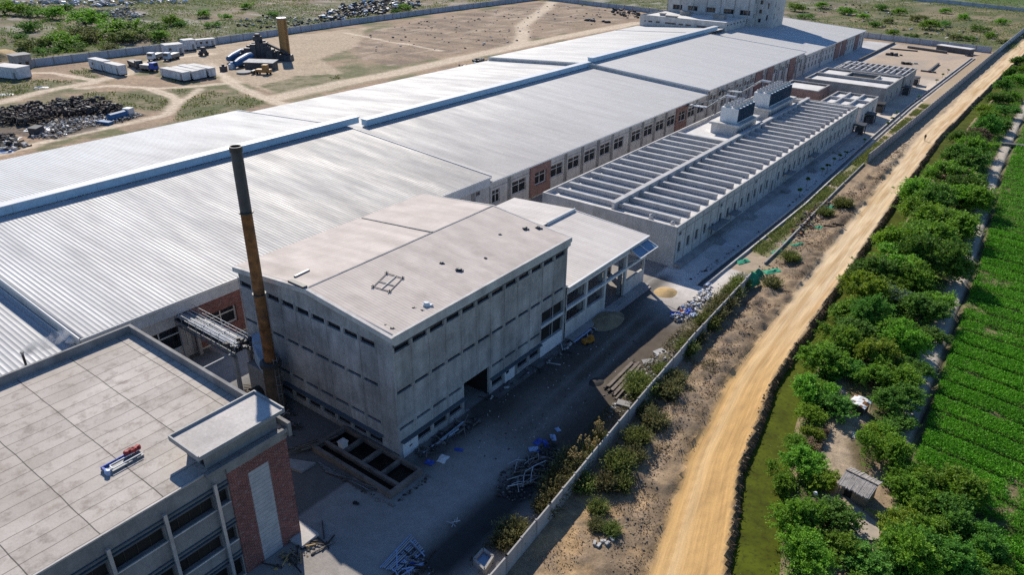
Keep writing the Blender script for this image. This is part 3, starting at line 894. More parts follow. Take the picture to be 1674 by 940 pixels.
# ------------------------------------------------------------------ building helpers
def facade(mb, o, u, n, W, z0, z1, ops, depth=0.3, m=0, mr=0):
    us = sorted({0.0, W, *[round(a, 4) for op in ops for a in op[:2]]})
    zs = sorted({z0, z1, *[round(a, 4) for op in ops for a in op[2:4]]})

    def P(s, z, d=0.0): return (o[0] + u[0] * s - n[0] * d, o[1] + u[1] * s - n[1] * d, z)
    for i in range(len(us) - 1):
        for j in range(len(zs) - 1):
            a, c = (us[i] + us[i + 1]) / 2, (zs[j] + zs[j + 1]) / 2
            if any(op[0] < a < op[1] and op[2] < c < op[3] for op in ops): continue
            mb.face([P(us[i], zs[j]), P(us[i + 1], zs[j]), P(us[i + 1], zs[j + 1]), P(us[i], zs[j + 1])], m)
    for op in ops:
        a, b_, c, d = op[:4]
        mb.face([P(a, c), P(b_, c), P(b_, c, depth), P(a, c, depth)], mr)
        mb.face([P(a, d), P(b_, d), P(b_, d, depth), P(a, d, depth)], mr)
        mb.face([P(a, c), P(a, d), P(a, d, depth), P(a, c, depth)], mr)
        mb.face([P(b_, c), P(b_, d), P(b_, d, depth), P(b_, c, depth)], mr)


def window(parent, o, u, n, op, depth=0.22, mu=(), mz=(), fw=0.07, glass='glass', frame='frame', name='window', open_sash=False):
    a, b_, c, d = op[:4]

    def P(s, z, dd): return Vector((o[0] + u[0] * s - n[0] * dd, o[1] + u[1] * s - n[1] * dd, z))
    g = MB(); g.face([P(a, c, depth - 0.02), P(b_, c, depth - 0.02), P(b_, d, depth - 0.02), P(a, d, depth - 0.02)])
    w = g.build(name, M[glass], parent)
    f = MB()
    dp = depth - 0.05
    e = fw / 2
    f.bar(P(a, c + e, dp), P(b_, c + e, dp), fw); f.bar(P(a, d - e, dp), P(b_, d - e, dp), fw)
    f.bar(P(a + e, c + fw, dp), P(a + e, d - fw, dp), fw); f.bar(P(b_ - e, c + fw, dp), P(b_ - e, d - fw, dp), fw)
    for q in mu: f.bar(P(a + (b_ - a) * q, c + fw, dp), P(a + (b_ - a) * q, d - fw, dp), fw * 0.9)
    for q in mz: f.bar(P(a + fw, c + (d - c) * q, dp - 0.004), P(b_ - fw, c + (d - c) * q, dp - 0.004), fw * 0.9)
    fr = f.build('frame', M[frame], w)
    return w


def ribbed(x0, z0, x1, z1, y0, y1, pitch=0.55, rib=0.12, h=0.024, thick=0.12):
    """one slope of a sheet roof, ribs run down the slope from x0 to x1"""
    pts = []
    y = y0
    while y < y1 - 0.01:
        e = min(y + pitch, y1)
        pts += [(y, 0), (max(y, e - rib), 0), (max(y, e - rib * 0.75), h), (max(y, e - rib * 0.25), h)]
        y = e
    pts.append((y1, 0))
    a = np.array(pts)
    n = len(a)
    V = np.concatenate([np.stack([np.full(n, x0), a[:, 0], z0 + a[:, 1]], 1), np.stack([np.full(n, x1), a[:, 0], z1 + a[:, 1]], 1),
                        np.array([(x0, y0, z0 - thick), (x1, y0, z1 - thick), (x1, y1, z1 - thick), (x0, y1, z0 - thick)])])
    i = np.arange(n - 1)
    Fq = np.stack([i, i + n, i + n + 1, i + 1], 1)
    k = 2 * n
    Fq = np.concatenate([Fq, np.array([(0, k, k + 1, n), (n - 1, 2 * n - 1, k + 2, k + 3), (n, k + 1, k + 2, 2 * n - 1), (0, n - 1, k + 3, k)])])
    return V, Fq


def joined(parts):
    Vs, Fs, k = [], [], 0
    for V_, F_ in parts:
        Vs.append(V_); Fs.append(F_ + k); k += len(V_)
    return np.concatenate(Vs), np.concatenate(Fs)


# ------------------------------------------------------------------ the long factory
FX_R, FX_L, FX_M = -79.0, -154.0, -116.0


def factory_hall(y0, y1, ze, zr, zel, label, roofm, bays, cap=(0, 0), pitch=0.55, left_end=None, xm=FX_M):
    t = thing('factory_hall', label, 'factory hall', (xm, (y0 + y1) / 2, 0), 'halls of the long white-roofed factory')
    yl1 = left_end or y1
    # long front wall with its windows
    ops = []
    for k, bb in enumerate(bays):
        if bb[2] and bb[0] > y0 and bb[1] < y1: ops.append((bb[0] - y0, bb[1] - y0, bb[3], bb[4], bb[5]))
    w = MB()
    zt = ze - 0.15
    facade(w, (FX_R, y0 + 0.01), (0, 1), (1, 0), y1 - y0 - 0.02, 0, zt, ops, 0.3)
    # end walls follow the roof; back wall plain
    for yy, xl_ in ((y0 + 0.02, FX_L), (y1 - 0.02, FX_L)):
        w.face([(FX_L, yy, 0), (FX_R, yy, 0), (FX_R, yy, zt), (xm, yy, zr - 0.15), (FX_L, yy, zel - 0.15)])
    w.face([(FX_L + 0.2, y0, 0), (FX_L + 0.2, yl1, 0), (FX_L + 0.2, yl1, zel - 0.15), (FX_L + 0.2, y0, zel - 0.15)])
    w.build('wall', M['pale_conc'], t)
    for op in ops:
        if op[4] == 1: window(t, (FX_R, y0), (0, 1), (1, 0), op, 0.28, (0.5,), (0.66,), 0.16, frame='pale_conc')
        elif op[4] == 2: window(t, (FX_R, y0), (0, 1), (1, 0), op, 0.28, (0.5,), (0.66,), 0.16, frame='pale_conc')
        else: window(t, (FX_R, y0), (0, 1), (1, 0), op, 0.25, (), (0.6,), 0.1, frame='frame')
    V1, F1 = ribbed(xm, zr, FX_R + 0.35, ze, y0, y1, pitch)
    V2, F2 = ribbed(FX_L - 0.3, zel, xm, zr, y0, yl1, pitch)
    V_, F_ = joined([(V1, F1), (V2, F2)])
    mesh_np('roof', V_, F_, M[roofm], parent=t)
    # edge trims, gutter
    g = MB()
    g.box(FX_R + 0.36, y0, ze - 0.32, FX_R + 0.5, y1, ze - 0.02)
    g.build('gutter', M['trim_white'], t)
    for yy, ya, yb in ((y0, -0.12, 0.02), (y1, -0.02, 0.12)):
        for xa, za, xb, zb in ((xm, zr, FX_R + 0.4, ze), (FX_L - 0.3, zel, xm, zr)):
            g = MB()
            g.hexa([(xa, yy + ya, za - 0.25), (xb, yy + ya, zb - 0.25), (xb, yy + yb, zb - 0.25), (xa, yy + yb, za - 0.25),
                    (xa, yy + ya, za + 0.14), (xb, yy + ya, zb + 0.14), (xb, yy + yb, zb + 0.14), (xa, yy + yb, za + 0.14)])
            g.build('verge_trim', M['trim_white'], t)
    if cap[1] > cap[0]:
        g = MB()
        ca, cb = cap
        zc = zr + 0.15
        for i in range(int((cb - ca) / 6) + 1):
            a0 = ca + i * 6; a1 = min(cb, a0 + 5.97)
            if a1 - a0 < 0.3: continue
            g.box(xm - 1.6, a0, zc, xm - 0.1, a1, zc + 1.15)
        g.box(xm - 1.75, ca - 0.05, zc + 1.15, xm + 0.1, cb + 0.05, zc + 1.3)
        rcap = g.build('ridge_cap', M['cap_shade_blue'], t)
        g = MB(); g.box(xm - 1.78, ca - 0.06, zc + 1.303, xm + 0.13, cb + 0.06, zc + 1.36); g.build('cap_flashing', M['trim_white'], rcap)
    return t


def bays_from(y0, n, pitch, w, z0=2.45, z1=5.0, brick=(), kind=1):
    """(window start, window end, has window, sill, head, kind) for each bay"""
    out = []
    for k in range(n):
        a = y0 + k * pitch
        out.append((a, a + w, True, z0, z1, kind))
    return out


def front_extras(t, y0, y1, ze, pil, bricks):
    """panel band, pilasters and the red brick bays of the long front"""
    p = MB()
    for yy in pil:
        if y0 < yy < y1: p.box(FX_R, yy - 0.45, 0, FX_R + 0.16, yy - 0.12, ze - 0.35); p.box(FX_R, yy + 0.12, 0, FX_R + 0.16, yy + 0.45, ze - 0.35)
    p.box(FX_R, y0 + 0.05, ze - 1.55, FX_R + 0.05, y1 - 0.05, ze - 1.42)
    p.build('pilasters', M['grey_conc'], t)
    for (a, b_, wa, wb, za, zb) in bricks:
        k = MB()
        facade(k, (FX_R + 0.22, a), (0, 1), (1, 0), b_ - a, 0.4, ze - 0.5, [(wa - a, wb - a, za, zb)] if wb > wa else [], 0.22)
        k.box(FX_R + 0.002, a, 0.4, FX_R + 0.218, a + 0.02, ze - 0.5); k.box(FX_R + 0.002, b_ - 0.02, 0.4, FX_R + 0.218, b_, ze - 0.5)
        k.build('brick_panel', M['brick_y' if a < 60 else 'brick_far'], t)


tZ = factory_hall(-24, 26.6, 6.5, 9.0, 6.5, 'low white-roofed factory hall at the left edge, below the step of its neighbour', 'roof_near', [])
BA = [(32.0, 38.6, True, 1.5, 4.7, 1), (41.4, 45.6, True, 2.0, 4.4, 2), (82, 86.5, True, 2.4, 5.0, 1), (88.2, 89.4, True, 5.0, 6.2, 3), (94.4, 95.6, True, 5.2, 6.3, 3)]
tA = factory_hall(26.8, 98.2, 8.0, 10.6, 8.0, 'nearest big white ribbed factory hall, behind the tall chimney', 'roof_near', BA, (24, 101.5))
front_extras(tA, 26.8, 98.2, 8.0, [31, 39.6, 80.5, 87.3, 93.6], [(39.5, 46.8, 41.4, 45.6, 2.0, 4.4)])
w = MB(); w.box(FX_R + 0.23, 27, 6.25, FX_R + 0.34, 98, 7.9); w.build('fascia_panel', M['wall_white'], tA)
BB = []
PIL_B = []
for k, a in enumerate([98.9, 104.9, 111.9, 117.6, 123.8, 130.1, 136.4, 142.4, 150.4, 156.4, 162.4, 168.4, 174.4, 180.2, 186.0]):
    b_ = a + (3.9 if a == 111.9 else 4.4)
    if a == 98.9: b_ = 101.2
    BB.append((a, b_, True, 2.45, 5.05, 1))
    PIL_B.append(a - 0.9)
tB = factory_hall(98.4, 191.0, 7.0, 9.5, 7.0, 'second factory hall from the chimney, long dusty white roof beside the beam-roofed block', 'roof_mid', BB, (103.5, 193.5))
front_extras(tB, 98.4, 191.0, 7.0, PIL_B, [(110.4, 117.3, 111.9, 115.8, 2.45, 5.05), (172.9, 179.2, 174.4, 178.8, 2.45, 5.05)])
BC = []
PIL_C = []
for k in range(13):
    a = 193.2 + k * 6.1
    BC.append((a, a + 2.0, True, 4.9, 6.2, 3)); BC.append((a + 2.4, a + 4.4, True, 1.6, 5.9, 1)); PIL_C.append(a - 0.9)
tC = factory_hall(191.2, 272.0, 8.0, 10.5, 8.0, 'third factory hall, taller clean roof with the flat annex and tower at its far end', 'roof_far', BC, (192.4, 283), left_end=290)
front_extras(tC, 191.2, 272.0, 8.0, PIL_C, [(226.4, 232.2, 0, 0, 0, 0), (236.2, 241.6, 0, 0, 0, 0), (257.0, 262.6, 0, 0, 0, 0)])
BD = []
for k in range(19):
    a = 274.5 + k * 3.95
    BD.append((a, a + 1.3, True, 1.6, 3.2, 3)); BD.append((a + 0.1, a + 1.2, True, 3.9, 5.4, 3))
tD = factory_hall(272.2, 352.0, 6.9, 9.2, 6.9, 'farthest factory hall, pale roof crossed by the tower shadow', 'roof_far', BD, (332, 351))
front_extras(tD, 272.2, 352.0, 6.9, [273.6, 292.5, 310.5, 324.5, 338, 350], [(309.8, 316.0, 0, 0, 0, 0), (318.0, 324.4, 0, 0, 0, 0), (337.5, 343.0, 0, 0, 0, 0)])

# ------------------------------------------------------------------ tower and annex at the far end
t = thing('tower_building', 'tall grey concrete tower block with stair shaft standing over the far factory roofs', 'tower', (-132, 323, 0))
w = MB()
opsS = [(x, x + 4.4, 13.2, 15.2) for x in (2.5, 9.5, 17.5, 25.5, 32.5)] + [(x, x + 1.2, 19, 21.5) for x in (6, 14, 22, 30)] + [(x, x + 1.2, 25, 27.5) for x in (6, 14, 22, 30)]
facade(w, (-152, 312), (1, 0), (0, -1), 38, 0, 33, opsS, 0.3)
opsE = [(1.2, 2.4, 12.5, 14), (1.2, 2.4, 18, 20), (1.2, 2.4, 24, 26)]
facade(w, (-114, 312), (0, 1), (1, 0), 24, 0, 33, opsE, 0.3)
w.face([(-152, 336, 0), (-114, 336, 0), (-114, 336, 33), (-152, 336, 33)]); w.face([(-152, 312, 0), (-152, 336, 0), (-152, 336, 33), (-152, 312, 33)])
w.face([(-152, 312, 33), (-114, 312, 33), (-114, 336, 33), (-152, 336, 33)])
w.build('wall', M['pale_conc'], t)
for op in opsS: window(t, (-152, 312), (1, 0), (0, -1), op, 0.28, (0.33, 0.66), (), 0.12)
for op in opsE: window(t, (-114, 312), (0, 1), (1, 0), op, 0.28, (0.5,), (), 0.1)
w = MB()
opsT = [(1.0, 2.2, z, z + 1.6) for z in (10.5, 14, 17.5, 21, 24.5, 28)] + [(4.2, 4.9, z, z + 2.2) for z in (11.5, 16, 20.5, 25)]
facade(w, (-113.98, 316), (1, 0), (0, -1), 6.6, 0, 33.8, opsT, 0.3)
opsU = [(2, 2.9, z, z + 2.2) for z in (12, 16.5, 21, 25.5)] + [(6.5, 7.4, z, z + 1.4) for z in (10.5, 15, 19.5, 24)]
facade(w, (-107.38, 316), (0, 1), (1, 0), 14, 0, 33.8, opsU, 0.3)
w.face([(-113.98, 330, 0), (-107.38, 330, 0), (-107.38, 330, 33.8), (-113.98, 330, 33.8)]); w.face([(-113.98, 316, 33.8), (-107.38, 316, 33.8), (-107.38, 330, 33.8), (-113.98, 330, 33.8)])
w.build('stair_shaft', M['pale_conc'], t)
for op in opsT: window(t, (-113.98, 316), (1, 0), (0, -1), op, 0.28, (), (), 0.1)
for op in opsU: window(t, (-107.38, 316), (0, 1), (1, 0), op, 0.28, (), (), 0.1)
p = MB()
for x in range(-152, -113, 6): p.box(x - 0.15, 311.88, 10, x + 0.15, 311.998, 32.9)
p.build('pilasters', M['grey_conc'], t)

t = thing('annex_building', 'low flat-roofed annex with slit windows at the foot of the tower', 'annex', (-135, 300, 0))
w = MB()
opsA = [(2.0, 2.6, 9.9, 10.6), (3.8, 5.6, 9.9, 10.6), (7.2, 9.0, 9.9, 10.6), (11.4, 16.2, 9.9, 10.6), (17.4, 19.4, 9.9, 10.6), (20.4, 22.8, 9.9, 10.6), (25.2, 29.4, 9.9, 10.6), (31.4, 34.8, 9.9, 10.6)]
facade(w, (-153.2, 290.2), (1, 0), (0, -1), 37, 0, 12.6, opsA, 0.25)
opsB = [(2 + k * 3.3, 3.4 + k * 3.3, 11.0, 11.6) for k in range(6)]
facade(w, (-116.2, 290.2), (0, 1), (1, 0), 21.6, 0, 12.6, opsB, 0.25)
w.face([(-153.2, 290.2, 0), (-153.2, 311.8, 0), (-153.2, 311.8, 12.6), (-153.2, 290.2, 12.6)])
w.build('wall', M['pale_conc'], t)
for op in opsA: window(t, (-153.2, 290.2), (1, 0), (0, -1), op, 0.23, (0.5,), (), 0.08)
for op in opsB: window(t, (-116.2, 290.2), (0, 1), (1, 0), op, 0.23, (), (), 0.08)
r_ = MB(); r_.box(-153.0, 290.4, 11.9, -116.4, 311.7, 12.1); r_.build('roof', M['bright_roof'], t)
r_ = MB()
for (x, y, lx, ly, h) in ((-140, 305, 4.2, 2.4, 1.4), (-124, 303, 4.5, 3, 1.6), (-146.5, 297, 2, 1.5, 0.8), (-141, 294, 5, 1.0, 0.5)):
    r_.obox(x, y, 12.1, lx, ly, h); r_.obox(x, y, 12.1 + h, lx + 0.5, ly + 0.5, 0.2)
r_.build('roof_hatches', M['grey_conc'], t)

# ------------------------------------------------------------------ the tall concrete hall
HX0, HX1, HY0, HY1, HZ, HR, HXM = -68.3, -44.3, 40.5, 70.3, 14.7, 16.0, -56.1
t = tHall = thing('process_hall', 'tall grey concrete hall with a beige pitched roof and rows of slit windows', 'industrial hall', (-56.3, 55.4, 0))
ops = []
wins = []
for k in range(12):
    a = 0.22 + 2.452 * k; e = a + 2.06
    wins.append((a, e, 12.66, 13.3, 't')); wins.append((a, e, 7.9, 8.28, 's'))
    if k not in (4, 5, 10, 11): wins.append((a, e, 3.55, 3.88, 's'))
    if k in (1, 2, 3, 6, 8, 9): wins.append((a, e, 0.85, 1.85, 'g'))
DOOR = (10.03, 14.5, 0.0, 4.0)
OP1, OP2 = (24.5, 29.35, 4.72, 6.4), (24.5, 29.35, 2.05, 4.25)
w = MB()
facade(w, (HX1, HY0), (0, 1), (1, 0), HY1 - HY0, 0, HZ - 0.2, [x[:4] for x in wins] + [DOOR, OP1, OP2], 0.35)
winl = []
for k in range(9):
    a = 2.45 + 2.43 * k; e = a + 2.05
    if e > 23.95: e = 23.8
    winl.append((a, e, 12.45, 13.12, 't')); winl.append((a, e, 8.0, 8.36, 's')); winl.append((a, e, 3.42, 3.78, 's'))
    winl.append((a, e, 0.75, 1.75, 'g'))
facade(w, (HX1, HY0), (-1, 0), (0, -1), HX1 - HX0, 0, HZ - 0.2, [x[:4] for x in winl], 0.35)
w.face([(HX0, HY0, HZ - 0.2), (HX1, HY0, HZ - 0.2), (HXM, HY0, HR - 0.2)])
w.face([(HX0, HY1, HZ - 0.2), (HX1, HY1, HZ - 0.2), (HXM, HY1, HR - 0.2)])
w.face([(HX0, HY1, 0), (HX1, HY1, 0), (HX1, HY1, HZ - 0.2), (HX0, HY1, HZ - 0.2)])
w.face([(HX0, HY0, 0), (HX0, HY1, 0), (HX0, HY1, HZ - 0.2), (HX0, HY0, HZ - 0.2)])
w.build('wall', M['hall_conc'], t)
for x in wins:
    window(t, (HX1, HY0), (0, 1), (1, 0), x, 0.3, (0.5,) if x[4] != 's' else (), (), 0.03, frame='black_steel')
for x in winl:
    window(t, (HX1, HY0), (-1, 0), (0, -1), x, 0.3, (0.33, 0.66) if x[4] == 't' else (), (), 0.03, frame='black_steel')
for op in (OP1, OP2):
    window(t, (HX1, HY0), (0, 1), (1, 0), op, 0.34, (0.5,), (), 0.06, glass='void', frame='steel_grey', name='window')
g = MB(); g.face([(HX1 - 3.5, HY0 + 10.03, 0), (HX1 - 3.5, HY0 + 14.5, 0), (HX1 - 3.5, HY0 + 14.5, 4), (HX1 - 3.5, HY0 + 10.03, 4)])
g.face([(HX1 - 3.5, HY0 + 10.03, 0), (HX1 - .36, HY0 + 10.03, 0), (HX1 - .36, HY0 + 10.03, 4), (HX1 - 3.5, HY0 + 10.03, 4)])
g.face([(HX1 - 3.5, HY0 + 14.5, 0), (HX1 - .36, HY0 + 14.5, 0), (HX1 - .36, HY0 + 14.5, 4), (HX1 - 3.5, HY0 + 14.5, 4)])
g.face([(HX1 - 3.5, HY0 + 10.03, 4), (HX1 - .36, HY0 + 10.03, 4), (HX1 - .36, HY0 + 14.5, 4), (HX1 - 3.5, HY0 + 14.5, 4)])
g.build('gateway', M['void'], t)
p = MB()
for k in range(13):
    y = HY0 + 0.22 + 2.452 * k - 0.2
    if k == 0: continue
    z0 = 0 if k not in (5,) else 4.05
    p.box(HX1, y - 0.05, z0, HX1 + 0.05, y + 0.05, 13.3)
for k in range(10):
    x = HX1 - 2.45 - 2.43 * k + 0.19
    p.box(x - 0.05, HY0 - 0.05, 0, x + 0.05, HY0, 13.4)
p.box(HX1 - 0.03, HY0 - 0.06, 0, HX1 + 0.06, HY0 + 0.16, 13.6)
p.build('pilasters', M['hall_conc'], t)
p = MB()
p.box(HX1, HY0 + 0.2, 2.12, HX1 + 0.5, HY0 + 10.0, 2.26); p.box(HX1, HY0 + 14.55, 2.12, HX1 + 0.5, HY0 + 24.4, 2.26)
p.box(HX0 + 6, HY0 - 0.5, 2.0, HX1 - 2.2, HY0 - 0.001, 2.14)
p.box(HX1, HY0 + 0.0, 13.36, HX1 + 0.1, HY1, 13.62)
p.build('ledge', M['ledge'], t)
p = MB(); p.box(HX1, HY0 + 24.45, 4.3, HX1 + 0.12, HY0 + 29.4, 4.68); p.build('lintel', M['wall_white'], t)
p = MB(); p.box(HX1 - 0.02, HY0 + 24.5, 0.02, HX1 + 0.08, HY0 + 29.3, 2.03); p.build('shutter', M['white_paint'], t)
p = MB()
p.box(HX1, HY0 + 0.45, 0.02, HX1 + 0.07, HY0 + 1.5, 2.0); p.box(HX1, HY0 + 1.54, 0.02, HX1 + 0.07, HY0 + 2.6, 2.0)
dr = p.build('door', M['white_paint'], t)
p = MB(); p.box(HX1 + 0.07, HY0 + 1.36, 0.95, HX1 + 0.13, HY0 + 1.44, 1.15); p.box(HX1 + 0.07, HY0 + 1.6, 0.95, HX1 + 0.13, HY0 + 1.68, 1.15); p.build('handle', M['black_steel'], dr)
p = MB()
p.box(HX1, HY0 + 17.3, 0.02, HX1 + 0.07, HY0 + 18.3, 2.05); p.box(HX1, HY0 + 18.34, 0.02, HX1 + 0.06, HY0 + 19.2, 2.05)
dr = p.build('door', M['white_paint'], t)
p = MB(); p.box(HX1 + 0.07, HY0 + 17.5, 1.35, HX1 + 0.09, HY0 + 18.0, 1.8); p.build('pane', M['glass'], dr)
p = MB()
for (xa, za, xb, zb) in ((HXM, HR, HX1 + 0.42, HZ), (HX0 - 0.3, HZ, HXM, HR)):
    for ya, yb in ((HY0 - 0.42, HY0 - 0.02), (HY1 + 0.02, HY1 + 0.25)):
        p.hexa([(xa, ya, za - 0.5), (xb, ya, zb - 0.5), (xb, yb, zb - 0.5), (xa, yb, za - 0.5), (xa, ya, za + 0.06), (xb, ya, zb + 0.06), (xb, yb, zb + 0.06), (xa, yb, za + 0.06)])
p.box(HX1 + 0.05, HY0 - 0.01, 13.75, HX1 + 0.40, HY1 + 0.01, HZ + 0.08)
p.build('fascia', M['pale_conc'], t)
V1, F1 = ribbed(HXM, HR, HX1 + 0.38, HZ + 0.05, HY0 - 0.02, HY1 + 0.02, 0.38, 0.08, 0.005)
V2, F2 = ribbed(HX0 - 0.3, HZ + 0.05, HXM, HR, HY0 - 0.02, HY1 + 0.02, 0.38, 0.08, 0.005)
V_, F_ = joined([(V1, F1), (V2, F2)])
rf = mesh_np('roof', V_, F_, M['hall_roof'], parent=t)
p = MB(); p.hexa([(HXM - 0.12, HY0, HR - 0.02), (HXM + 0.12, HY0, HR - 0.02), (HXM + 0.12, HY1, HR - 0.02), (HXM - 0.12, HY1, HR - 0.02), (HXM - 0.1, HY0, HR + 0.05), (HXM + 0.1, HY0, HR + 0.05), (HXM + 0.1, HY1, HR + 0.05), (HXM - 0.1, HY1, HR + 0.05)])
p.build('ridge_strip', M['grey_conc'], rf)
p = MB(); p.hexa([(HX0, 58.8, HZ + 0.1), (HXM, 58.8, HR + 0.06), (HXM, 59.0, HR + 0.06), (HX0, 59.0, HZ + 0.1), (HX0, 58.8, HZ + 0.16), (HXM, 58.8, HR + 0.12), (HXM, 59.0, HR + 0.12), (HX0, 59.0, HZ + 0.16)])
p.build('roof_joint', M['grey_conc'], rf)
# plinth walk along the front
p = MB(); p.box(HX1, HY0 + 14.6, 0, HX1 + 1.3, HY0 + 29.4, 0.16)
p.build('apron', M['dark_conc'], t)


def hall_roof_z(x): return HR - (HR - HZ) * abs(x - HXM) / (HX1 - HXM)


# square of broken pipe-work and litter on the hall roof
def roof_spot(px, py, zf):
    z = 15.5
    for _ in range(6): q = at(px, py, z); z = zf(q.x)
    return at(px, py, z)


c = roof_spot(634, 463, hall_roof_z)
fr = thing('scaffold_square', 'square of thin dark pipes lying on the tall hall roof', 'scaffold', (c.x, c.y, c.z))
cs = [roof_spot(*q, hall_roof_z) + Vector((0, 0, 0.12)) for q in ((610, 470), (632, 448), (658, 456), (637, 478))]
for i in range(4):
    a, bb = cs[i], cs[(i + 1) % 4]
    e = (bb - a) * 0.12
    p = MB(); p.tube(a - e, bb + e, 0.045, n=6); p.build('pipe', M['black_steel'], fr)
    p = MB(); p.tube(a - Vector((0, 0, 0.3)), a + Vector((0, 0, 0.22)), 0.05, n=6); p.build('post', M['black_steel'], fr)
p = MB(); p.tube(cs[0] * 0.6 + cs[1] * 0.4, cs[3] * 0.6 + cs[2] * 0.4, 0.05, n=6); p.tube(cs[0] * 0.5 + cs[3] * 0.5, cs[1] * 0.4 + cs[2] * 0.6, 0.05, n=6); p.build('cross_pipe', M['steel_grey'], fr)

LITTER = [((697, 500), 0.5, 'crumpled dark sheet on the hall roof near its front eave', 'tarp_white'), ((690, 508), 0.2, 'small dark lump just below the crumpled sheet on the hall roof', 'black_steel'), ((676, 504), 0.2, 'small dark lump left of the crumpled sheet on the hall roof', 'black_steel'),
          ((722, 431), 0.28, 'small black lump in the middle of the hall roof, right of the pipe frame', 'black_steel'), ((750, 443), 0.42, 'low dark block on the hall roof towards the eave', 'black_steel'),
          ((793, 423), 0.22, 'little dark scrap halfway along the hall roof eave side', 'black_steel'), ((858, 375), 0.4, 'dark flat scrap near the far right corner of the hall roof, left of its pair', 'black_steel'), ((880, 374), 0.38, 'dark flat scrap nearest the far right corner of the hall roof', 'black_steel'),
          ((817, 384), 0.2, 'tiny dark scrap under the ridge on the far half of the hall roof', 'black_steel'), ((641, 538), 0.22, 'small dark lump at the near eave corner of the hall roof', 'black_steel'), ((630, 532), 0.15, 'pebble-sized dark lump beside the near eave corner of the hall roof', 'black_steel')]
for q, s, lab, mt in LITTER:
    c = roof_spot(*q, hall_roof_z)
    p = MB(); p.chunk((c.x, c.y, c.z + s * 0.35), s, flat=0.6); p.chunk((c.x + s * 0.8, c.y + s * 0.4, c.z + s * 0.25), s * 0.55, flat=0.5)
    tag(p.build('scrap_piece', M[mt]), lab, 'scrap', 'litter on the tall hall roof')
c1, c2 = roof_spot(478, 459, hall_roof_z), roof_spot(503, 470, hall_roof_z)
p = MB(); p.bar(c1 + Vector((0, -0.3, 0.15)), c2 + Vector((0, -0.3, 0.15)), 0.5, 0.22)
tag(p.build('loose_beam', M['black_steel']), 'black beam lying along the gable edge of the hall roof', 'beam')
c1, c2 = roof_spot(482, 454, hall_roof_z), roof_spot(505, 443, hall_roof_z)
p = MB(); p.bar(c1 + Vector((0, 0, 0.12)), c2 + Vector((0, 0, 0.12)), 0.3, 0.2)
tag(p.build('loose_beam', M['steel_grey']), 'short grey beam on the hall roof pointing up the slope', 'beam')

# ------------------------------------------------------------------ the open-sided hall beside it
OX0, OX1, OY0, OY1, OZ, OR_, OXM = -68.8, -44.3, 70.6, 92.0, 7.75, 8.6, -57.0
t = thing('open_hall', 'low open-sided hall with a sloping pale roof and dark open bays', 'industrial hall', (-56.5, 81, 0))
w = MB()
obays = [(0.15, 4.75), (5.2, 9.6), (10.1, 15.4), (15.9, 21.1)]
oops = [(a, e, 4.78, 6.7) for a, e in obays] + [(obays[0][0], obays[0][1], 2.5, 4.38), (obays[1][0], obays[1][1], 2.5, 4.38), (obays[2][0], obays[2][1], 0.05, 4.38), (obays[3][0], obays[3][1], 2.5, 4.38)]
facade(w, (OX1, OY0), (0, 1), (1, 0), OY1 - OY0, 0, OZ - 0.15, oops, 0.35)
facade(w, (OX1 - 0.35, OY0), (0, 1), (-1, 0), OY1 - OY0, 0, OZ - 0.15, oops, 0.0)
facade(w, (OX1, OY1), (-1, 0), (0, 1), OX1 - OX0, 0, OZ - 0.15, [(0.5, 5.5, 0.05, 5), (7, 12, 0.05, 5)], 0.3)
w.face([(OX0, OY0, 0), (OX0, OY1, 0), (OX0, OY1, OZ - 0.15), (OX0, OY0, OZ - 0.15)])
w.face([(OX0, OY1, OZ - 0.15), (OX1, OY1, OZ - 0.15), (OXM, OY1, OR_ - 0.15)])
w.build('wall', M['pale_conc'], t)
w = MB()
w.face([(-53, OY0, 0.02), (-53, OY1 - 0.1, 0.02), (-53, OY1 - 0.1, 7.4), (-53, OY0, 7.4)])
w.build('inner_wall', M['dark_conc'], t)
for k, y in enumerate((75.5, 80.5, 86.3)):
    p = MB(); p.box(OX1 - 1.2, y - 0.25, 0, OX1 - 0.7, y + 0.25, 7.4); p.build('column', M['grey_conc'], t)
p = MB(); p.box(OX1, OY0, 4.42, OX1 + 0.14, OY1, 4.74); p.build('beam', M['white_paint'], t)
p = MB(); p.box(OX1, OY0, 6.95, OX1 + 0.1, OY1, 7.1); p.box(OX1 + 0.02, OY0, OZ - 0.1, OX1 + 0.32, OY1 + 0.2, OZ + 0.1)
for (xa, za, xb, zb) in ((OXM, OR_, OX1 + 0.32, OZ),):
    p.hexa([(xa, OY1, za - 0.25), (xb, OY1, zb - 0.25), (xb, OY1 + 0.15, zb - 0.25), (xa, OY1 + 0.15, za - 0.25), (xa, OY1, za + 0.1), (xb, OY1, zb + 0.1), (xb, OY1 + 0.15, zb + 0.1), (xa, OY1 + 0.15, za + 0.1)])
p.build('fascia', M['trim_white'], t)
V1, F1 = ribbed(OXM, OR_, OX1 + 0.35, OZ + 0.08, OY0, OY1, 0.55, 0.1, 0.012)
V2, F2 = ribbed(OX0, OZ + 0.3, OXM, OR_ + 0.3, OY0, OY1, 0.55, 0.1, 0.012)
V_, F_ = joined([(V1, F1), (V2, F2)])
mesh_np('roof', V_, F_, M['open_roof'], parent=t)
p = MB(); p.box(OXM - 0.1, 84.4, OR_ + 0.02, OXM + 0.06, OY1, OR_ + 0.45); p.build('ridge_upstand', M['trim_white'], t)
p = MB(); p.box(OX1 + 0.02, OY0 + 0.2, 0, OX1 + 1.2, OY1 - 0.3, 0.35); p.box(OX1 + 1.2, OY0 + 6.0, 0, OX1 + 1.7, OY1 - 0.6, 0.18); p.build('plinth', M['grey_conc'], t)
t2 = thing('awning', 'tilted bluish sheet awning sticking out at the open hall corner', 'awning', (-43.6, 89.5, 6.5))
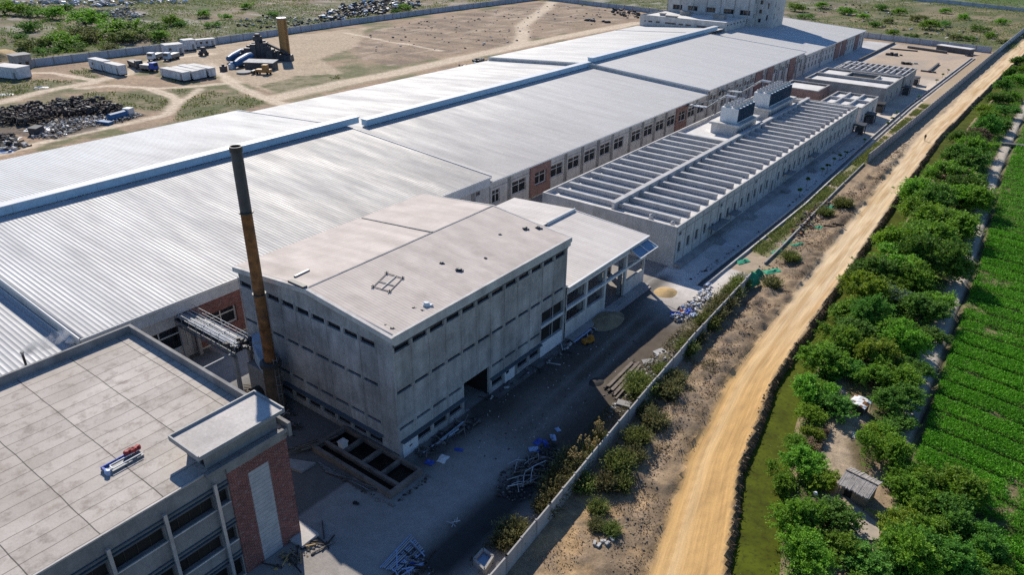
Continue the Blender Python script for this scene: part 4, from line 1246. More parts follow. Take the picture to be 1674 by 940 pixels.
A0, A1, B1, B0 = Vector((-44.25, 87.0, 7.25)), Vector((-44.25, 91.9, 7.25)), Vector((-42.5, 92.1, 6.45)), Vector((-42.5, 86.8, 6.45))
p = MB(); dn = Vector((0, 0, 0.05)); p.hexa([A0 - dn, B0 - dn, B1 - dn, A1 - dn, A0, B0, B1, A1]); p.build('sheet', M['panel_blue'], t2)
p = MB()
for a, bb in ((A0, A1), (A1, B1), (B1, B0), (B0, A0), ((A0 + A1) / 2, (B0 + B1) / 2)): p.bar(a + dn, bb + dn, 0.12, 0.1)
p.bar(B0, Vector((-44.25, 87.0, 5.4)), 0.08); p.bar(B1, Vector((-44.25, 91.9, 5.4)), 0.08)
p.build('frame', M['white_paint'], t2)

# ------------------------------------------------------------------ nearest building, bottom left
GS = 0.979


def gz(z): return 50 - (50 - z) * GS


GX, GY1, GY0, GXL = -44.25, 27.9, -8.0, -68.4
GR = gz(11.1)
t = tFG = thing('workshop_building', 'near flat-roofed building with slab roof, window bands and a red brick end', 'workshop building', (-56, 12, 0))
cols = [5.0 * GS - 0.6 + 4.12 * k for k in range(-2, 5)]
bands = [(gz(7.25), gz(8.78)), (gz(3.12), gz(4.72)), (0.1, gz(1.2))]
w = MB()
gops = []
edges = [-8 + 0.6] + [y * GS for y in (0.65, 4.82, 9.0, 13.18, 17.4, 21.52)] + [22.8 * GS]
for a, e in zip(edges, edges[1:]):
    for za, zb in bands: gops.append((a + 0.16 - GY0, e - 0.16 - GY0, za, zb))
gops[-3:] = [(21.68 * GS - GY0, 22.66 * GS - GY0, za, zb) for za, zb in bands]
facade(w, (GX, GY0), (0, 1), (1, 0), GY1 - GY0, 0, GR - 0.12, gops, 0.5, 0, 0)
w.face([(GXL, GY1, 0), (GX, GY1, 0), (GX, GY1, GR), (GXL, GY1, GR)])
w.face([(GXL, GY0, 0), (GXL, GY1, 0), (GXL, GY1, GR), (GXL, GY0, GR)])
w.face([(GXL, GY0, 0), (GX, GY0, 0), (GX, GY0, GR), (GXL, GY0, GR)])
w.build('wall', M['fg_conc'], t)
for op in gops:
    wide = op[1] - op[0] > 2
    window(t, (GX, GY0), (0, 1), (1, 0), op, 0.46, (0.25, 0.5, 0.75) if wide else (), (0.62,) if not wide else (), 0.05, glass='void', frame='black_steel')
for k, (za, zb) in enumerate(bands):
    p = MB()
    p.box(GX, GY0, zb + 0.10, GX + 0.22, 22.74 * GS, zb + 0.26); p.box(GX, GY0, zb + 0.5, GX + 0.14, 22.74 * GS, zb + 0.62)
    p.build('ledge', M['ledge'], t)
    p = MB(); p.box(GX, GY0, za - 0.14, GX + 0.08, 22.74 * GS, za - 0.02); p.build('sill', M['pale_conc'], t)
for y in edges[1:-1]:
    p = MB(); p.box(GX + 0.23, y - 0.13, 0, GX + 0.45, y + 0.13, gz(9.95)); p.build('column', M['galv'], t)
p = MB()
BY0, BY1 = 22.8 * GS, GY1
facade(p, (GX + 0.1, BY0), (0, 1), (1, 0), BY1 - BY0, 0.0, gz(10.05), [(24.55 * GS - BY0, 26.55 * GS - BY0, 0, gz(8.82))], 0.05)
p.face([(GX - 0.002, BY0, 0), (GX + 0.1, BY0, 0), (GX + 0.1, BY0, gz(10.05)), (GX - 0.002, BY0, gz(10.05))])
p.face([(GX - 0.5, BY1 + 0.004, 0), (GX + 0.1, BY1 + 0.004, 0), (GX + 0.1, BY1 + 0.004, gz(10.05)), (GX - 0.5, BY1 + 0.004, gz(10.05))])
p.build('brick_panel', M['brick_y'], t)
pw, ntw, bw = new_mat('white_boarding')
tcw = N(ntw, 'ShaderNodeTexCoord').outputs['Object']; spw = N(ntw, 'ShaderNodeSeparateXYZ'); ntw.links.new(tcw, spw.inputs[0])
ff = math_n(ntw, 'FRACT', math_n(ntw, 'DIVIDE', spw.outputs[2], 0.42))
cw = mix(ntw, ramp(ntw, noise(ntw, tcw, 1.2, 5, 0.7), 0.3, 0.7, 0, 1), (0.30, 0.31, 0.32), (0.46, 0.46, 0.46))
cw = mix(ntw, math_n(ntw, 'LESS_THAN', ff, 0.07), cw, (0.14, 0.14, 0.15))
ntw.links.new(cw, bw.inputs['Base Color']); bw.inputs['Roughness'].default_value = 0.7
p = MB(); p.box(GX + 0.003, 24.55 * GS, 0, GX + 0.06, 26.55 * GS, gz(8.82)); p.build('white_panel', pw, t)
p = MB(); p.box(GX, BY0 - 0.02, gz(10.06), GX + 0.18, GY1 + 0.06, GR + 0.02); p.build('brick_head', M['fg_conc'], t)
p = MB(); p.hexa([(GXL, GY0, GR - 0.1), (GX + 0.12, GY0, GR - 0.1), (GX + 0.12, GY1 - 0.02, GR - 0.1), (GXL, GY1 - 0.02, GR - 0.1), (GXL, GY0, GR + 0.1), (GX + 0.12, GY0, GR), (GX + 0.12, GY1 - 0.02, GR), (GXL, GY1 - 0.02, GR + 0.1)])
p.build('roof', M['slab_roof'], t)
pz = gz(12.0)
p = MB(); p.box(GXL, GY1, 0.02, -48.6, GY1 + 0.28, pz); p.box(GXL - 0.28, GY0, 0.02, GXL, GY1 + 0.28, pz); p.build('parapet', M['fg_conc'], t)
p = MB(); p.box(GXL - 0.02, GY1 - 0.02, pz, -48.6, GY1 + 0.3, pz + 0.06); p.box(GXL - 0.3, GY0, pz, GXL - 0.021, GY1 + 0.3, pz + 0.06); p.build('coping', M['fg_conc'], t)
p = MB(); p.box(GX - 0.02, GY0, GR + 0.005, GX + 0.14, 20.6, GR + 0.05); p.build('eave_edge', M['plain_roof'], t)
# penthouse on the corner
PX0, PX1, PY0, PY1 = -47.15, -44.45, 21.05, 27.45
p = MB()
facade(p, (PX0, PY0), (1, 0), (0, -1), PX1 - PX0, GR, gz(12.75), [(1.75, 2.45, GR + 0.1, gz(12.3))], 0.2)
facade(p, (PX1, PY0), (0, 1), (1, 0), PY1 - PY0, GR, gz(12.75), [], 0.2)
p.face([(PX0, PY0, GR), (PX0, PY1, GR), (PX0, PY1, gz(12.75)), (PX0, PY0, gz(12.75))]); p.face([(PX0, PY1, GR), (PX1, PY1, GR), (PX1, PY1, gz(12.75)), (PX0, PY1, gz(12.75))])
ph = p.build('penthouse', M['fg_conc'], t)
p = MB(); p.face([(PX0 + 1.75, PY0 + 0.15, GR), (PX0 + 2.45, PY0 + 0.15, GR), (PX0 + 2.45, PY0 + 0.15, gz(12.3)), (PX0 + 1.75, PY0 + 0.15, gz(12.3))]); p.build('doorway', M['void'], ph)
p = MB(); a0, a1, c0, c1 = -47.75, -44.0, 20.4, 27.9
p.box(a0, c0, gz(12.76), a1, c1, gz(13.0)); p.build('penthouse_roof', M['plain_roof'], ph)
p = MB(); zz0, zz1 = gz(12.74), gz(13.22)
p.box(a0 - 0.12, c0 - 0.12, zz0, a1 + 0.12, c0, zz1); p.box(a0 - 0.12, c1, zz0, a1 + 0.12, c1 + 0.12, zz1); p.box(a0 - 0.12, c0, zz0, a0, c1, zz1); p.box(a1, c0, zz0, a1 + 0.12, c1, zz0 + 0.34)
p.build('penthouse_rim', M['parapet_blue'], ph)
p = MB(); p.box(-48.4, GY1 + 0.0, gz(10.4), -43.6, GY1 + 0.3, gz(11.75)); p.box(-43.98, 20.6, gz(10.9), -43.7, GY1 - 0.002, gz(11.3)); p.box(-44.23, 20.6, gz(10.9), -43.981, GY1 - 0.002, gz(11.0))
p.build('corner_parapet', M['fg_conc'], t)

# red and blue tray with bundles on the slab roof
tr = thing('work_platform', 'blue cradle with white rails and a red bundle lying on the slab roof', 'work platform', (-50.3, 17.6, GR))
zt_ = GR + 0.08
d1 = at(176, 778, zt_); d2 = at(236, 745, zt_); dv = (d2 - d1).normalized(); nv = Vector((-dv.y, dv.x, 0))
if nv.x > 0: nv = -nv
Lc = (d2 - d1).length


def cr(s, q, z): return d1 + dv * s + nv * q + Vector((0, 0, z))


p = MB(); p.hexa([cr(0, 0, 0), cr(Lc, 0, 0), cr(Lc, 1.0, 0), cr(0, 1.0, 0), cr(0, 0, 0.12), cr(Lc, 0, 0.12), cr(Lc, 1.0, 0.12), cr(0, 1.0, 0.12)]); p.build('tray', M['steel_grey'], tr)
p = MB(); p.bar(cr(0, 0.9, 0.22), cr(Lc * 0.72, 0.9, 0.22), 0.08, 0.22); p.bar(cr(0.1, 0.05, 0.2), cr(0.1, 0.9, 0.2), 0.15, 0.2); p.build('side_sheet', M['tarp_blue'], tr)
for q, z in ((0.05, 0.3), (0.5, 0.36)):
    p = MB(); p.bar(cr(0.5, q, z), cr(Lc, q, z), 0.06); p.build('rail', M['white_paint'], tr)
p = MB(); p.bar(cr(0.5, 0.1, 0.3), cr(0.5, 0.46, 0.33), 0.09); p.build('end_rail', M['white_paint'], tr)
p = MB()
for k in range(5): p.chunk(cr(Lc - 0.9 + 0.22 * k, 0.75 + rnd.uniform(-0.1, 0.1), 0.45), 0.3, flat=0.9)
p.build('bundle', M['red'], tr)
p = MB(); p.chunk(cr(0.15, 0.15, 0.2), 0.3); p.build('white_bag', M['tarp_pale'], tr)
c = at(207, 752, zt_); p = MB()

# ------------------------------------------------------------------ chimney
CHX, CHY = -61.6, 38.5
t = thing('chimney', 'tall slim smokestack, rusty orange below and dark painted at the top', 'chimney', (CHX, CHY, 0))


def ring(mb, z0, z1, r0, r1=None, n=28, m=0): mb.tube((CHX, CHY, z0), (CHX, CHY, z1), r0, r1, n, m)


p = MB(); ring(p, 6.2, 14.3, 0.60, 0.58); ring(p, 14.42, 23.3, 0.58, 0.56); p.build('stack', M['rust'], t, smooth=False)
p = MB(); ring(p, 23.45, 29.5, 0.56, 0.55); p.build('upper_stack', M['stack_top'], t)
p = MB(); p.tube((CHX, CHY, 29.5), (CHX, CHY, 30.0), 0.61, 0.61, 28, caps=False); p.tube((CHX, CHY, 29.5), (CHX, CHY, 30.0), 0.50, 0.50, 28, caps=False)
for i in range(28):
    a, e = 2 * math.pi * i / 28, 2 * math.pi * (i + 1) / 28
    p.face([(CHX + math.cos(a) * .5, CHY + math.sin(a) * .5, 30), (CHX + math.cos(e) * .5, CHY + math.sin(e) * .5, 30), (CHX + math.cos(e) * .61, CHY + math.sin(e) * .61, 30), (CHX + math.cos(a) * .61, CHY + math.sin(a) * .61, 30)])
p.build('rim', M['black_steel'], t)
for z in (14.3, 23.3):
    p = MB(); ring(p, z, z + 0.14, 0.70); p.build('flange', M['black_steel'], t)
p = MB(); ring(p, 0, 5.6, 0.98, 0.92); p.build('base', M['stack_base'], t)
p = MB(); ring(p, 5.6, 6.0, 1.15); ring(p, 6.0, 6.22, 1.15, 0.85); p.build('collar', M['black_steel'], t)
p = MB()
for dx in (-0.22, 0.22): p.tube((CHX + 0.95, CHY + dx, 0.2), (CHX + 0.95, CHY + dx, 6.9), 0.035, n=5)
for k in range(16): p.tube((CHX + 0.95, CHY - 0.22, 0.5 + k * 0.4), (CHX + 0.95, CHY + 0.22, 0.5 + k * 0.4), 0.025, n=4)
for z in (2.5, 3.6, 4.7, 6.8):
    pts = [(CHX + 0.95 + 0.55 * math.sin(a), CHY + 0.36 * math.cos(a), z) for a in np.linspace(0, math.pi, 8)]
    p.path(pts, 0.025, 4)
p.build('ladder', M['steel_grey'], t)

# ------------------------------------------------------------------ pipe bridge, duct and blower house
t = thing('pipe_bridge', 'steel trestle carrying silver pipes and handrails between factory wall and chimney', 'pipe bridge', (-73, 38.7, 0))
XA, XB, YA, YB, ZD = -78.85, -66.6, 37.5, 39.9, 5.7
p = MB(); p.box(XA, YA, ZD - 0.1, XB, YB, ZD); p.build('deck', M['black_steel'], t)
p = MB()
for y in (YA, YB): p.bar((XA, y, ZD - 0.2), (XB, y, ZD - 0.2), 0.14, 0.3)
for k in range(8):
    xa = XA + k * (XB - XA) / 8; xb = xa + (XB - XA) / 8
    for y in (YA, YB): p.bar((xa, y, ZD - 0.05), (xb, y, ZD - 0.75), 0.07); p.bar((xb, y, ZD - 0.05), (xb, y, ZD - 0.75), 0.07)
for y in (YA, YB): p.bar((XA, y, ZD - 0.78), (XB, y, ZD - 0.78), 0.1)
p.build('truss', M['steel_grey'], t)
for y in (YA + 0.02, YB - 0.02):
    p = MB()
    for z in (0.55, 1.05): p.tube((XA, y, ZD + z), (XB, y, ZD + z), 0.04, n=5)
    for k in range(9): x = XA + k * (XB - XA) / 8; p.tube((x, y, ZD), (x, y, ZD + 1.05), 0.035, n=5)
    p.build('handrail', M['galv'], t)
for y, r_, z in ((37.95, 0.14, 0.35), (38.35, 0.18, 0.38), (38.75, 0.1, 0.3), (39.1, 0.16, 0.36), (39.5, 0.09, 0.5)):
    p = MB(); p.tube((XA - 0.1, y, ZD + z), (XB - 0.4, y, ZD + z), r_, n=8)
    for k in range(4): p.tube((XA + 2 + k * 3, y, ZD + z), (XA + 2.12 + k * 3, y, ZD + z), r_ + 0.05, n=8)
    p.build('pipe', M['galv'], t)
p = MB()
for k in range(14): p.obox(rnd.uniform(XB - 1.6, XB + 0.8), rnd.uniform(YA - 0.1, YB + 0.1), ZD + rnd.uniform(0, 0.7), rnd.uniform(0.2, 0.6), rnd.uniform(0.2, 0.5), rnd.uniform(0.25, 0.6), rnd.uniform(0, 3))
for k in range(6): p.tube((XB - rnd.uniform(0, 1.5), rnd.uniform(YA, YB), ZD), (XB - rnd.uniform(-0.6, 0.8), rnd.uniform(YA, YB), ZD + rnd.uniform(0.7, 1.7)), 0.09, n=6)
p.build('valves', M['plant_grey'], t)
for (x, y) in ((-78.3, 37.7), (-78.3, 39.6), (-67.2, 37.7), (-67.2, 39.6)):
    p = MB(); p.box(x - 0.2, y - 0.2, 0, x + 0.2, y + 0.2, ZD - 0.8); p.build('column', M['grey_conc'], t)
p = MB(); p.tube((-67.3, 37.4, 5.3), (-67.0, 28.4, 5.3), 0.11, n=8); p.build('branch_pipe', M['galv'], t)
t = thing('flue_duct', 'pale blue box duct with rust patches leading into the chimney', 'duct', (-64.6, 39.4, 0))
p = MB()
p.hexa([(-66.6, 39.9, 5.1), (-65.4, 39.0, 5.1), (-64.6, 40.2, 5.1), (-66.0, 41.0, 5.1), (-66.6, 39.9, 7.0), (-65.4, 39.0, 6.8), (-64.6, 40.2, 6.8), (-66.0, 41.0, 7.0)])
p.hexa([(-65.39, 39.0, 4.2), (-62.3, 38.0, 4.0), (-62.3, 39.4, 4.0), (-64.59, 40.2, 4.2), (-65.39, 39.0, 6.6), (-62.3, 38.0, 5.4), (-62.3, 39.4, 5.4), (-64.59, 40.2, 6.6)])
p.build('duct', M['duct_blue'], t)
p = MB(); p.box(-66.3, 38.5, 0, -63.0, 40.2, 4.0); p.box(-63.0, 38.2, 0, -62.4, 39.6, 2.2); p.build('blower_house', M['grey_conc'], t)
p = MB(); p.tube((-64.5, 37.6, 0.9), (-64.5, 38.45, 0.9), 0.75, n=16); p.build('fan', M['black_steel'], t)
tag(p.build('low_kerb_wall', M['pale_conc']), 'x', 'x') if False else None
p = MB(); p.box(-68.6, 29.5, 0, -68.2, 37.0, 0.55); tag(p.build('kerb_wall', M['pale_conc']), 'low pale kerb wall in the gap below the pipe bridge', 'kerb')

# ------------------------------------------------------------------ settling pits
t = thing('settling_pit', 'open concrete pit split by cross walls at the foot of the tall hall', 'pit', (-46.5, 38.2, 0))
QX0, QX1, QY0, QY1, QH = -52.4, -41.0, 35.9, 40.3, 0.75
p = MB(); p.box(QX0, QY0, 0, QX1, QY0 + 0.35, QH); p.box(QX1 - 0.35, QY0 + 0.35, 0, QX1, QY1, QH); p.box(QX0, QY0 + 0.35, 0, QX0 + 0.35, QY1, QH); p.box(QX0 + 0.35, QY1 - 0.25, 0, QX1 - 0.35, QY1, QH)
p.build('outer_wall', M['pit_conc'], t)
p = MB(); p.box(QX0 + 0.36, 37.2, 0, QX1 - 0.36, 37.55, QH - 0.08); p.build('channel_wall', M['pit_conc'], t)
for x in (-43.9, -46.6, -49.4):
    p = MB(); p.box(x - 0.17, 37.56, 0, x + 0.17, QY1 - 0.26, QH - 0.12); p.build('cross_wall', M['pit_conc'], t)
p = MB(); p.face([(QX0 + 0.3, QY0 + 0.3, 0.15), (QX1 - 0.3, QY0 + 0.3, 0.15), (QX1 - 0.3, QY1 - 0.2, 0.15), (QX0 + 0.3, QY1 - 0.2, 0.15)]); p.build('sludge', M['pit_water'], t)

# ------------------------------------------------------------------ beam-roofed block
SX0, SX1, SY0, SY1, SZ, SR = -68.7, -43.3, 100.0, 203.5, 6.8, 6.0
t = thing('beam_roof_block', 'long low block with rows of concrete beams across its flat roof', 'production block', (-56, 152, 0))
sops, skind = [], []
for k in range(32):
    a = 0.45 + k * 3.22
    if k % 9 == 4: sops.append((a + 0.7, a + 1.7, 0.75, 3.0)); continue
    sops.append((a + 0.55, a + 1.75, 2.1, 3.9))
    if k % 5 == 0: sops.append((a + 0.4, a + 1.6, 5.0, 5.6))
w = MB()
facade(w, (SX1, SY0), (0, 1), (1, 0), SY1 - SY0, 0, SZ, sops, 0.25)
fops = [(5.0, 6.9, 2.0, 4.0), (14, 15.6, 2.0, 4.0)]
facade(w, (SX1, SY0), (-1, 0), (0, -1), SX1 - SX0, 0, SZ, fops, 0.25)
w.face([(SX0, SY0, 0), (SX0, SY1, 0), (SX0, SY1, SZ), (SX0, SY0, SZ)]); w.face([(SX0, SY1, 0), (SX1, SY1, 0), (SX1, SY1, SZ), (SX0, SY1, SZ)])
# inner parapet faces and top
for (a, c, e, f) in ((SX0, SY0, SX1, SY0 + 0.3), (SX0, SY1 - 0.3, SX1, SY1), (SX0, SY0 + 0.3, SX0 + 0.3, SY1 - 0.3), (SX1 - 0.3, SY0 + 0.3, SX1, SY1 - 0.3)):
    w.face([(a, c, SZ), (e, c, SZ), (e, f, SZ), (a, f, SZ)])
w.face([(SX0, SY0 + .3, SR), (SX1, SY0 + .3, SR), (SX1, SY0 + .3, SZ), (SX0, SY0 + .3, SZ)]); w.face([(SX0, SY1 - .3, SR), (SX1, SY1 - .3, SR), (SX1, SY1 - .3, SZ), (SX0, SY1 - .3, SZ)])
w.face([(SX0 + .3, SY0, SR), (SX0 + .3, SY1, SR), (SX0 + .3, SY1, SZ), (SX0 + .3, SY0, SZ)]); w.face([(SX1 - .3, SY0, SR), (SX1 - .3, SY1, SR), (SX1 - .3, SY1, SZ), (SX1 - .3, SY0, SZ)])
w.build('wall', M['pale_conc'], t)
for op in sops: window(t, (SX1, SY0), (0, 1), (1, 0), op, 0.22, (0.5,), (), 0.07)
for op in fops: window(t, (SX1, SY0), (-1, 0), (0, -1), op, 0.22, (0.5,), (0.6,), 0.07)
p = MB(); p.face([(SX0 + 0.1, SY0 + 0.1, SR), (SX1 - 0.1, SY0 + 0.1, SR), (SX1 - 0.1, SY1 - 0.1, SR), (SX0 + 0.1, SY1 - 0.1, SR)]); p.build('roof', M['bright_roof'], t)
p = MB(); p.box(-56.15, SY0 + 2.0, SR, -55.65, SY1 - 0.6, SR + 1.25); p.box(-56.35, SY0 + 1.9, SR + 1.25, -55.45, SY1 - 0.5, SR + 1.4); p.build('spine_beam', M['beam_conc'], t)
yb = 103.7
kk = 0
while yb < 202:
    for (xa, xb) in ((-67.9, -56.16), (-55.64, -44.6)):
        if xa < -60 and 154 < yb < 199: continue
        p = MB()
        jit = rnd.uniform(-0.08, 0.08)
        p.box(xa + rnd.uniform(0, 0.15), yb - 0.26 + jit, SR + 0.1, xb, yb + 0.26 + jit, SR + 0.78)
        p.box(xa, yb - 0.36 + jit, SR + 0.78, xb, yb + 0.36 + jit, SR + 0.9)
        p.build('roof_beam', M['beam_conc'], t)
    yb += 3.62; kk += 1
p = MB()
for k in range(33): y = SY0 + 0.2 + k * 3.22; p.box(SX1, y - 0.08, 0.7, SX1 + 0.06, y + 0.08, SZ - 0.25)
p.box(SX1, SY0, 5.7, SX1 + 0.05, SY1, 5.8)
p.build('pilasters', M['grey_conc'], t)
p = MB(); p.box(SX1 + 0.0, SY0, 0, SX1 + 1.3, SY1, 0.6); p.build('platform', M['grey_conc'], t)
for y in (113, 127.5, 146, 163, 181):
    p = MB()
    for i in range(4): p.box(SX1 + 1.3 + i * 0.35, y, 0, SX1 + 1.3 + (i + 1) * 0.35, y + 2.2, 0.6 - i * 0.15)
    p.build('steps', M['grey_conc'], t)
for y, l_ in ((112.5, 6), (121, 3), (150, 3.5), (166, 4)):
    p = MB(); p.box(SX1, y, 2.55, SX1 + 1.5, y + l_, 2.65); p.build('canopy', M['steel_grey'], t)
for (x, y) in ((-49.0, 102.3), (-44.9, 101.7)):
    p = MB(); p.tube((x, y, SR), (x, y, SR + 0.75), 0.42, 0.3, 10); p.tube((x, y, SR + 0.75), (x, y, SR + 0.95), 0.36, 0.12, 10); p.build('vent_cowl', M['beam_conc'], t)

for k, (ya, yb_, lab) in enumerate(((159.6, 169.4, 'shorter roof cooling unit, nearer of the two white and dark blue units'), (179.2, 194.8, 'longer roof cooling unit, farther of the two white and dark blue units'))):
    t = thing('cooling_unit', lab, 'cooling unit', (-60.2, (ya + yb_) / 2, 8.5), 'cooling units on the beam-roofed block')
    p = MB(); p.box(-62.2, ya, 8.6, -58.2, yb_, 11.8); p.build('casing', M['white_paint'], t)
    p = MB()
    n = int((yb_ - ya) / 0.5)
    p.box(-58.2, ya + 0.15, 8.9, -58.12, yb_ - 0.15, 11.75)
    for i in range(n): y = ya + 0.2 + i * (yb_ - ya - 0.4) / n; p.box(-58.12, y, 8.95, -58.02, y + 0.2, 11.7)
    p.build('louvre', M['cooler_blue'], t)
    nf = int((yb_ - ya) / 1.9)
    for i in range(nf):
        for x in (-61.2, -59.2):
            y = ya + (i + 0.5) * (yb_ - ya) / nf
            p = MB(); p.tube((x, y, 11.8), (x, y, 12.35), 0.78, 0.72, 14); fn = p.build('fan_drum', M['galv'], t)
            p = MB(); p.tube((x, y, 12.352), (x, y, 12.37), 0.6, 0.6, 14); p.build('fan_grille', M['black_steel'], fn)
    p = MB(); p.box(-64.0, ya - 1.6, 8.1, -57.0, yb_ + 1.4, 8.58); p.box(-63.6, ya - 1.0, SR, -57.6, yb_ + 0.9, 8.1)
    p.build('deck', M['pale_conc'], t)
    y1 = (ya + yb_) / 2 + 3
    p = MB()
    for dy in (-0.5, 0.3): p.path([(-79.0, y1 + 12 + dy, 6.2), (-72, y1 + 8 + dy, 7.2), (-64.5, y1 + dy, 12.6), (-62.0, y1 - 0.5 + dy, 12.6)], 0.22, 7)
    p.build('supply_pipe', M['galv'], t)
    p = MB()
    for f in np.linspace(0.05, 0.95, 9):
        a = Vector((-79.0, y1 + 12.9, 5.9)).lerp(Vector((-64.5, y1 + 0.9, 12.2)), float(f)); e = Vector((-79.0, y1 + 10.9, 5.9)).lerp(Vector((-64.5, y1 - 1.1, 12.2)), float(f))
        p.bar(a, e, 0.1)
    p.bar((-79, y1 + 12.9, 5.9), (-64.5, y1 + 0.9, 12.2), 0.14); p.bar((-79, y1 + 10.9, 5.9), (-64.5, y1 - 1.1, 12.2), 0.14)
    p.build('pipe_rack', M['steel_grey'], t)


# ------------------------------------------------------------------ small blocks beyond
def block(name, label, cat, x0, y0, x1, y1, z, wallm, roofm, fr=(), si=(), par=0.6, rz=0):
    t = thing(name, label, cat, ((x0 + x1) / 2, (y0 + y1) / 2, 0))
    w = MB()
    facade(w, (x1, y0), (0, 1), (1, 0), y1 - y0, 0, z, si, 0.25)
    facade(w, (x0, y0), (1, 0), (0, -1), x1 - x0, 0, z, fr, 0.25)
    w.face([(x0, y0, 0), (x0, y1, 0), (x0, y1, z), (x0, y0, z)]); w.face([(x0, y1, 0), (x1, y1, 0), (x1, y1, z), (x0, y1, z)])
    w.build('wall', M[wallm], t)
    for op in si: window(t, (x1, y0), (0, 1), (1, 0), op, 0.22, (0.5,), (), 0.08)
    for op in fr: window(t, (x0, y0), (1, 0), (0, -1), op, 0.22, (0.5,), (), 0.08)
    p = MB()
    e = 0.35
    p.box(x0 - 0.1, y0 - 0.1, z, x1 + 0.1, y0 + e, z + 0.3); p.box(x0 - 0.1, y1 - e, z, x1 + 0.1, y1 + 0.1, z + 0.3)
    p.box(x0 - 0.1, y0 + e, z, x0 + e, y1 - e, z + 0.3); p.box(x1 - e, y0 + e, z, x1 + 0.1, y1 - e, z + 0.3)
    p.build('parapet', M['grey_conc'], t)
    p = MB(); p.box(x0 + 0.02, y0 + 0.02, z - 0.3, x1 - 0.02, y1 - 0.02, z - par + 0.32); p.build('roof', M[roofm], t)
    return t


block('pump_house', 'small red-walled flat-roofed block behind the farther cooling unit', 'outbuilding', -70.5, 224.0, -59.4, 235.5, 4.8, 'brick_x', 'bright_roof', [(1.5, 3, 1.5, 3), (4.5, 6, 1.5, 3), (7.5, 9, 1.5, 3)], [(2, 3.2, 1.5, 3), (6, 7.2, 1.5, 3)])
t = block('grid_roof_house', 'small block with a roof divided into bright squares by beams', 'outbuilding', -55.0, 210.5, -44.0, 228.0, 4.8, 'pale_conc', 'bright_roof', [(2, 3.2, 1.2, 2.8), (7, 8.2, 1.2, 2.8)], [(2, 3.2, 1.2, 2.8), (7.5, 8.7, 1.2, 2.8), (13, 14.2, 1.2, 2.8)])
for x in (-51.4, -47.7):
    p = MB(); p.box(x - 0.25, 210.9, 4.8 - 0.26, x + 0.25, 227.6, 5.3); p.build('roof_beam', M['beam_conc'], t)
p = MB(); p.box(-54.6, 218.8, 4.8 - 0.25, -44.4, 219.3, 5.28); p.build('roof_beam', M['beam_conc'], t)
t = block('courtyard_block', 'grey block with two bright roof strips and a dark roof opening', 'outbuilding', -67.5, 237.2, -44.3, 259.6, 5.5, 'grey_conc', 'bright_roof', [(6, 7.2, 2, 3.2), (14, 15.2, 2, 3.2)], [(3, 4.4, 1.4, 3.2), (9, 10.4, 1.4, 3.2), (16, 17.4, 1.4, 3.2)])
p = MB(); p.box(-67.1, 247.0, 5.24, -44.7, 247.8, 6.1); p.build('roof_wall', M['grey_conc'], t)
p = MB(); p.box(-58.5, 247.9, 5.22, -50.5, 255.5, 5.26); op_ = p.build('roof_opening', M['void'], t)
p = MB(); p.box(-59, 247.85, 5.23, -58.5, 256, 5.95); p.box(-50.5, 247.85, 5.23, -50, 256, 5.95); p.box(-58.5, 255.5, 5.23, -50.5, 256, 5.95); p.build('opening_kerb', M['grey_conc'], op_)
t = block('rib_roof_block', 'grey block with many short white roof gaps between ribs', 'outbuilding', -65.6, 260.4, -44.0, 277.0, 5.5, 'grey_conc', 'bright_roof', [], [(3, 4.4, 1.4, 3.2), (10, 11.4, 1.4, 3.2)])
for k in range(12):
    x = -64.4 + k * 1.75
    p = MB(); p.box(x - 0.22, 260.8, 5.25, x + 0.22, 268.4, 6.0 + 0.2 * (k % 2)); p.build('roof_rib', M['beam_conc'], t)
    p = MB(); p.box(x - 0.5, 269.2, 5.25, x - 0.06, 276.5, 6.0); p.build('roof_rib', M['beam_conc'], t)
p = MB(); p.box(-65.2, 268.5, 5.26, -44.4, 269.1, 6.2); p.build('roof_wall', M['grey_conc'], t)

PORCH = [((1403, 218), 'dark porch beside the far corner of the beam-roofed block'), ((1420, 200), 'dark porch at the front of the grid-roofed block, near end'), ((1436, 182), 'dark porch at the far end of the grid-roofed block'), ((1478, 154), 'dark tilted porch in front of the courtyard block'), ((1494, 138), 'dark porch in front of the rib-roofed block')]
for q, lab in PORCH:
    c = stand(*q)
    t = thing('porch', lab, 'porch', tuple(c), 'dark porches along the small blocks')
    p = MB(); p.obox(c.x, c.y, c.z + 2.3, 2.8, 3.6, 0.25, 0.1); p.build('porch_roof', M['black_steel'], t)
    for dx in (-1.1, 1.1):
        for dy in (-1.5, 1.5):
            p = MB(); p.obox(c.x + dx, c.y + dy, c.z - 0.05, 0.2, 0.2, 2.4); p.build('post', M['black_steel'], t)
    p = MB(); p.obox(c.x, c.y + 0.3, c.z - 0.02, 2.0, 2.4, 1.7, 0.2); p.build('screen', M['plant_grey'], t)

# ------------------------------------------------------------------ boundary walls


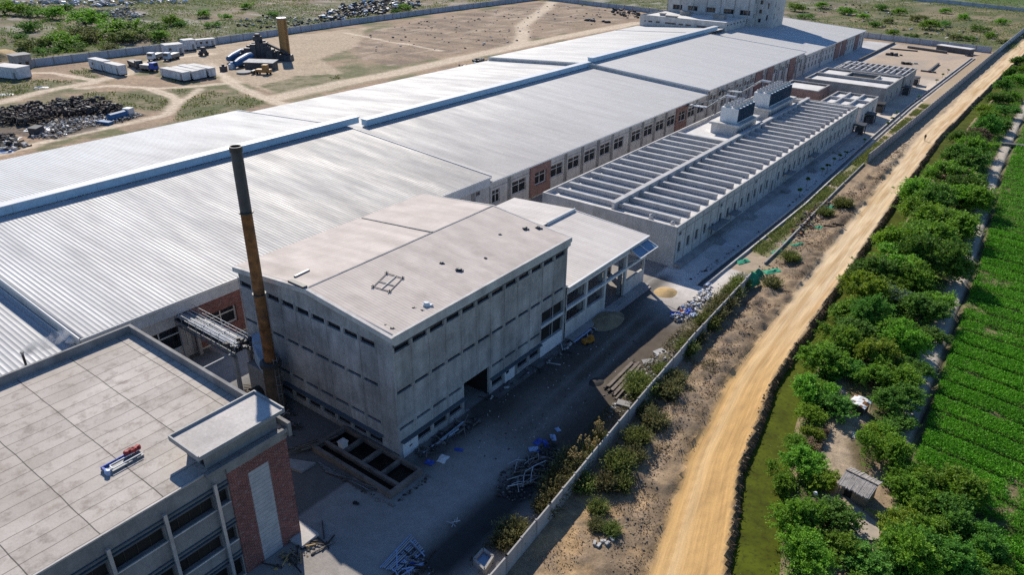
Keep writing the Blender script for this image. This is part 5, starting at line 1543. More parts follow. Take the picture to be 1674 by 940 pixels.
def panel_wall(name, label, pts, h, mat, panel=3.0, thick=0.14, post=0.2, capm=None, zf=True):
    t = thing(name, label, 'boundary wall', (*pts[0], 0))
    w, ps = MB(), MB()
    cum = 0
    for (ax, ay), (bx, by) in zip(pts, pts[1:]):
        L = math.hypot(bx - ax, by - ay); n = max(1, round(L / panel))
        ux, uy = (bx - ax) / L, (by - ay) / L; nx, ny = -uy, ux
        for k in range(n):
            s0, s1 = L * k / n + post / 2 + 0.003, L * (k + 1) / n - post / 2 - 0.003
            dz = rnd.uniform(-0.03, 0.03); lean = rnd.uniform(-0.03, 0.03)
            a, e = Vector((ax + ux * s0, ay + uy * s0, 0)), Vector((ax + ux * s1, ay + uy * s1, 0))
            nn = Vector((nx, ny, 0)) * (thick / 2)
            gz0 = ground_h(a.x, a.y) * 0.4 if zf else 0
            lo = Vector((0, 0, -0.3)); hi = Vector((0, 0, h + dz + gz0)); lv = Vector((nx, ny, 0)) * lean
            w.hexa([a - nn + lo, e - nn + lo, e + nn + lo, a + nn + lo, a - nn + hi + lv, e - nn + hi + lv, e + nn + hi + lv, a + nn + hi + lv])
        for k in range(n + 1):
            x, y = ax + ux * L * k / n, ay + uy * L * k / n
            ps.obox(x, y, -0.3, post, post * 1.1, h + 0.40, math.atan2(uy, ux))
    w.build('panels', M[mat], t)
    o = ps.build('posts', M[capm or 'grey_conc'], t)
    return t


panel_wall('boundary_wall', 'pale concrete panel wall beside the near stretch of the dirt road', FENCE, 2.0, 'fence_conc', 2.45)
panel_wall('boundary_wall', 'grey concrete wall along the far stretch of the dirt road', FENCE_FAR, 2.25, 'fence_conc', 3.0)
panel_wall('boundary_wall', 'grey wall running on beyond the factory corner at the top right', [(-31.0, 372.3), (-29.5, 470), (-24, 640)], 2.3, 'blue_wall', 5, zf=False)
panel_wall('boundary_wall', 'long blue-grey wall behind the parked trailers on the left', [(-290.6, 104.0), (-288.6, 128.0), (-286.6, 160.6), (-287.5, 209.7), (-290, 247.4), (-291.5, 305.8), (-290, 412)], 2.6, 'blue_wall', 6, 0.25, 0.35, zf=False)
panel_wall('boundary_wall', 'grey rear wall crossing behind the factory at the top', [(-289.6, 412.0), (-257.9, 407.3), (-205, 398.5), (-140, 390), (-84, 381.4), (-33.5, 372.4)], 2.4, 'blue_wall', 6, 0.25, 0.35, zf=False)
panel_wall('boundary_wall', 'distant grey wall at the top right corner beyond the scrub', [(-150, 598), (-97.9, 582), (-39, 554.5), (60, 510)], 2.4, 'blue_wall', 8, 0.25, 0.35, zf=False)

# drain channel along the yard
DR = [(-37.0, 96.5), (-36.7, 115), (-36.4, 141.4), (-37.4, 185), (-38.2, 243), (-37.0, 352)]
t = thing('drain_channel', 'long dark drain channel with pale kerbs along the yard edge', 'drain', (-37, 96.5, 0))
for off, nm, mt, hh, ww in ((-0.55, 'kerb', 'pale_conc', 0.45, 0.2), (0.55, 'kerb', 'pale_conc', 0.38, 0.24), (0.0, 'channel_bed', 'black_steel', 0.12, 0.88)):
    p = MB()
    for (ax, ay), (bx, by) in zip(DR, DR[1:]):
        p.hexa([(ax + off - ww / 2, ay, -0.1), (ax + off + ww / 2, ay, -0.1), (bx + off + ww / 2, by, -0.1), (bx + off - ww / 2, by, -0.1), (ax + off - ww / 2, ay, hh), (ax + off + ww / 2, ay, hh), (bx + off + ww / 2, by, hh), (bx + off - ww / 2, by, hh)])
    p.build(nm, M[mt], t)

LW = [tuple(at(*q)[:2]) for q in ((1250, 432), (1275, 408), (1302, 380), (1340, 340), (1380, 300), (1413, 268))]
t = thing('low_wall', 'low broken kerb wall between the drain and the soil verge', 'low wall', (*LW[0], 0))
p = MB()
for (ax, ay), (bx, by) in zip(LW, LW[1:]):
    p.bar((ax, ay, 0.15), (bx + (ax - bx) * 0.03, by + (ay - by) * 0.03, 0.2), 0.22, 0.5)
p.build('kerb', M['grey_conc'], t)

# unfinished plot at the far end of the yard
for (q0, q1, h, wd, lab) in (((1404, 100), (1462, 71), 0.9, 0.5, 'low dark foundation wall on the factory side of the far plot'), ((1484, 78), (1547, 87), 0.9, 1.2, 'long low dark wall at the back of the far plot'),
                             ((1455, 80), (1500, 84), 0.5, 0.4, 'thin grey foundation wall at the left back of the far plot'), ((1518, 118), (1534, 105), 0.7, 0.6, 'short dark wall at the right of the far plot'), ((1505, 116), (1530, 119), 0.5, 0.5, 'short foundation wall at the front right of the far plot')):
    a, e = at(*q0), at(*q1)
    p = MB(); p.bar(a + Vector((0, 0, h / 2)), e + Vector((0, 0, h / 2)), wd, h)
    tag(p.build('foundation_wall', M['dark_conc']), lab, 'foundation', 'foundation walls of the far plot')
a, e = at(1533, 81), at(1588, 89)
t = thing('long_shed', 'long narrow white-roofed shed against the rear wall', 'shed', tuple((a + e) / 2))
p = MB(); p.bar(a + Vector((0, 0, 1.0)), e + Vector((0, 0, 1.0)), 3.4, 2.0); p.build('wall', M['dark_conc'], t)
p = MB(); p.bar(a + Vector((0, 0, 2.15)), e + Vector((0, 0, 2.15)), 4.2, 0.2); p.build('roof', M['bright_roof'], t)
for q, s, lab, mt in (((1462, 90), 2.8, 'dark machine-like heap in the middle of the far plot', 'plant_grey'), ((1480, 104), 2.0, 'low grey-green heap in the front of the far plot', 'dark_rubble'), ((1493, 104), 1.2, 'small pale block beside the grey-green heap of the far plot', 'rubble_pale'), ((1587, 92), 1.6, 'dark pump at the corner of the far wall and drain', 'plant_grey')):
    c = stand(*q)
    p = MB()
    for k in range(9): p.obox(c.x + rnd.uniform(-s, s), c.y + rnd.uniform(-s * .6, s * .6), c.z - 0.05, rnd.uniform(0.4, 1) * s * .7, rnd.uniform(0.4, 1) * s * .6, rnd.uniform(0.2, 0.6) * s * .8, rnd.uniform(0, 3), tx=rnd.uniform(-.2, .2))
    tag(p.build('material_heap', M[mt]), lab, 'heap')

# ------------------------------------------------------------------ plants
print('plants')
ng = np.random.default_rng(11)


def quads(P, D, W_, L):
    """leaf quads: base P, direction D, side W_ (unit), lengths L"""
    n = len(P)
    L = np.broadcast_to(np.asarray(L, float).reshape(-1, 1), (n, 1))
    a = P; b = P + D * L * 0.5 + W_ * L * 0.28; c = P + D * L; d = P + D * L * 0.5 - W_ * L * 0.28
    V_ = np.stack([a, b, c, d], 1).reshape(-1, 3)
    F_ = np.arange(4 * n).reshape(-1, 4)
    return V_, F_


def unit(a): return a / (np.linalg.norm(a, axis=1, keepdims=True) + 1e-9)


def crown_mesh(seed, mat, nshoot=330, nleaf=36, leaf=0.098, droop=0.25, up=0.55, squash=0.8, rough=0.35, inner=0.25):
    """unit crown (radius about 1, base near z=0): leafy shoots of unequal length around a few leading limbs"""
    g = np.random.default_rng(seed)
    nl = 9
    ang = g.uniform(0, 6.283, nl); rr0 = np.sqrt(g.uniform(0.02, 1, nl)) * 0.72
    lead = np.stack([np.cos(ang) * rr0 * g.uniform(0.8, 1.2), np.sin(ang) * rr0, g.uniform(-0.35, 0.55, nl) * (1.1 - rr0)], 1)
    k = g.integers(0, nl, nshoot)
    cen = lead[k]; rad = g.uniform(0.24, 0.5, nl)[k][:, None]
    dirn = unit(g.normal(size=(nshoot, 3)) + np.array([0, 0, 0.3]))
    base = cen + dirn * rad * g.uniform(inner, 0.95, (nshoot, 1))
    base[:, 2] = base[:, 2] * squash + squash * 0.75
    base[:, 2] = np.maximum(base[:, 2], 0.05)
    sd = unit(dirn + unit(base - np.array([0, 0, 0.3])) * 0.6 + np.array([0, 0, up]) + g.normal(size=(nshoot, 3)) * rough)
    sl = g.uniform(0.2, 0.55, (nshoot, 1))
    t = np.linspace(0.05, 1, nleaf)[None, :, None]
    P = base[:, None, :] + sd[:, None, :] * sl[:, None, :] * t - np.array([0, 0, droop])[None, None, :] * (t ** 2) * sl[:, None, :]
    P = P + g.normal(size=P.shape) * 0.035
    P = P.reshape(-1, 3)
    n = len(P)
    D = unit(np.repeat(sd, nleaf, 0) * 0.35 + g.normal(size=(n, 3)) * np.array([1, 1, 0.55]) + np.array([0, 0, 0.1]))
    Wv = unit(np.cross(D, g.normal(size=(n, 3)) * 0.7 + np.array([0, 0, 1.0])))
    Ls = leaf * g.uniform(0.55, 1.25, n)
    V_, F_ = quads(P, D, Wv, Ls)
    tint = np.clip(np.repeat(g.uniform(0.05, 0.95, nshoot), nleaf) * 0.65 + g.uniform(0, 0.45, n), 0, 1)
    col = np.repeat(tint, 4)[:, None] * np.ones((1, 3))
    return mesh_np('crown', V_, F_, M[mat], col=col, link=False), lead, squash


def trunk_mesh(lead, squash, seed, n=7):
    g = random.Random(seed)
    b = MB()
    b.tube((0, 0, -0.1), (g.uniform(-.05, .05), g.uniform(-.05, .05), 0.35), 0.075, 0.055, n)
    for l in lead:
        e = Vector((l[0], l[1], l[2] * squash + squash * 0.75))
        mid_ = Vector((0, 0, 0.3)).lerp(e, 0.5) + Vector((g.uniform(-.06, .06), g.uniform(-.06, .06), 0.05))
        b.tube((0, 0, 0.3), mid_, 0.045, 0.03, 5); b.tube(mid_, e, 0.03, 0.012, 5)
    me = bpy.data.meshes.new('trunk'); me.from_pydata(b.v, [], b.f); me.materials.append(M['bark']); me.update()
    return me


CR_ = {}
for code, mt, args in (('g', 'leaf_g', {}), ('d', 'leaf_d', dict(leaf=0.10)), ('y', 'leaf_y', dict(leaf=0.10)), ('p', 'leaf_p', dict(leaf=0.09, nshoot=120)), ('b', 'leaf_b', dict(leaf=0.13, nshoot=80, up=0.9))):
    CR_[code] = []
    for s in range(4 if code in 'gd' else 2):
        cm, lead, sq = crown_mesh(100 + s * 7 + ord(code), mt, **args)
        CR_[code].append((cm, trunk_mesh(lead, sq, s)))


def place_tree(name, px, py, rpx, code, label, group, cat='tree', zc=1.3, squash=None):
    p = at(px, py, zc)
    dist = (p - Vector((0, 0, CAM_H))).dot(CF)
    r = rpx * dist / F_PX
    x, y = p.x, p.y
    z = ground_h(x, y)
    if z < -0.5: z = -0.5
    t = thing(name, label, cat, (x, y, z - 0.05), group, rnd.uniform(0, 6.28))
    cm, tm = rnd.choice(CR_[code])
    h = rnd.uniform(0.7, 1.1) * (squash or 1.0)
    t.scale = (r * rnd.uniform(0.8, 1.2), r * rnd.uniform(0.8, 1.2), r * h * rnd.uniform(0.8, 1.2))
    for nm, me in (('trunk', tm), ('crown', cm)):
        o = bpy.data.objects.new(nm, me); COL.objects.link(o); o.parent = t
    return t


LOOK = {'g': 'bright green', 'd': 'dark green', 'y': 'yellow-green', 'p': 'silvery pale', 'b': 'dry brown'}
ORD = ['first', 'second', 'third', 'fourth', 'fifth', 'sixth', 'seventh', 'eighth', 'ninth', 'tenth', 'eleventh', 'twelfth', 'thirteenth', 'fourteenth', 'fifteenth', 'sixteenth', 'seventeenth', 'eighteenth', 'nineteenth', 'twentieth',
       'twenty-first', 'twenty-second', 'twenty-third', 'twenty-fourth', 'twenty-fifth', 'twenty-sixth', 'twenty-seventh', 'twenty-eighth', 'twenty-ninth', 'thirtieth', 'thirty-first', 'thirty-second', 'thirty-third', 'thirty-fourth']
CANAL = [(1300, 908, 36, 'g'), (1345, 895, 34, 'g'), (1287, 852, 32, 'g'), (1330, 846, 34, 'd'), (1262, 768, 24, 'g'), (1300, 754, 32, 'g'), (1328, 777, 22, 'y'), (1288, 714, 16, 'g'), (1313, 703, 16, 'y'), (1318, 645, 32, 'g'), (1346, 662, 26, 'd'), (1310, 676, 18, 'y'),
         (1330, 592, 34, 'g'), (1366, 604, 28, 'd'), (1316, 622, 22, 'g'), (1352, 562, 28, 'g'), (1388, 546, 28, 'd'), (1368, 514, 30, 'g'), (1406, 520, 28, 'd'), (1392, 480, 32, 'y'), (1432, 472, 36, 'g'), (1412, 444, 30, 'd'), (1450, 432, 38, 'g'), (1470, 396, 40, 'g'), (1440, 404, 24, 'y'),
         (1492, 362, 36, 'g'), (1514, 332, 34, 'g'), (1480, 350, 22, 'y'), (1524, 298, 30, 'g'), (1548, 272, 28, 'd'), (1552, 318, 26, 'd'), (1562, 246, 18, 'g'), (1580, 226, 15, 'b'), (1592, 206, 14, 'b'), (1570, 262, 16, 'y'), (1392, 585, 14, 'b'), (1384, 560, 12, 'b'), (1330, 700, 12, 'b'), (1316, 722, 13, 'b'), (1545, 250, 14, 'b')]
FIELD = [(1440, 908, 36, 'd'), (1485, 908, 38, 'g'), (1530, 908, 40, 'd'), (1575, 905, 38, 'g'), (1612, 884, 28, 'd'), (1630, 930, 28, 'g'), (1418, 930, 26, 'g'), (1482, 858, 34, 'y'), (1516, 852, 36, 'g'), (1560, 842, 38, 'd'), (1592, 812, 28, 'g'), (1545, 792, 36, 'g'), (1500, 800, 36, 'g'), (1480, 780, 26, 'd'),
         (1440, 738, 38, 'g'), (1472, 706, 22, 'g'), (1438, 706, 18, 'y'), (1492, 656, 34, 'd'), (1490, 690, 26, 'd'), (1456, 622, 24, 'g'), (1484, 614, 36, 'g'), (1516, 604, 26, 'd'), (1452, 586, 30, 'y'), (1504, 562, 34, 'g'), (1534, 548, 26, 'd'), (1474, 542, 26, 'g'), (1528, 506, 36, 'd'), (1556, 492, 24, 'g'),
         (1490, 488, 24, 'p'), (1502, 450, 32, 'g'), (1546, 440, 36, 'd'), (1570, 418, 24, 'g'), (1522, 405, 34, 'g'), (1560, 376, 36, 'g'), (1590, 372, 22, 'd'), (1546, 338, 28, 'd'), (1590, 332, 30, 'g'), (1612, 300, 20, 'd'), (1582, 300, 24, 'b'), (1598, 268, 26, 'd'), (1618, 246, 20, 'g'), (1600, 232, 18, 'd'),
         (1612, 214, 18, 'd'), (1634, 205, 17, 'd'), (1622, 190, 16, 'g'), (1612, 178, 12, 'y'), (1645, 184, 15, 'd'), (1632, 164, 15, 'd'), (1652, 158, 14, 'g'), (1640, 142, 13, 'd'), (1658, 134, 13, 'g'), (1650, 118, 11, 'd'), (1667, 112, 11, 'g'), (1664, 96, 10, 'd')]


def plant_row(rows, side, nm):
    order = sorted(range(len(rows)), key=lambda i: -rows[i][1])
    seen = {}
    for i in order:
        px, py, r, c = rows[i]
        k = seen.get(c, 0); seen[c] = k + 1
        if c == 'p': lab = 'silvery pale bush among darker trees halfway up the planted strip'
        else: lab = f'{LOOK[c]} bush, {ORD[k]} of its colour from the near end along the {side}'
        place_tree('bush', px - (22 if side.startswith('field') and 230 < py < 740 and px > 1440 else 0) + ((16 if py > 500 else 20) if side.startswith('canal') else 0), py, r * (1.18 if side.startswith('canal') else 1.12), c, lab, 'bushes on the strip between canal and field', 'bush')


plant_row(CANAL, 'canal edge', 'bush')
plant_row(FIELD, 'field edge', 'bush')


# spiky weeds and saplings
def weed_mesh(seed, mat, n=420, spread=0.9, seedheads=False):
    g = np.random.default_rng(seed)
    r = g.uniform(0, 0.35, n); a = g.uniform(0, 6.283, n)
    P = np.stack([np.cos(a) * r, np.sin(a) * r, np.zeros(n)], 1)
    D = unit(np.stack([np.cos(a) * spread * g.uniform(0.1, 1, n), np.sin(a) * spread * g.uniform(0.1, 1, n), g.uniform(0.5, 1.3, n)], 1) + g.normal(size=(n, 3)) * 0.18)
    Ls = g.uniform(0.5, 1.15, n)
    W_ = unit(np.cross(D, np.array([0, 0, 1.0])))
    a_ = P; b_ = P + D * (Ls * 0.5)[:, None] + W_ * 0.022; c_ = P + D * Ls[:, None] - np.array([0, 0, 0.12]) * (Ls ** 2)[:, None]; d_ = P + D * (Ls * 0.5)[:, None] - W_ * 0.022
    V1 = np.stack([a_, b_, c_, d_], 1).reshape(-1, 3)
    # side leaves along the stems
    m = n * 5
    k = g.integers(0, n, m); t = g.uniform(0.25, 1.0, m)
    P2 = P[k] + D[k] * (Ls[k] * t)[:, None] - np.array([0, 0, 0.12]) * ((Ls[k] * t) ** 2)[:, None]
    D2 = unit(D[k] * 0.6 + g.normal(size=(m, 3)) * 0.8)
    V2, _ = quads(P2, D2, unit(np.cross(D2, g.normal(size=(m, 3)))), g.uniform(0.06, 0.15, m))
    V_ = np.concatenate([V1, V2]); F_ = np.arange(len(V_)).reshape(-1, 4)
    tint = np.repeat(g.uniform(0, 1, len(F_)), 4)[:, None] * np.ones((1, 3))
    return mesh_np('foliage', V_, F_, M[mat], col=tint, link=False)


def stalk_mesh(seed, mat):
    b = MB(); g = random.Random(seed)
    for k in range(7):
        a = g.uniform(0, 6.28); l = g.uniform(0.5, 0.8)
        b.tube((0, 0, -0.05), (math.cos(a) * 0.4 * l, math.sin(a) * 0.4 * l, l), 0.02, 0.008, 4)
    me = bpy.data.meshes.new('stems'); me.from_pydata(b.v, [], b.f); me.materials.append(M[mat]); me.update()
    return me


WEED = [weed_mesh(300 + i, 'leaf_o' if i else 'leaf_w') for i in range(3)] + [weed_mesh(310, 'leaf_w', spread=1.2)] + [weed_mesh(320, 'leaf_o', spread=1.2, n=420)]
STEM = [stalk_mesh(i, 'bark') for i in range(2)]
WL = [(1042, 722, 22, 0, 'spiky olive weed beside the road side of the wall, nearest the road'), (1036, 748, 20, 1, 'tufted olive weed just nearer than the one closest to the road'), (1012, 762, 26, 0, 'big spreading olive weed in the middle of the clump outside the wall'),
      (992, 792, 20, 2, 'pale olive weed in front of the big spreading one'), (1016, 792, 18, 0, 'olive weed to the right of the pale one outside the wall'), (952, 792, 20, 3, 'bright yellow-green weed leaning against the wall foot'), (978, 830, 16, 3, 'low yellow-green weed in the shade below the clump'),
      (1000, 866, 15, 3, 'small green tuft beside bricks on the soil verge'), (975, 858, 13, 4, 'dark green tuft in the wall shadow near the bricks'), (1072, 690, 20, 4, 'dark weed in wall shadow at the upper end of the clump'), (1090, 640, 22, 4, 'dark weed hugging the wall where the shadow starts'), (1105, 622, 18, 2, 'upper olive weed on the road side of the wall'),
      (1052, 668, 16, 4, 'dark leafy weed between two others along the wall foot'), (1046, 640, 24, 3, 'yellow-green shrub growing inside the wall by the timber pile'), (1040, 622, 16, 3, 'smaller yellow-green shrub inside the wall by the timber pile'), (1084, 606, 14, 3, 'low yellowish weed inside the wall beyond the timber pile'),
      (922, 785, 26, 4, 'dark green weed inside the wall by the pole heap'), (905, 806, 24, 4, 'dark shaded weed inside the wall below the pole heap'), (936, 762, 24, 4, 'dark weed inside the wall behind the pole heap'), (893, 830, 20, 4, 'dark weed inside the wall near the black strip'), (838, 872, 24, 4, 'dark weed inside the wall near the bottom of the picture'), (822, 888, 18, 4, 'lowest dark weed inside the wall by the concrete tank'),
      (1183, 500, 20, 1, 'olive weed in the fenced strip, second from the green net'), (1196, 484, 18, 0, 'olive weed in the fenced strip closest to the green net'), (1168, 518, 20, 2, 'olive weed in the fenced strip beside the rubbish heap'), (1155, 532, 20, 0, 'olive weed in the fenced strip below the rubbish heap'), (1138, 552, 16, 4, 'dark weed in the fenced strip farther below the rubbish heap'), (1122, 572, 18, 0, 'lowest olive weed in the lit fenced strip'), (1210, 466, 15, 3, 'yellow-green weed right behind the wall end at the green net'),
      (1262, 466, 16, 1, 'grassy tuft on the soil beside the fallen green net'), (1292, 424, 14, 3, 'green tuft on the soil near small net scraps'), (1350, 348, 12, 3, 'grass tuft at the road edge by the reddish rubble'), (1378, 336, 14, 3, 'bright grass tuft beside the road above the rubble')]
for px, py, r, k, lab in WL:
    p = at(px, py, 0.5); d = (p - Vector((0, 0, CAM_H))).dot(CF); s = r * d / F_PX * 1.4
    t = thing('weed', lab, 'weed', (p.x, p.y, ground_h(p.x, p.y) - 0.05), 'weeds along the concrete wall', rnd.uniform(0, 6))
    t.scale = (s, s, s * 1.05)
    for nm, me in (('stems', STEM[k % 2]), ('foliage', WEED[k])):
        o = bpy.data.objects.new(nm, me); COL.objects.link(o); o.parent = t

# pale-tufted reeds by the wall
for i, (px, py, h, lab) in enumerate(((975, 712, 3.0, 'tall reed clump with pale tufts, closest to the wall top'), (958, 730, 2.6, 'tall pale-tufted reed clump in the middle of the three'), (938, 752, 2.2, 'shortest pale-tufted reed clump beside the pole heap'))):
    c = stand(px + 4, py + 16)
    t = thing('reed_clump', lab, 'reeds', tuple(c), 'pale-tufted reeds inside the wall')
    b, tf = MB(), MB()
    for k in range(26):
        a = rnd.uniform(0, 6.28); r0 = rnd.uniform(0, 0.8); l = h * rnd.uniform(0.6, 1.05)
        bx, by = c.x + math.cos(a) * r0, c.y + math.sin(a) * r0
        tx, ty = bx + rnd.uniform(-.4, .4), by + rnd.uniform(-.4, .4)
        b.tube((bx, by, c.z - 0.05), (tx, ty, c.z + l), 0.025, 0.012, 4)
        for q in range(3): tf.chunk((tx + rnd.uniform(-.08, .08), ty + rnd.uniform(-.08, .08), c.z + l - q * 0.1), 0.10)
    b.v += [tuple(q) for q in tf.v]; b.f += [tuple(i + len(b.v) - len(tf.v) for i in f) for f in tf.f]; b.m += tf.m
    b.build('stems', M['straw'], t)
    o = bpy.data.objects.new('leaves', WEED[0]); COL.objects.link(o); o.scale = (1.2, 1.2, h * 0.7); o.location = (0, 0, 0); o.parent = t

# saplings along the yard drain
for i, (px, py, h) in enumerate(((1306, 322, 2.2), (1318, 306, 2.6), (1343, 286, 2.0), (1352, 280, 2.0), (1362, 268, 1.8), (1372, 262, 1.8), (1382, 256, 1.6), (1412, 236, 1.8), (1450, 208, 1.8), (1457, 200, 1.8), (1465, 190, 1.8), (1501, 163, 1.7), (1530, 137, 1.9), (1540, 127, 1.9), (1549, 120, 1.9))):
    c = stand(px, py)
    t = thing('sapling', f'thin young tree by the yard drain, {ORD[i]} from the near end', 'young tree', tuple(c), 'saplings along the yard drain', rnd.uniform(0, 6))
    b = MB(); b.tube((0, 0, -0.05), (0.05, 0, h * 0.8), 0.05, 0.03, 5); me = bpy.data.meshes.new('trunk'); me.from_pydata(b.v, [], b.f); me.materials.append(M['bark'])
    o = bpy.data.objects.new('trunk', me); COL.objects.link(o); o.parent = t
    o = bpy.data.objects.new('crown', rnd.choice(CR_['d'])[0]); COL.objects.link(o); o.parent = t; o.location = (0, 0, h * 0.55); o.scale = (0.5, 0.5, h * 0.22)

# low growth: one uncountable cover
def leaf_cover(name, P, size, mat, upright=0.5):
    n = len(P)
    D = unit(ng.normal(size=(n, 3)) * np.array([1, 1, 0.3]) + np.array([0, 0, upright]))
    Wv = unit(np.cross(D, ng.normal(size=(n, 3))))
    V_, F_ = quads(P, D, Wv, size)
    t_ = fbm(P[:, 0], P[:, 1], 4.0, 5, 3) * 0.5 + ng.uniform(0, 0.5, n)
    o = mesh_np(name, V_, F_, M[mat], col=np.repeat(np.clip(t_, 0, 1), 4)[:, None] * np.ones((1, 3)))
    return tag(o, kind='stuff')


def ground_hv(x, y):
    i = np.clip(np.searchsorted(xs, x) - 1, 0, NX - 2); j = np.clip(np.searchsorted(ys, y) - 1, 0, NY - 2)
    tx = (x - xs[i]) / (xs[i + 1] - xs[i]); ty = (y - ys[j]) / (ys[j + 1] - ys[j])
    return (Hh[j, i] * (1 - tx) + Hh[j, i + 1] * tx) * (1 - ty) + (Hh[j + 1, i] * (1 - tx) + Hh[j + 1, i + 1] * tx) * ty


def sample(x0, x1, y0, y1, n): return ng.uniform(x0, x1, n), ng.uniform(y0, y1, n)


# crop: denser where it shows larger
Px, Py = [], []
for (ya, yb_, n) in ((46, 75, 90000), (75, 105, 90000), (105, 150, 76000), (150, 220, 46000), (220, 330, 30000), (330, 430, 12000)):
    x, y = sample(-9, 13, ya, yb_, n)
    fl_ = lerp_x(y, FIELD_L); edge = np.interp(y, [46, 62.7, 86.5, 120, 184, 358], [10.5, 8.0, 5.7, 2.5, -3.6, -20]) + 2.5
    rw = (y - 87.4 + 0.11 * (x + 3.6)) / 3.72
    dd = np.abs(rw - np.round(rw)) * 3.72
    patch = fbm(x, y, 3.0, 77, 3)
    ok = (x > fl_ + 0.15 + 0.5 * (patch - 0.5)) & (x < np.maximum(edge, fl_ + 3)) & (dd > 0.23 + 0.0016 * np.clip(y - 60, 0, 200)) & (patch + ng.uniform(-0.12, 0.12, n) > 0.27)
    Px.append(x[ok]); Py.append(y[ok])
Px = np.concatenate(Px); Py = np.concatenate(Py)
rw = (Py - 87.4 + 0.11 * (Px + 3.6)) / 3.72; dd = np.abs(rw - np.round(rw)) * 3.72
hh_ = 0.04 + 0.34 * sstep(0.1, 0.4, dd) * ng.uniform(0.2, 1.0, len(Px)) * (0.6 + 0.7 * fbm(Px, Py, 1.2, 88, 3))
leaf_cover('crop_plants', np.stack([Px, Py, ground_hv(Px, Py) + hh_], 1), 0.16 + 0.0009 * Py, 'crop', 0.9)

# undergrowth on the strip, canal edges and weedy verges
x, y = sample(-20, 2, 46, 420, 240000)
cr_, fl_ = lerp_x(y, CANAL_R), lerp_x(y, FIELD_L)
hd = dist_poly(x, y, [tuple(p[:2]) for p in HUTP])
ok = (x > cr_ - 0.9 - 0.5 + (fbm(x, y, 2, 12) - .5) * 1.8) & (x < fl_ - 0.2) & ((x < fl_ - 2.9) | (ng.uniform(0, 1, len(x)) < 0.04)) & (hd > 2.0 + 1.0 * (fbm(x, y, 2, 15) - 0.5)) & (fbm(x, y, 3, 13) > 0.33) & (np.hypot(x - at(1408, 858).x, y - at(1408, 858).y) > 2.6)
x, y = x[ok], y[ok]
leaf_cover('undergrowth', np.stack([x, y, ground_hv(x, y) + ng.uniform(0.0, 2.8, len(x)) * fbm(x, y, 2.2, 14) ** 2], 1), 0.21, 'leaf_g', 0.8)
x, y = sample(-34, -22, 34, 105, 60000)
fe_ = lerp_x(y, FENCE)
ok = ((fbm(x, y, 1.6, 16) > 0.47) & (x < fe_ - 0.2) & (x > fe_ - 3.4) & (y > 34)) | ((fbm(x, y, 2.0, 17) > 0.53 + 0.06 * (x - fe_ - 2)) & (x > fe_ + 0.3) & (x < fe_ + 6) & (y < 80) & (y > 47))
x, y = x[ok], y[ok]
leaf_cover('verge_weeds', np.stack([x, y, ground_hv(x, y) + ng.uniform(0, 0.55, len(x)) * fbm(x, y, 1.2, 18)], 1), 0.17, 'leaf_o', 1.2)
x, y = sample(-36.2, -33.6, 112, 250, 16000)
ok = fbm(x, y, 4, 231) > 0.40
x, y = x[ok], y[ok]
leaf_cover('drain_grass', np.stack([x, y, ground_hv(x, y) + ng.uniform(0, 0.3, len(x))], 1), 0.28, 'leaf_w', 1.2)
x, y = sample(-34, -18, 34, 200, 90000)
fe_ = lerp_x(y, FENCE); rl_ = lerp_x(y, ROAD_L)
ok = (x > fe_ + 0.3) & (x < rl_ - 0.3) & ((y < 103) | (x > -36)) & (fbm(x, y, 3.0, 57, 4) > 0.5) & (ng.uniform(0, 1, len(x)) < 0.4)
x, y = x[ok], y[ok]
leaf_cover('dry_verge_grass', np.stack([x, y, ground_hv(x, y) + ng.uniform(0, 0.2, len(x))], 1), 0.2, 'leaf_b', 1.0)
# dry roots and straw hanging down the cut bank
y = ng.uniform(45, 210, 5000); x = lerp_x(y, ROAD_R) + ng.uniform(-0.2, 0.9, len(y))
P = np.stack([x, y, ground_hv(x, y) + 0.04], 1); n = len(P)
D = unit(np.stack([np.full(n, 0.9), ng.normal(size=n) * 0.5, -0.8 + ng.normal(size=n) * 0.35], 1))
V_, F_ = quads(P, D, unit(np.cross(D, ng.normal(size=(n, 3)))) * 0.25, ng.uniform(0.25, 0.7, n))
tag(mesh_np('bank_roots', V_, F_, M['leaf_b'], col=np.repeat(ng.uniform(0, 1, n), 4)[:, None] * np.ones((1, 3))), kind='stuff')

# scrub beyond the walls
SHR = {c: [crown_mesh(700 + i + ord(c), m_, nshoot=130, nleaf=22, leaf=0.12, squash=0.6)[0] for i in range(2)] for c, m_ in (('g', 'leaf_g'), ('d', 'leaf_d'), ('y', 'leaf_w'))}
SC_L = [(8, 22, 18, 'g'), (40, 24, 15, 'g'), (62, 26, 12, 'd'), (85, 28, 15, 'g'), (98, 18, 12, 'd'), (140, 40, 22, 'g'), (155, 32, 14, 'd'), (185, 52, 19, 'g'), (212, 56, 22, 'g'), (240, 56, 20, 'd'), (262, 60, 12, 'g'), (200, 64, 18, 'y'), (150, 62, 20, 'y'), (128, 66, 15, 'y'), (100, 74, 20, 'g'), (118, 78, 14, 'd'), (62, 74, 18, 'y'), (78, 84, 10, 'd'), (45, 72, 13, 'y'), (45, 48, 15, 'd'),
        (285, 37, 14, 'g'), (296, 40, 9, 'd'), (338, 24, 10, 'g'), (347, 43, 8, 'd'), (366, 28, 8, 'g'), (408, 12, 8, 'g'), (446, 23, 7, 'd'), (30, 62, 10, 'd'), (173, 78, 10, 'y'), (300, 62, 7, 'y'), (660, 15, 9, 'g'), (645, 18, 6, 'd')]
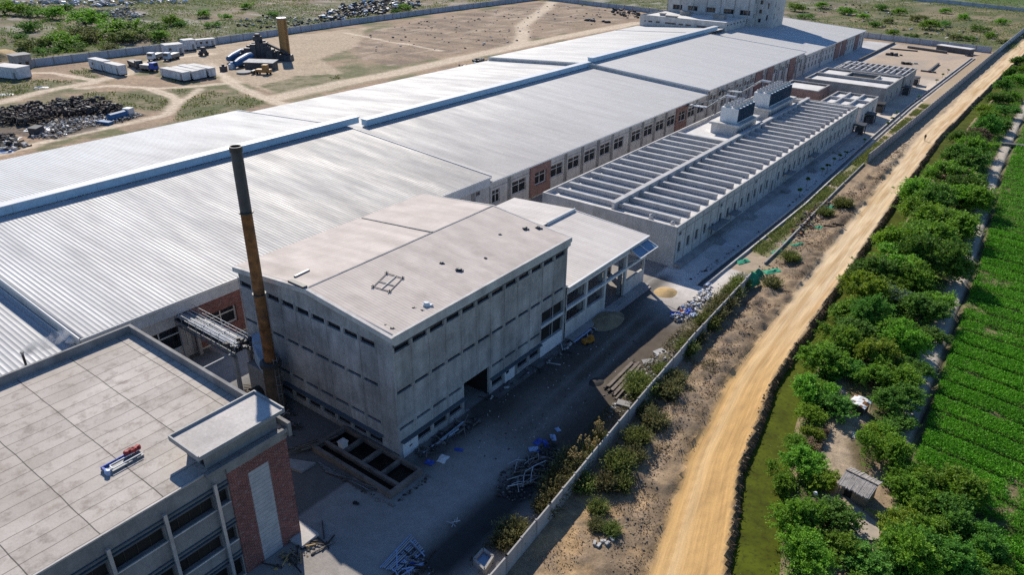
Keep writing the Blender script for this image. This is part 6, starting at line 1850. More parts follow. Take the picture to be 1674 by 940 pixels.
SC_R = [(1520, 44, 12, 'g'), (1536, 40, 9, 'd'), (1500, 30, 9, 'y'), (1472, 20, 9, 'g'), (1440, 14, 8, 'd'), (1382, 18, 10, 'g'), (1300, 14, 10, 'g'), (1316, 26, 8, 'd'), (1344, 10, 8, 'g'), (1602, 48, 9, 'd'), (1622, 58, 8, 'g'), (1578, 28, 8, 'g'), (1560, 60, 8, 'y'), (1462, 54, 8, 'g'), (1432, 40, 8, 'd'), (1412, 28, 8, 'g'), (1450, 34, 7, 'y'), (1490, 58, 7, 'd'), (1546, 18, 7, 'g'), (1640, 36, 8, 'g'), (1585, 62, 7, 'd'), (1640, 66, 7, 'y')]
SHORT = {'g': 'green', 'd': 'dark green', 'y': 'olive'}
for lst, where in ((SC_L, 'beyond the left wall'), (SC_R, 'beyond the factory, top right')):
    seen = {}
    for px, py, r, c in sorted(lst, key=lambda q: q[0]):
        k = seen.get(c, 0); seen[c] = k + 1
        p = at(px, py, 1.0); d = (p - Vector((0, 0, CAM_H))).dot(CF); s = r * d / F_PX * 1.25
        t = thing('shrub', f'{SHORT[c]} shrub, {ORD[k]} of its shade from the left, {where}', 'shrub', (p.x, p.y, ground_h(p.x, p.y) - 0.2), 'shrubs ' + where, rnd.uniform(0, 6))
        t.scale = (s * 1.25, s * 1.25, s * 0.95)
        o = bpy.data.objects.new('foliage', rnd.choice(SHR[c])); COL.objects.link(o); o.parent = t
        o = bpy.data.objects.new('trunk', CR_['g'][0][1]); COL.objects.link(o); o.parent = t; o.scale = (0.6, 0.6, 0.6)
x1, y1 = sample(-700, -291, 90, 420, 150000); x2, y2 = sample(-330, 60, 385, 640, 60000); x3, y3 = sample(-283, -156, 75, 180, 26000)
x = np.concatenate([x1, x2]); y = np.concatenate([y1, y2])
ok = (fbm(x, y, 22, 19, 4) * 0.6 + fbm(x, y, 7, 23, 3) * 0.4 > 0.49) & (y > 384 + (-33 - x) * 0.13 - (x < -292) * 400)
x, y = x[ok], y[ok]
GREEN_A = px_line((-60, 70), (0, 16), (60, 10), (120, 16), (190, 40), (262, 55), (270, 66), (120, 92), (50, 84))
gA = in_poly(x, y, GREEN_A) & (fbm(x, y, 9, 27, 3) > 0.36)
leaf_cover('green_scrub_cover', np.stack([x[gA], y[gA], ground_hv(x[gA], y[gA]) + ng.uniform(0, 2.6, gA.sum()) * fbm(x[gA], y[gA], 8, 31)], 1), 0.75, 'leaf_g', 0.6)
leaf_cover('scrub_cover', np.stack([x, y, ground_hv(x, y) + ng.uniform(0, 1.4, len(x)) * fbm(x, y, 6, 29)], 1), 0.75, 'leaf_w', 0.5)
gm = np.any([in_poly(x3, y3, gp) for gp in GRASS], axis=0) & (fbm(x3, y3, 4, 117, 3) > 0.45) & ~in_poly(x3, y3, SAND_AREA) & ~in_poly(x3, y3, SCRAP_A)
for pts, wd in TRACKS: gm &= dist_poly(x3, y3, pts) > wd * 0.8
x3, y3 = x3[gm], y3[gm]
leaf_cover('dry_grass', np.stack([x3, y3, ground_hv(x3, y3) + ng.uniform(0, 0.35, len(x3))], 1), 0.6, 'leaf_w', 0.8)

# ------------------------------------------------------------------ huts on the strip
c = at(1400, 812)
c.z = ground_h(c.x, c.y)
HR_ = R(-8)
t = thing('thatched_hut', 'small hut with grey thatched roof beside the bare track', 'hut', (c.x, c.y, c.z), rz=HR_)
MT = Matrix.Translation((c.x, c.y, c.z)) @ Matrix.Rotation(HR_, 4, 'Z')


def hb(x0, y0, z0, x1, y1, z1): return [MT @ Vector(p) for p in ((x0, y0, z0), (x1, y0, z0), (x1, y1, z0), (x0, y1, z0), (x0, y0, z1), (x1, y0, z1), (x1, y1, z1), (x0, y1, z1))]


p = MB(); p.hexa(hb(-1.25, -1.0, -0.1, 1.25, 1.1, 1.75))
for xx in (-1.25, 1.25): p.face([MT @ Vector(q) for q in ((xx, -1.0, 1.75), (xx, 1.1, 1.75), (xx, 0.0, 2.0))])
p.build('wall', M['mud'], t)
p = MB(); p.hexa(hb(-0.9, -1.03, 0, -0.2, -1.001, 1.55)); p.build('doorway', M['void'], t)
for nm, ya, za, yb_, zb in (('front', -1.75, 1.6, 0.12, 2.12), ('back', 1.55, 1.6, -0.0, 2.17)):
    p = MB()
    nn = 26
    for k in range(nn):
        xa = -1.5 + 3.0 * k / nn; xb = xa + 3.0 / nn - 0.012; e = rnd.uniform(-0.12, 0.08); lift = rnd.uniform(0, 0.05)
        s_ = 1 if ya < 0 else -1
        p.hexa([MT @ Vector(q) for q in ((xa, ya + e, za - 0.08), (xb, ya + e, za - 0.08), (xb, yb_, zb - 0.1), (xa, yb_, zb - 0.1), (xa, ya + e, za + 0.04 + lift), (xb, ya + e, za + 0.04 + lift), (xb, yb_, zb + 0.04 + lift), (xa, yb_, zb + 0.04 + lift))])
    p.build('thatch', M['thatch'], t)
p = MB(); p.bar(MT @ Vector((-1.55, 0.05, 2.2)), MT @ Vector((1.55, 0.05, 2.2)), 0.1); p.build('ridge_pole', M['timber'], t)
for xx in (-1.3, 1.3):
    p = MB(); p.tube(MT @ Vector((xx, -1.65, -0.1)), MT @ Vector((xx, -1.65, 1.6)), 0.05, n=6); p.build('post', M['timber'], t)
c2 = at(1412, 862); c2.z = ground_h(c2.x, c2.y)
p = MB(); p.prism([tuple(at(*q)[:2]) for q in ((1372, 833), (1398, 828), (1436, 858), (1438, 886), (1400, 884), (1372, 862))], c2.z - 0.2, c2.z + 0.14)
tag(p.build('yard_slab', M['pale_slab']), 'pale concrete slab in front of the thatched hut', 'slab')
p = MB(); zz = c2.z + 0.2; p.path([Vector((*at(*q)[:2], zz)) for q in ((1380, 838), (1381, 850), (1390, 864), (1401, 875))], 0.05, 5)
tag(p.build('hose', M['rubber']), 'dark hose curling over the slab by the thatched hut', 'hose')
q_ = at(1379, 836); p = MB(); p.tube((q_.x, q_.y, c2.z + 0.12), (q_.x, q_.y, c2.z + 0.5), 0.2, 0.16, 10); p.tube((q_.x, q_.y, c2.z + 0.5), (q_.x, q_.y, c2.z + 1.3), 0.04, 0.04, 6)
tag(p.build('hand_pump', M['black_steel']), 'black hand pump at the slab corner by the thatched hut', 'pump')

c = stand(1402, 672)
t = thing('sheeted_shelter', 'low shelter under a white and rust sheet beside the straw patch', 'shelter', tuple(c))
p = MB()
g_ = 7
rz = R(-12)
grid = [[Matrix.Rotation(rz, 3, 'Z') @ Vector((-0.95 + 1.9 * i / (g_ - 1), -0.8 + 1.7 * j / (g_ - 1), 1.25 + 0.25 * j / (g_ - 1) - 0.15 * ((i / (g_ - 1) - .5) * 2) ** 2 + rnd.uniform(-0.05, 0.05))) + c for i in range(g_)] for j in range(g_)]
for j in range(g_ - 1):
    for i in range(g_ - 1): p.face([grid[j][i], grid[j][i + 1], grid[j + 1][i + 1], grid[j + 1][i]], 1 if (i + j * 3) % 11 == 4 or (i > 3 and j in (2, 3)) else 0)
p.build('sheet', [M['tarp_white'], M['rust']], t)
p = MB(); p.obox(c.x, c.y + 0.1, c.z - 0.05, 1.6, 1.3, 1.15, rz); p.build('body', M['timber_dark'], t)
for i, j in ((0, 0), (6, 0), (0, 6), (6, 6)):
    p = MB(); p.tube(Vector((grid[j][i].x, grid[j][i].y, c.z - 0.1)), grid[j][i], 0.04, n=5); p.build('post', M['timber'], t)
p = MB()
x_, y_ = at(1404, 636)[:2]
for k in range(260):
    a = rnd.uniform(0, 6.28); r_ = rnd.uniform(0, 1) ** .5
    xx, yy = x_ + math.cos(a) * r_ * 1.5, y_ + math.sin(a) * r_ * 2.4
    zz = ground_h(xx, yy) + rnd.uniform(0, 0.25)
    d_ = rnd.uniform(0, 6.28); p.bar((xx, yy, zz), (xx + math.cos(d_) * 0.5, yy + math.sin(d_) * 0.5, zz + rnd.uniform(-.05, .12)), 0.05)
tag(p.build('straw_litter', M['straw']), kind='stuff')
x_, y_ = at(1322, 735)[:2]
p = MB()
for k in range(160):
    a = rnd.uniform(0, 6.28); r_ = rnd.uniform(0, 1) ** .5
    xx, yy = x_ + math.cos(a) * r_ * 1.0, y_ + math.sin(a) * r_ * 2.6
    zz = ground_h(xx, yy) + rnd.uniform(0, 0.3); d_ = rnd.uniform(0, 6.28)
    p.bar((xx, yy, zz), (xx + math.cos(d_) * 0.5, yy + math.sin(d_) * 0.5, zz + rnd.uniform(-.05, .25)), 0.035)
tag(p.build('brushwood', M['rust']), kind='stuff')
c = stand(1398, 712); p = MB(); p.obox(c.x, c.y, c.z, 0.7, 1.1, 0.08, 0.5, tx=0.1); tag(p.build('board', M['plain_roof']), 'pale flat board lying on the track below the sheeted shelter', 'board')
c = stand(1328, 828); p = MB(); p.chunk((c.x, c.y, c.z + 1.6), 0.22); tag(p.build('white_bag', M['tarp_white']), 'small white bag caught in the bushes left of the thatched hut', 'bag')
# culvert crossing the planted strip
a, e = at(1636, 236), at(1674, 240)
p = MB(); p.bar(a + Vector((0, 0, 0.25)), e + Vector((0, 0, 0.25)), 1.6, 0.6); tag(p.build('culvert_wall', M['dark_conc']), 'dark concrete culvert where the field path is crossed', 'culvert')

# ------------------------------------------------------------------ person walking on the road


def make_person(name, label, px, py, h=1.72, face=0.0):
    c = stand(px, py)
    t = thing(name, label, 'person', tuple(c), rz=face)
    k = h / 1.72
    V0 = [(0, 0, .92), (0, 0, 1.15), (0, 0, 1.38), (0, .01, 1.5), (0, .02, 1.62), (.10, 0, .88), (.11, .10, .48), (.11, .02, .08), (.11, .14, .04), (-.10, 0, .88), (-.11, -.06, .48), (-.11, -.18, .1), (-.11, -.06, .04),
          (.19, 0, 1.40), (.24, -.06, 1.12), (.22, .04, .88), (-.19, 0, 1.40), (-.24, .06, 1.12), (-.22, .12, .88)]
    E0 = [(0, 1), (1, 2), (2, 3), (3, 4), (0, 5), (5, 6), (6, 7), (7, 8), (0, 9), (9, 10), (10, 11), (11, 12), (2, 13), (13, 14), (14, 15), (2, 16), (16, 17), (17, 18)]
    R0 = [.13, .13, .15, .06, .10, .09, .065, .045, .035, .09, .065, .045, .035, .06, .045, .035, .06, .045, .035]
    me = bpy.data.meshes.new('body')
    me.from_pydata([tuple(q * k for q in v) for v in V0], E0, [])
    o = bpy.data.objects.new('body', me); COL.objects.link(o)
    md = o.modifiers.new('s', 'SKIN'); md.use_smooth_shade = True
    for i, v in enumerate(me.skin_vertices[0].data): v.radius = (R0[i], R0[i]); v.use_root = (i == 0)
    o.modifiers.new('d', 'SUBSURF').levels = 1
    me.materials.append(M['cloth_dark'])
    o.parent = t
    hb_ = MB(); hb_.chunk((0, .02 * k, 1.65 * k), .10 * k); hd = hb_.build('hair', M['black_steel']); hd.parent = t
    return t


make_person('person', 'person in dark clothes walking on the pale dirt road', 1511, 230, 1.75, 0.3)

# ------------------------------------------------------------------ litter and materials in the yard
def sheet_obj(name, label, cat, px, py, lx, ly, mat, group=None, bulge=0.25, rz=None, zoff=0.05):
    c = stand(px, py); rz = rnd.uniform(0, 3.1) if rz is None else rz
    n = 6
    g = [[None] * n for _ in range(n)]
    for j in range(n):
        for i in range(n):
            u_, v_ = i / (n - 1) - .5, j / (n - 1) - .5
            q = Matrix.Rotation(rz, 3, 'Z') @ Vector((u_ * lx * rnd.uniform(.9, 1.1), v_ * ly * rnd.uniform(.9, 1.1), 0))
            g[j][i] = c + q + Vector((0, 0, zoff + bulge * rnd.uniform(0.1, 1) * (1 - 2 * max(abs(u_), abs(v_)) * .9)))
    b = MB()
    for j in range(n - 1):
        for i in range(n - 1): b.face([g[j][i], g[j][i + 1], g[j + 1][i + 1], g[j + 1][i]])
    lo = Vector((0, 0, -0.06))
    per = [g[0][i] for i in range(n)] + [g[j][n - 1] for j in range(1, n)] + [g[n - 1][i] for i in range(n - 2, -1, -1)] + [g[j][0] for j in range(n - 2, 0, -1)]
    for a_, e_ in zip(per, per[1:] + per[:1]): b.face([a_ + lo, e_ + lo, e_, a_])
    return tag(b.build(name, M[mat]), label, cat, group)


def rubble(name, px_poly, n, smin, smax, mats, flat=0.7, z=0.0, bars=0):
    pts = [tuple(at(*q)[:2]) for q in px_poly]
    xa, xb = min(p[0] for p in pts), max(p[0] for p in pts); ya, yb = min(p[1] for p in pts), max(p[1] for p in pts)
    b = MB(); k = 0; tries = 0
    while k < n and tries < n * 30:
        tries += 1
        x, y = rnd.uniform(xa, xb), rnd.uniform(ya, yb)
        if not in_poly(np.array([x]), np.array([y]), pts)[0]: continue
        s = rnd.uniform(smin, smax) * rnd.uniform(0.5, 1)
        zz = ground_h(x, y) + s * 0.2 + z * rnd.random()
        m = rnd.randrange(len(mats))
        if k < bars:
            a = rnd.uniform(0, 6.28); l = rnd.uniform(0.8, 2.2); b.bar((x, y, zz + .1), (x + math.cos(a) * l, y + math.sin(a) * l, zz + rnd.uniform(0, .4)), 0.1, None, m)
        elif rnd.random() < 0.5: b.chunk((x, y, zz), s, m, flat)
        else: b.obox(x, y, zz - s * .3, s * rnd.uniform(.8, 2), s * rnd.uniform(.6, 1.4), s * rnd.uniform(.3, .8), rnd.uniform(0, 3), m, rnd.uniform(-.4, .4), rnd.uniform(-.4, .4))
        k += 1
    return tag(b.build(name, [M[q] for q in mats]), kind='stuff')


# heap of bent poles
rubble('dark_debris', ((812, 812), (815, 775), (872, 742), (905, 715), (915, 740), (900, 770), (870, 815), (845, 822)), 520, 0.06, 0.24, ['dark_rubble', 'dark_rubble', 'rubble', 'plant_grey'], z=0.25)
for k in range(30):
    px, py = rnd.uniform(838, 888), rnd.uniform(752, 805)
    if (px - 838) * 0.75 + (py - 752) > 78: px -= 18; py -= 14
    c = stand(px, py); a = rnd.choice((1.2, 1.5, 1.0, 0.4, 2.3)) + rnd.uniform(-.35, .35); l = rnd.uniform(1.0, 2.6)
    d = Vector((math.cos(a), math.sin(a), 0)); z0 = 0.2 + 0.025 * k
    p0 = c - d * l / 2 + Vector((0, 0, z0)); p2 = c + d * l / 2 + Vector((0, 0, z0 + rnd.uniform(-.1, .3))); p1 = (p0 + p2) / 2 + Vector((rnd.uniform(-.2, .2), rnd.uniform(-.2, .2), rnd.uniform(0, .2)))
    b = MB(); b.path([p0, p1, p2], rnd.uniform(0.035, 0.06), 6)
    tag(b.build('bent_pole', M[rnd.choice(('timber', 'steel_grey', 'galv'))]), 'bent pole in the tangled heap inside the wall', 'pole', 'bent poles in the tangled heap')
for i, (px, py, lx, ly, mt, lab) in enumerate(((872, 735, 1.0, 0.7, 'tarp_pale', 'pale blue crumpled plastic at the lower end of the blue litter'), (880, 723, 1.1, 0.7, 'tarp_blue', 'blue crumpled plastic just above the pale one by the pole heap'), (892, 726, 1.2, 0.5, 'tarp_blue', 'blue plastic strip to the right of the crumpled blue one'), (904, 716, 1.1, 0.6, 'tarp_pale', 'pale blue folded sheet near the reeds'), (912, 703, 0.7, 0.5, 'tarp_pale', 'topmost little blue sheet near the reeds'), (882, 738, 0.6, 0.5, 'tarp_blue', 'dark blue scrap between the poles and the blue sheets'))):
    sheet_obj('plastic_sheet', lab, 'plastic sheet', px, py, lx, ly, mt, 'blue plastic litter by the pole heap')
# planks and pipes beside the hall corner
rubble('hall_side_debris', ((690, 748), (755, 715), (790, 690), (770, 680), (700, 720), (672, 738)), 160, 0.08, 0.3, ['dark_rubble', 'rubble', 'plant_grey'], z=0.1, bars=30)
for k in range(9):
    a, e = stand(692 + k * 3.5, 742 - k * 2.2), stand(742 + k * 2, 712 - k * 2.2 + rnd.uniform(-2, 2))
    b = MB(); b.bar(a + Vector((0, 0, 0.12 + 0.03 * k)), e + Vector((0, 0, 0.14 + 0.03 * k)), rnd.uniform(.08, .16), 0.08)
    tag(b.build('loose_pipe', M[('duct_blue', 'steel_grey', 'timber', 'steel_grey')[k % 4]]), 'long thin pipe lying on the ground at the corner of the tall hall', 'pipe', 'pipes lying at the corner of the tall hall')
sheet_obj('blue_bag', 'dark blue bag on the ground by the pit corner', 'bag', 702, 757, 0.9, 0.7, 'tarp_blue', bulge=0.5)
sheet_obj('white_cloth', 'pale crumpled cloth beside the pipes at the hall corner', 'cloth', 724, 751, 1.2, 0.9, 'tarp_white')
sheet_obj('blue_rag', 'small blue rag on the road side of the hall corner pipes', 'rag', 750, 736, 0.9, 0.4, 'tarp_blue')
rubble('hall_foot_rubble', ((792, 660), (850, 622), (905, 588), (960, 552), (1000, 530), (985, 520), (930, 550), (880, 580), (830, 612), (800, 640)), 420, 0.08, 0.35, ['rubble', 'dark_rubble', 'rubble_pale', 'dark_rubble'], z=0.08, bars=25)
rubble('yard_litter', ((760, 700), (900, 590), (1000, 540), (1060, 560), (1000, 640), (960, 680), (880, 720), (800, 760)), 260, 0.04, 0.16, ['rubble', 'rubble_pale', 'dark_rubble'])
b = MB(); a, e = stand(938, 562), stand(966, 541); b.bar(a + Vector((0, 0, .2)), e + Vector((0, 0, .25)), .22, .12); tag(b.build('blue_beam', M['tarp_pale']), 'light blue beam lying by the white shutter of the tall hall', 'beam')
c = stand(961, 561)
t = thing('orange_machine', 'small orange machine on the yard in front of the open hall', 'machine', tuple(c))
b = MB(); b.obox(c.x, c.y, c.z + .15, 1.6, .7, .5, 1.2); b.obox(c.x + .2, c.y + .4, c.z + .65, .6, .5, .35, 1.2); b.build('body', M['orange'], t)
for dx, dy in ((-.35, -.5), (.3, -.55), (-.1, .6), (.5, .5)):
    b = MB(); b.tube((c.x + dx - .06, c.y + dy, c.z + .2), (c.x + dx + .06, c.y + dy, c.z + .2), .2, n=10); b.build('wheel', M['rubber'], t)


def heap(name, label, cat, px, py, rx, ry, h, mat):
    c = stand(px, py); n = 14
    V_ = []; F_ = []
    for j in range(n + 1):
        for i in range(n + 1):
            u_, v_ = (i / n * 2 - 1), (j / n * 2 - 1); r_ = min(1, math.hypot(u_, v_))
            x, y = c.x + u_ * rx, c.y + v_ * ry
            V_.append((x, y, ground_h(x, y) - 0.12 + (h + .12) * (1 - r_ ** 1.3) * (0.6 + 0.8 * float(fbm(np.array([x]), np.array([y]), 1.1, 7)[0]))))
    for j in range(n):
        for i in range(n): a_ = j * (n + 1) + i; F_.append((a_, a_ + 1, a_ + n + 2, a_ + n + 1))
    return tag(mesh_np(name, np.array(V_), np.array(F_), M[mat], smooth=True), label, cat)


heap('sand_heap', 'yellowish sand heap in the shade in front of the open hall', 'sand heap', 990, 524, 2.4, 3.8, 0.9, 'shaded_sand')
heap('sand_heap', 'sunlit orange sand heap at the corner between open hall and beam-roofed block', 'sand heap', 1088, 478, 2.0, 2.2, 0.5, 'sand')
heap('soil_heap', 'small dark soil heap beside the timber pile', 'soil heap', 975, 625, 1.0, 1.4, 0.4, 'dark_rubble')
# timber pile
for k in range(11):
    a, e = stand(984 + k * 2.2, 640 + k * 1.6), stand(1038 + k * 1.4, 588 + k * 1.7)
    o_ = (e - a) * rnd.uniform(0, 0.12)
    b = MB(); b.bar(a + o_ + Vector((0, 0, 0.2 + 0.09 * (k % 3))), e - (e - a) * rnd.uniform(0, 0.15) + Vector((0, 0, 0.25 + 0.1 * (k % 3))), rnd.uniform(.16, .3), .14)
    tag(b.build('timber_beam', M['timber' if k % 3 else 'timber_dark']), 'long grey timber in the pile near the wall', 'timber', 'timbers piled near the wall')
for k, (px, py, lab) in enumerate(((1078, 576, 'pale broken slab in the dirt strip above the timber pile'), (1020, 660, 'grey broken slab between timber pile and wall'), (1060, 592, 'small broken slab beside the pale one near the wall'))):
    c = stand(px, py); b = MB(); b.obox(c.x, c.y, c.z, 1.6, .9, .14, rnd.uniform(0, 3), tx=.08); tag(b.build('broken_slab', M['rubble_pale' if k == 0 else 'grey_conc']), lab, 'slab')
rubble('strip_rubble', ((985, 680), (1015, 640), (1060, 585), (1110, 540), (1130, 555), (1085, 600), (1030, 660), (1005, 695)), 420, 0.06, 0.28, ['rubble', 'dark_rubble', 'rubble', 'rubble_pale'])
# rubbish heap
rubble('rubbish_heap', ((1096, 520), (1110, 505), (1128, 495), (1150, 474), (1162, 472), (1160, 490), (1140, 508), (1125, 524), (1105, 528)), 380, 0.1, 0.36, ['tarp_white', 'tarp_white', 'rubble_pale', 'tarp_pale', 'dark_rubble', 'rubble'], z=0.5)
for px, py, lx, mt, lab in ((1104, 516, 1.5, 'tarp_blue', 'deep blue sheet at the left end of the rubbish heap'), (1125, 512, 1.7, 'tarp_blue', 'blue sheet in the middle of the rubbish heap'), (1134, 518, 1.2, 'tarp_pale', 'pale blue sheet at the lower right of the rubbish heap'), (1115, 512, 0.9, 'red', 'reddish rag in the rubbish heap'), (1158, 468, 1.0, 'tarp_pale', 'small blue-white sheet above the rubbish heap by the drain end')):
    sheet_obj('rubbish_sheet', lab, 'sheet', px, py, lx, lx * .6, mt, 'coloured sheets in the rubbish heap', bulge=.45, zoff=0.35)
# green netting
NETS = [((1238, 452), 2.2, 1.2, 'bright green net piled over the wall end', 1.9), ((1262, 444), 3.2, 1.3, 'green net spread on the soil right of the wall end', .35), ((1214, 428), 2.6, 1.2, 'thin green net hanging by the drain above the wall end', .5), ((1270, 412), 2.4, 1.0, 'faded green net in the middle of the soil strip', .4), ((1304, 400), 2.6, 0.8, 'long green net scrap farther up the soil strip', .35),
        ((1340, 372), 1.7, 1.2, 'small bright green net lying beside dark logs', .4), ((1358, 340), 2.4, 1.6, 'green net bundle next to the reddish rubble', .7), ((1286, 396), 1.6, .6, 'faded green net near the drain, halfway up', .35), ((1308, 422), .8, .5, 'tiny green net scrap near the road edge', .25)]
for (px, py), lx, ly, lab, bu in NETS: sheet_obj('green_net', lab, 'net', px, py, lx, ly, 'net_green', 'green nets on the soil verge', bulge=bu, rz=1.1 + rnd.uniform(-.3, .3))
b = MB(); a = Vector((-31.35, 101.7, 0))
for dx, dy, z0, z1 in ((0, 0, 0, 2.3), (0.1, 1.6, 0, 1.3), (.5, .8, 0, .7)): b.tube((a.x + dx, a.y + dy, z0), (a.x + dx + .1, a.y + dy, z1), 0.05, n=5)
nb = [a + Vector((.05, -.3, 2.35)), a + Vector((.55, .2, 1.9)), a + Vector((.9, -.6, .1)), a + Vector((.1, -1.0, .2)), a + Vector((.2, 1.8, 1.3)), a + Vector((1.3, 1.2, .15))]
b.face([nb[0], nb[1], nb[2], nb[3]]); b.face([nb[0], nb[4], nb[5], nb[1]]); b.face([nb[1], nb[5], nb[2]])
tag(b.build('net_screen', M['net_green']), 'green net draped from the broken end post of the road wall', 'net')
rubble('red_rubble', ((1290, 380), (1310, 355), (1335, 335), (1360, 325), (1372, 335), (1350, 355), (1330, 372), (1300, 392)), 300, 0.1, 0.4, ['scrap', 'rubble', 'rust', 'dark_rubble'], z=0.5)
rubble('verge_clods', ((1236, 480), (1300, 425), (1380, 350), (1420, 300), (1400, 300), (1330, 350), (1260, 410), (1225, 455)), 700, 0.05, 0.24, ['clod', 'clod', 'mud', 'dark_rubble'])
rubble('verge_clods', ((985, 900), (1060, 760), (1100, 700), (1180, 580), (1238, 500), (1260, 500), (1190, 600), (1110, 720), (1075, 800), (1050, 930), (1000, 938)), 900, 0.04, 0.16, ['clod', 'clod', 'mud', 'clod', 'rubble'])
rubble('verge_clods', ((1420, 300), (1450, 262), (1500, 215), (1480, 245), (1440, 300)), 160, 0.06, 0.25, ['clod', 'mud'])
rubble('bank_clods', ((1186, 900), (1212, 745), (1250, 640), (1310, 545), (1380, 450), (1450, 345), (1500, 280), (1505, 285), (1460, 345), (1390, 455), (1322, 550), (1264, 645), (1226, 745), (1204, 900)), 800, 0.05, 0.2, ['clod', 'clod', 'dark_rubble', 'mud'])
for px, py, lab in ((1355, 372, 'dark log beside the small green net'), (1370, 368, 'shorter dark log nearer the road than its neighbour')):
    c = stand(px, py); b = MB(); b.tube((c.x - .9, c.y - .3, c.z + .2), (c.x + .9, c.y + .4, c.z + .22), .22, .18, 8); tag(b.build('log', M['timber_dark']), lab, 'log')
for k in range(5):
    c = stand(972 + k * 7, 889 + (k % 2) * 5 - k * 1.5); b = MB(); b.obox(c.x, c.y, c.z, .5, .25, .18, rnd.uniform(0, 3)); tag(b.build('brick', M['rubble_pale']), 'loose brick beside the green tuft on the soil verge', 'brick', 'loose bricks on the soil verge')
# bottom edge: metal profiles, concrete tank, slabs
for k in range(10):
    a, e = stand(622 + k * 3.2, 930 + k * 1.0), stand(672 + k * 2.4, 876 + k * 3)
    b = MB(); b.bar(a + Vector((0, 0, .1 + .05 * (k % 3))), e + Vector((0, 0, .14 + .05 * (k % 3))), .1, .08); tag(b.build('metal_profile', M['galv' if k % 3 else 'tarp_pale']), 'metal profile in the bundle at the bottom of the picture', 'metal bar', 'metal profiles in the bottom bundle')
sheet_obj('blue_sheet', 'blue plastic tangled under the metal profiles at the bottom', 'plastic sheet', 664, 922, 1.6, .6, 'tarp_blue', bulge=.35, rz=1.0)
sheet_obj('blue_sheet', 'blue-white plastic to the right of the bottom metal profiles', 'plastic sheet', 682, 928, 1.3, .6, 'tarp_pale', bulge=.35, rz=1.0)
rubble('bottom_debris', ((640, 940), (672, 900), (690, 905), (712, 935), (700, 945)), 110, .06, .22, ['dark_rubble', 'steel_grey', 'tarp_pale', 'dark_rubble'], z=.2, bars=30)
c = stand(740, 855); b = MB()
for k in range(5): a_ = rnd.uniform(0, 3); b.tube((c.x + rnd.uniform(-.5, .5), c.y + rnd.uniform(-.4, .4), c.z + .1), (c.x + rnd.uniform(-.7, .7), c.y + rnd.uniform(-.6, .6), c.z + rnd.uniform(.1, .5)), .05, n=5)
tag(b.build('twisted_frame', M['galv']), 'small twisted silver frame on the black ground', 'scrap frame')
c = stand(450, 803) if False else None
q4 = [at(775, 925), at(790, 908), at(806, 920), at(792, 942)]
t = thing('water_tank', 'small open concrete tank of pale water against the wall at the bottom', 'tank', tuple(sum((q for q in q4), Vector()) / 4))
b = MB()
for i in range(4): a, e = q4[i], q4[(i + 1) % 4]; b.bar(a + Vector((0, 0, .4)), e + Vector((0, 0, .4)), .2, .8)
b.build('wall', M['grey_conc'], t)
b = MB(); b.face([q + Vector((0, 0, .5)) for q in q4]); b.build('water', M['panel_blue'], t)
b = MB(); b.prism([tuple(at(*q, .3)[:2]) for q in ((484, 848), (521, 873), (494, 894), (470, 880))], 0, .35); tag(b.build('door_slab', M['plain_roof']), 'sunlit concrete slab at the foot of the red brick end', 'slab')
rubble('brick_end_debris', ((455, 905), (500, 885), (548, 880), (530, 900), (470, 930), (440, 935)), 130, .06, .25, ['dark_rubble', 'timber_dark', 'sand', 'rubble'], bars=20)
b = MB(); b.prism([tuple(at(*q, .2)[:2]) for q in ((470, 750), (516, 757), (492, 772), (474, 765))], 0, .25); tag(b.build('dark_slab', M['grey_conc']), 'shaded slab by the red brick end, below the timber scraps', 'slab')
for k in range(12):
    a, e = stand(466 + k * 2.5, 742 + rnd.uniform(-6, 4)), stand(520 + k * 3, 722 + rnd.uniform(-4, 10))
    b = MB(); b.bar(a + Vector((0, 0, .15 + .04 * k)), e + Vector((0, 0, .2 + .04 * k)), .12, .06); tag(b.build('scrap_board', M['timber' if k % 2 else 'timber_dark']), 'thin board in the scattered stack behind the red brick end', 'board', 'boards stacked behind the red brick end')
for k in range(8):
    a, e = stand(520 + k * 2, 757 + k * 2.5), stand(596 + k * 4, 806 + rnd.uniform(-3, 3))
    b = MB(); b.bar(a + Vector((0, 0, .1)), e + Vector((0, 0, .12 + .03 * k)), .12, .07); tag(b.build('pit_side_board', M['timber_dark' if k % 2 else 'steel_grey']), 'board lying along the front wall of the pit', 'board', 'boards along the front of the pit')
rubble('pit_side_rubble', ((515, 752), (560, 775), (630, 820), (645, 822), (700, 775), (706, 780), (645, 830), (600, 812), (540, 775)), 160, .05, .22, ['dark_rubble', 'rubble', 'rubble'])
c = stand(562, 738); b = MB(); b.box(c.x - .35, c.y - .35, 0, c.x + .35, c.y + .35, 1.2); b.box(c.x - .42, c.y - .42, 1.2, c.x + .42, c.y + .42, 1.32); tag(b.build('meter_box', M['pale_conc']), 'small pale square pillar behind the pit', 'meter box')
c = stand(580, 824); b = MB(); b.chunk((c.x, c.y, c.z + .12), .25, flat=.5); b.chunk((c.x + .3, c.y + .1, c.z + .12), .18, flat=.5); tag(b.build('rubber_lump', M['rubber']), 'single black lump on the concrete in front of the pit', 'lump')
# gap behind the chimney
rubble('gap_debris', ((400, 640), (440, 620), (470, 660), (500, 700), (480, 720), (440, 690)), 160, .08, .3, ['dark_rubble', 'timber_dark', 'rubble'], z=.2, bars=40)

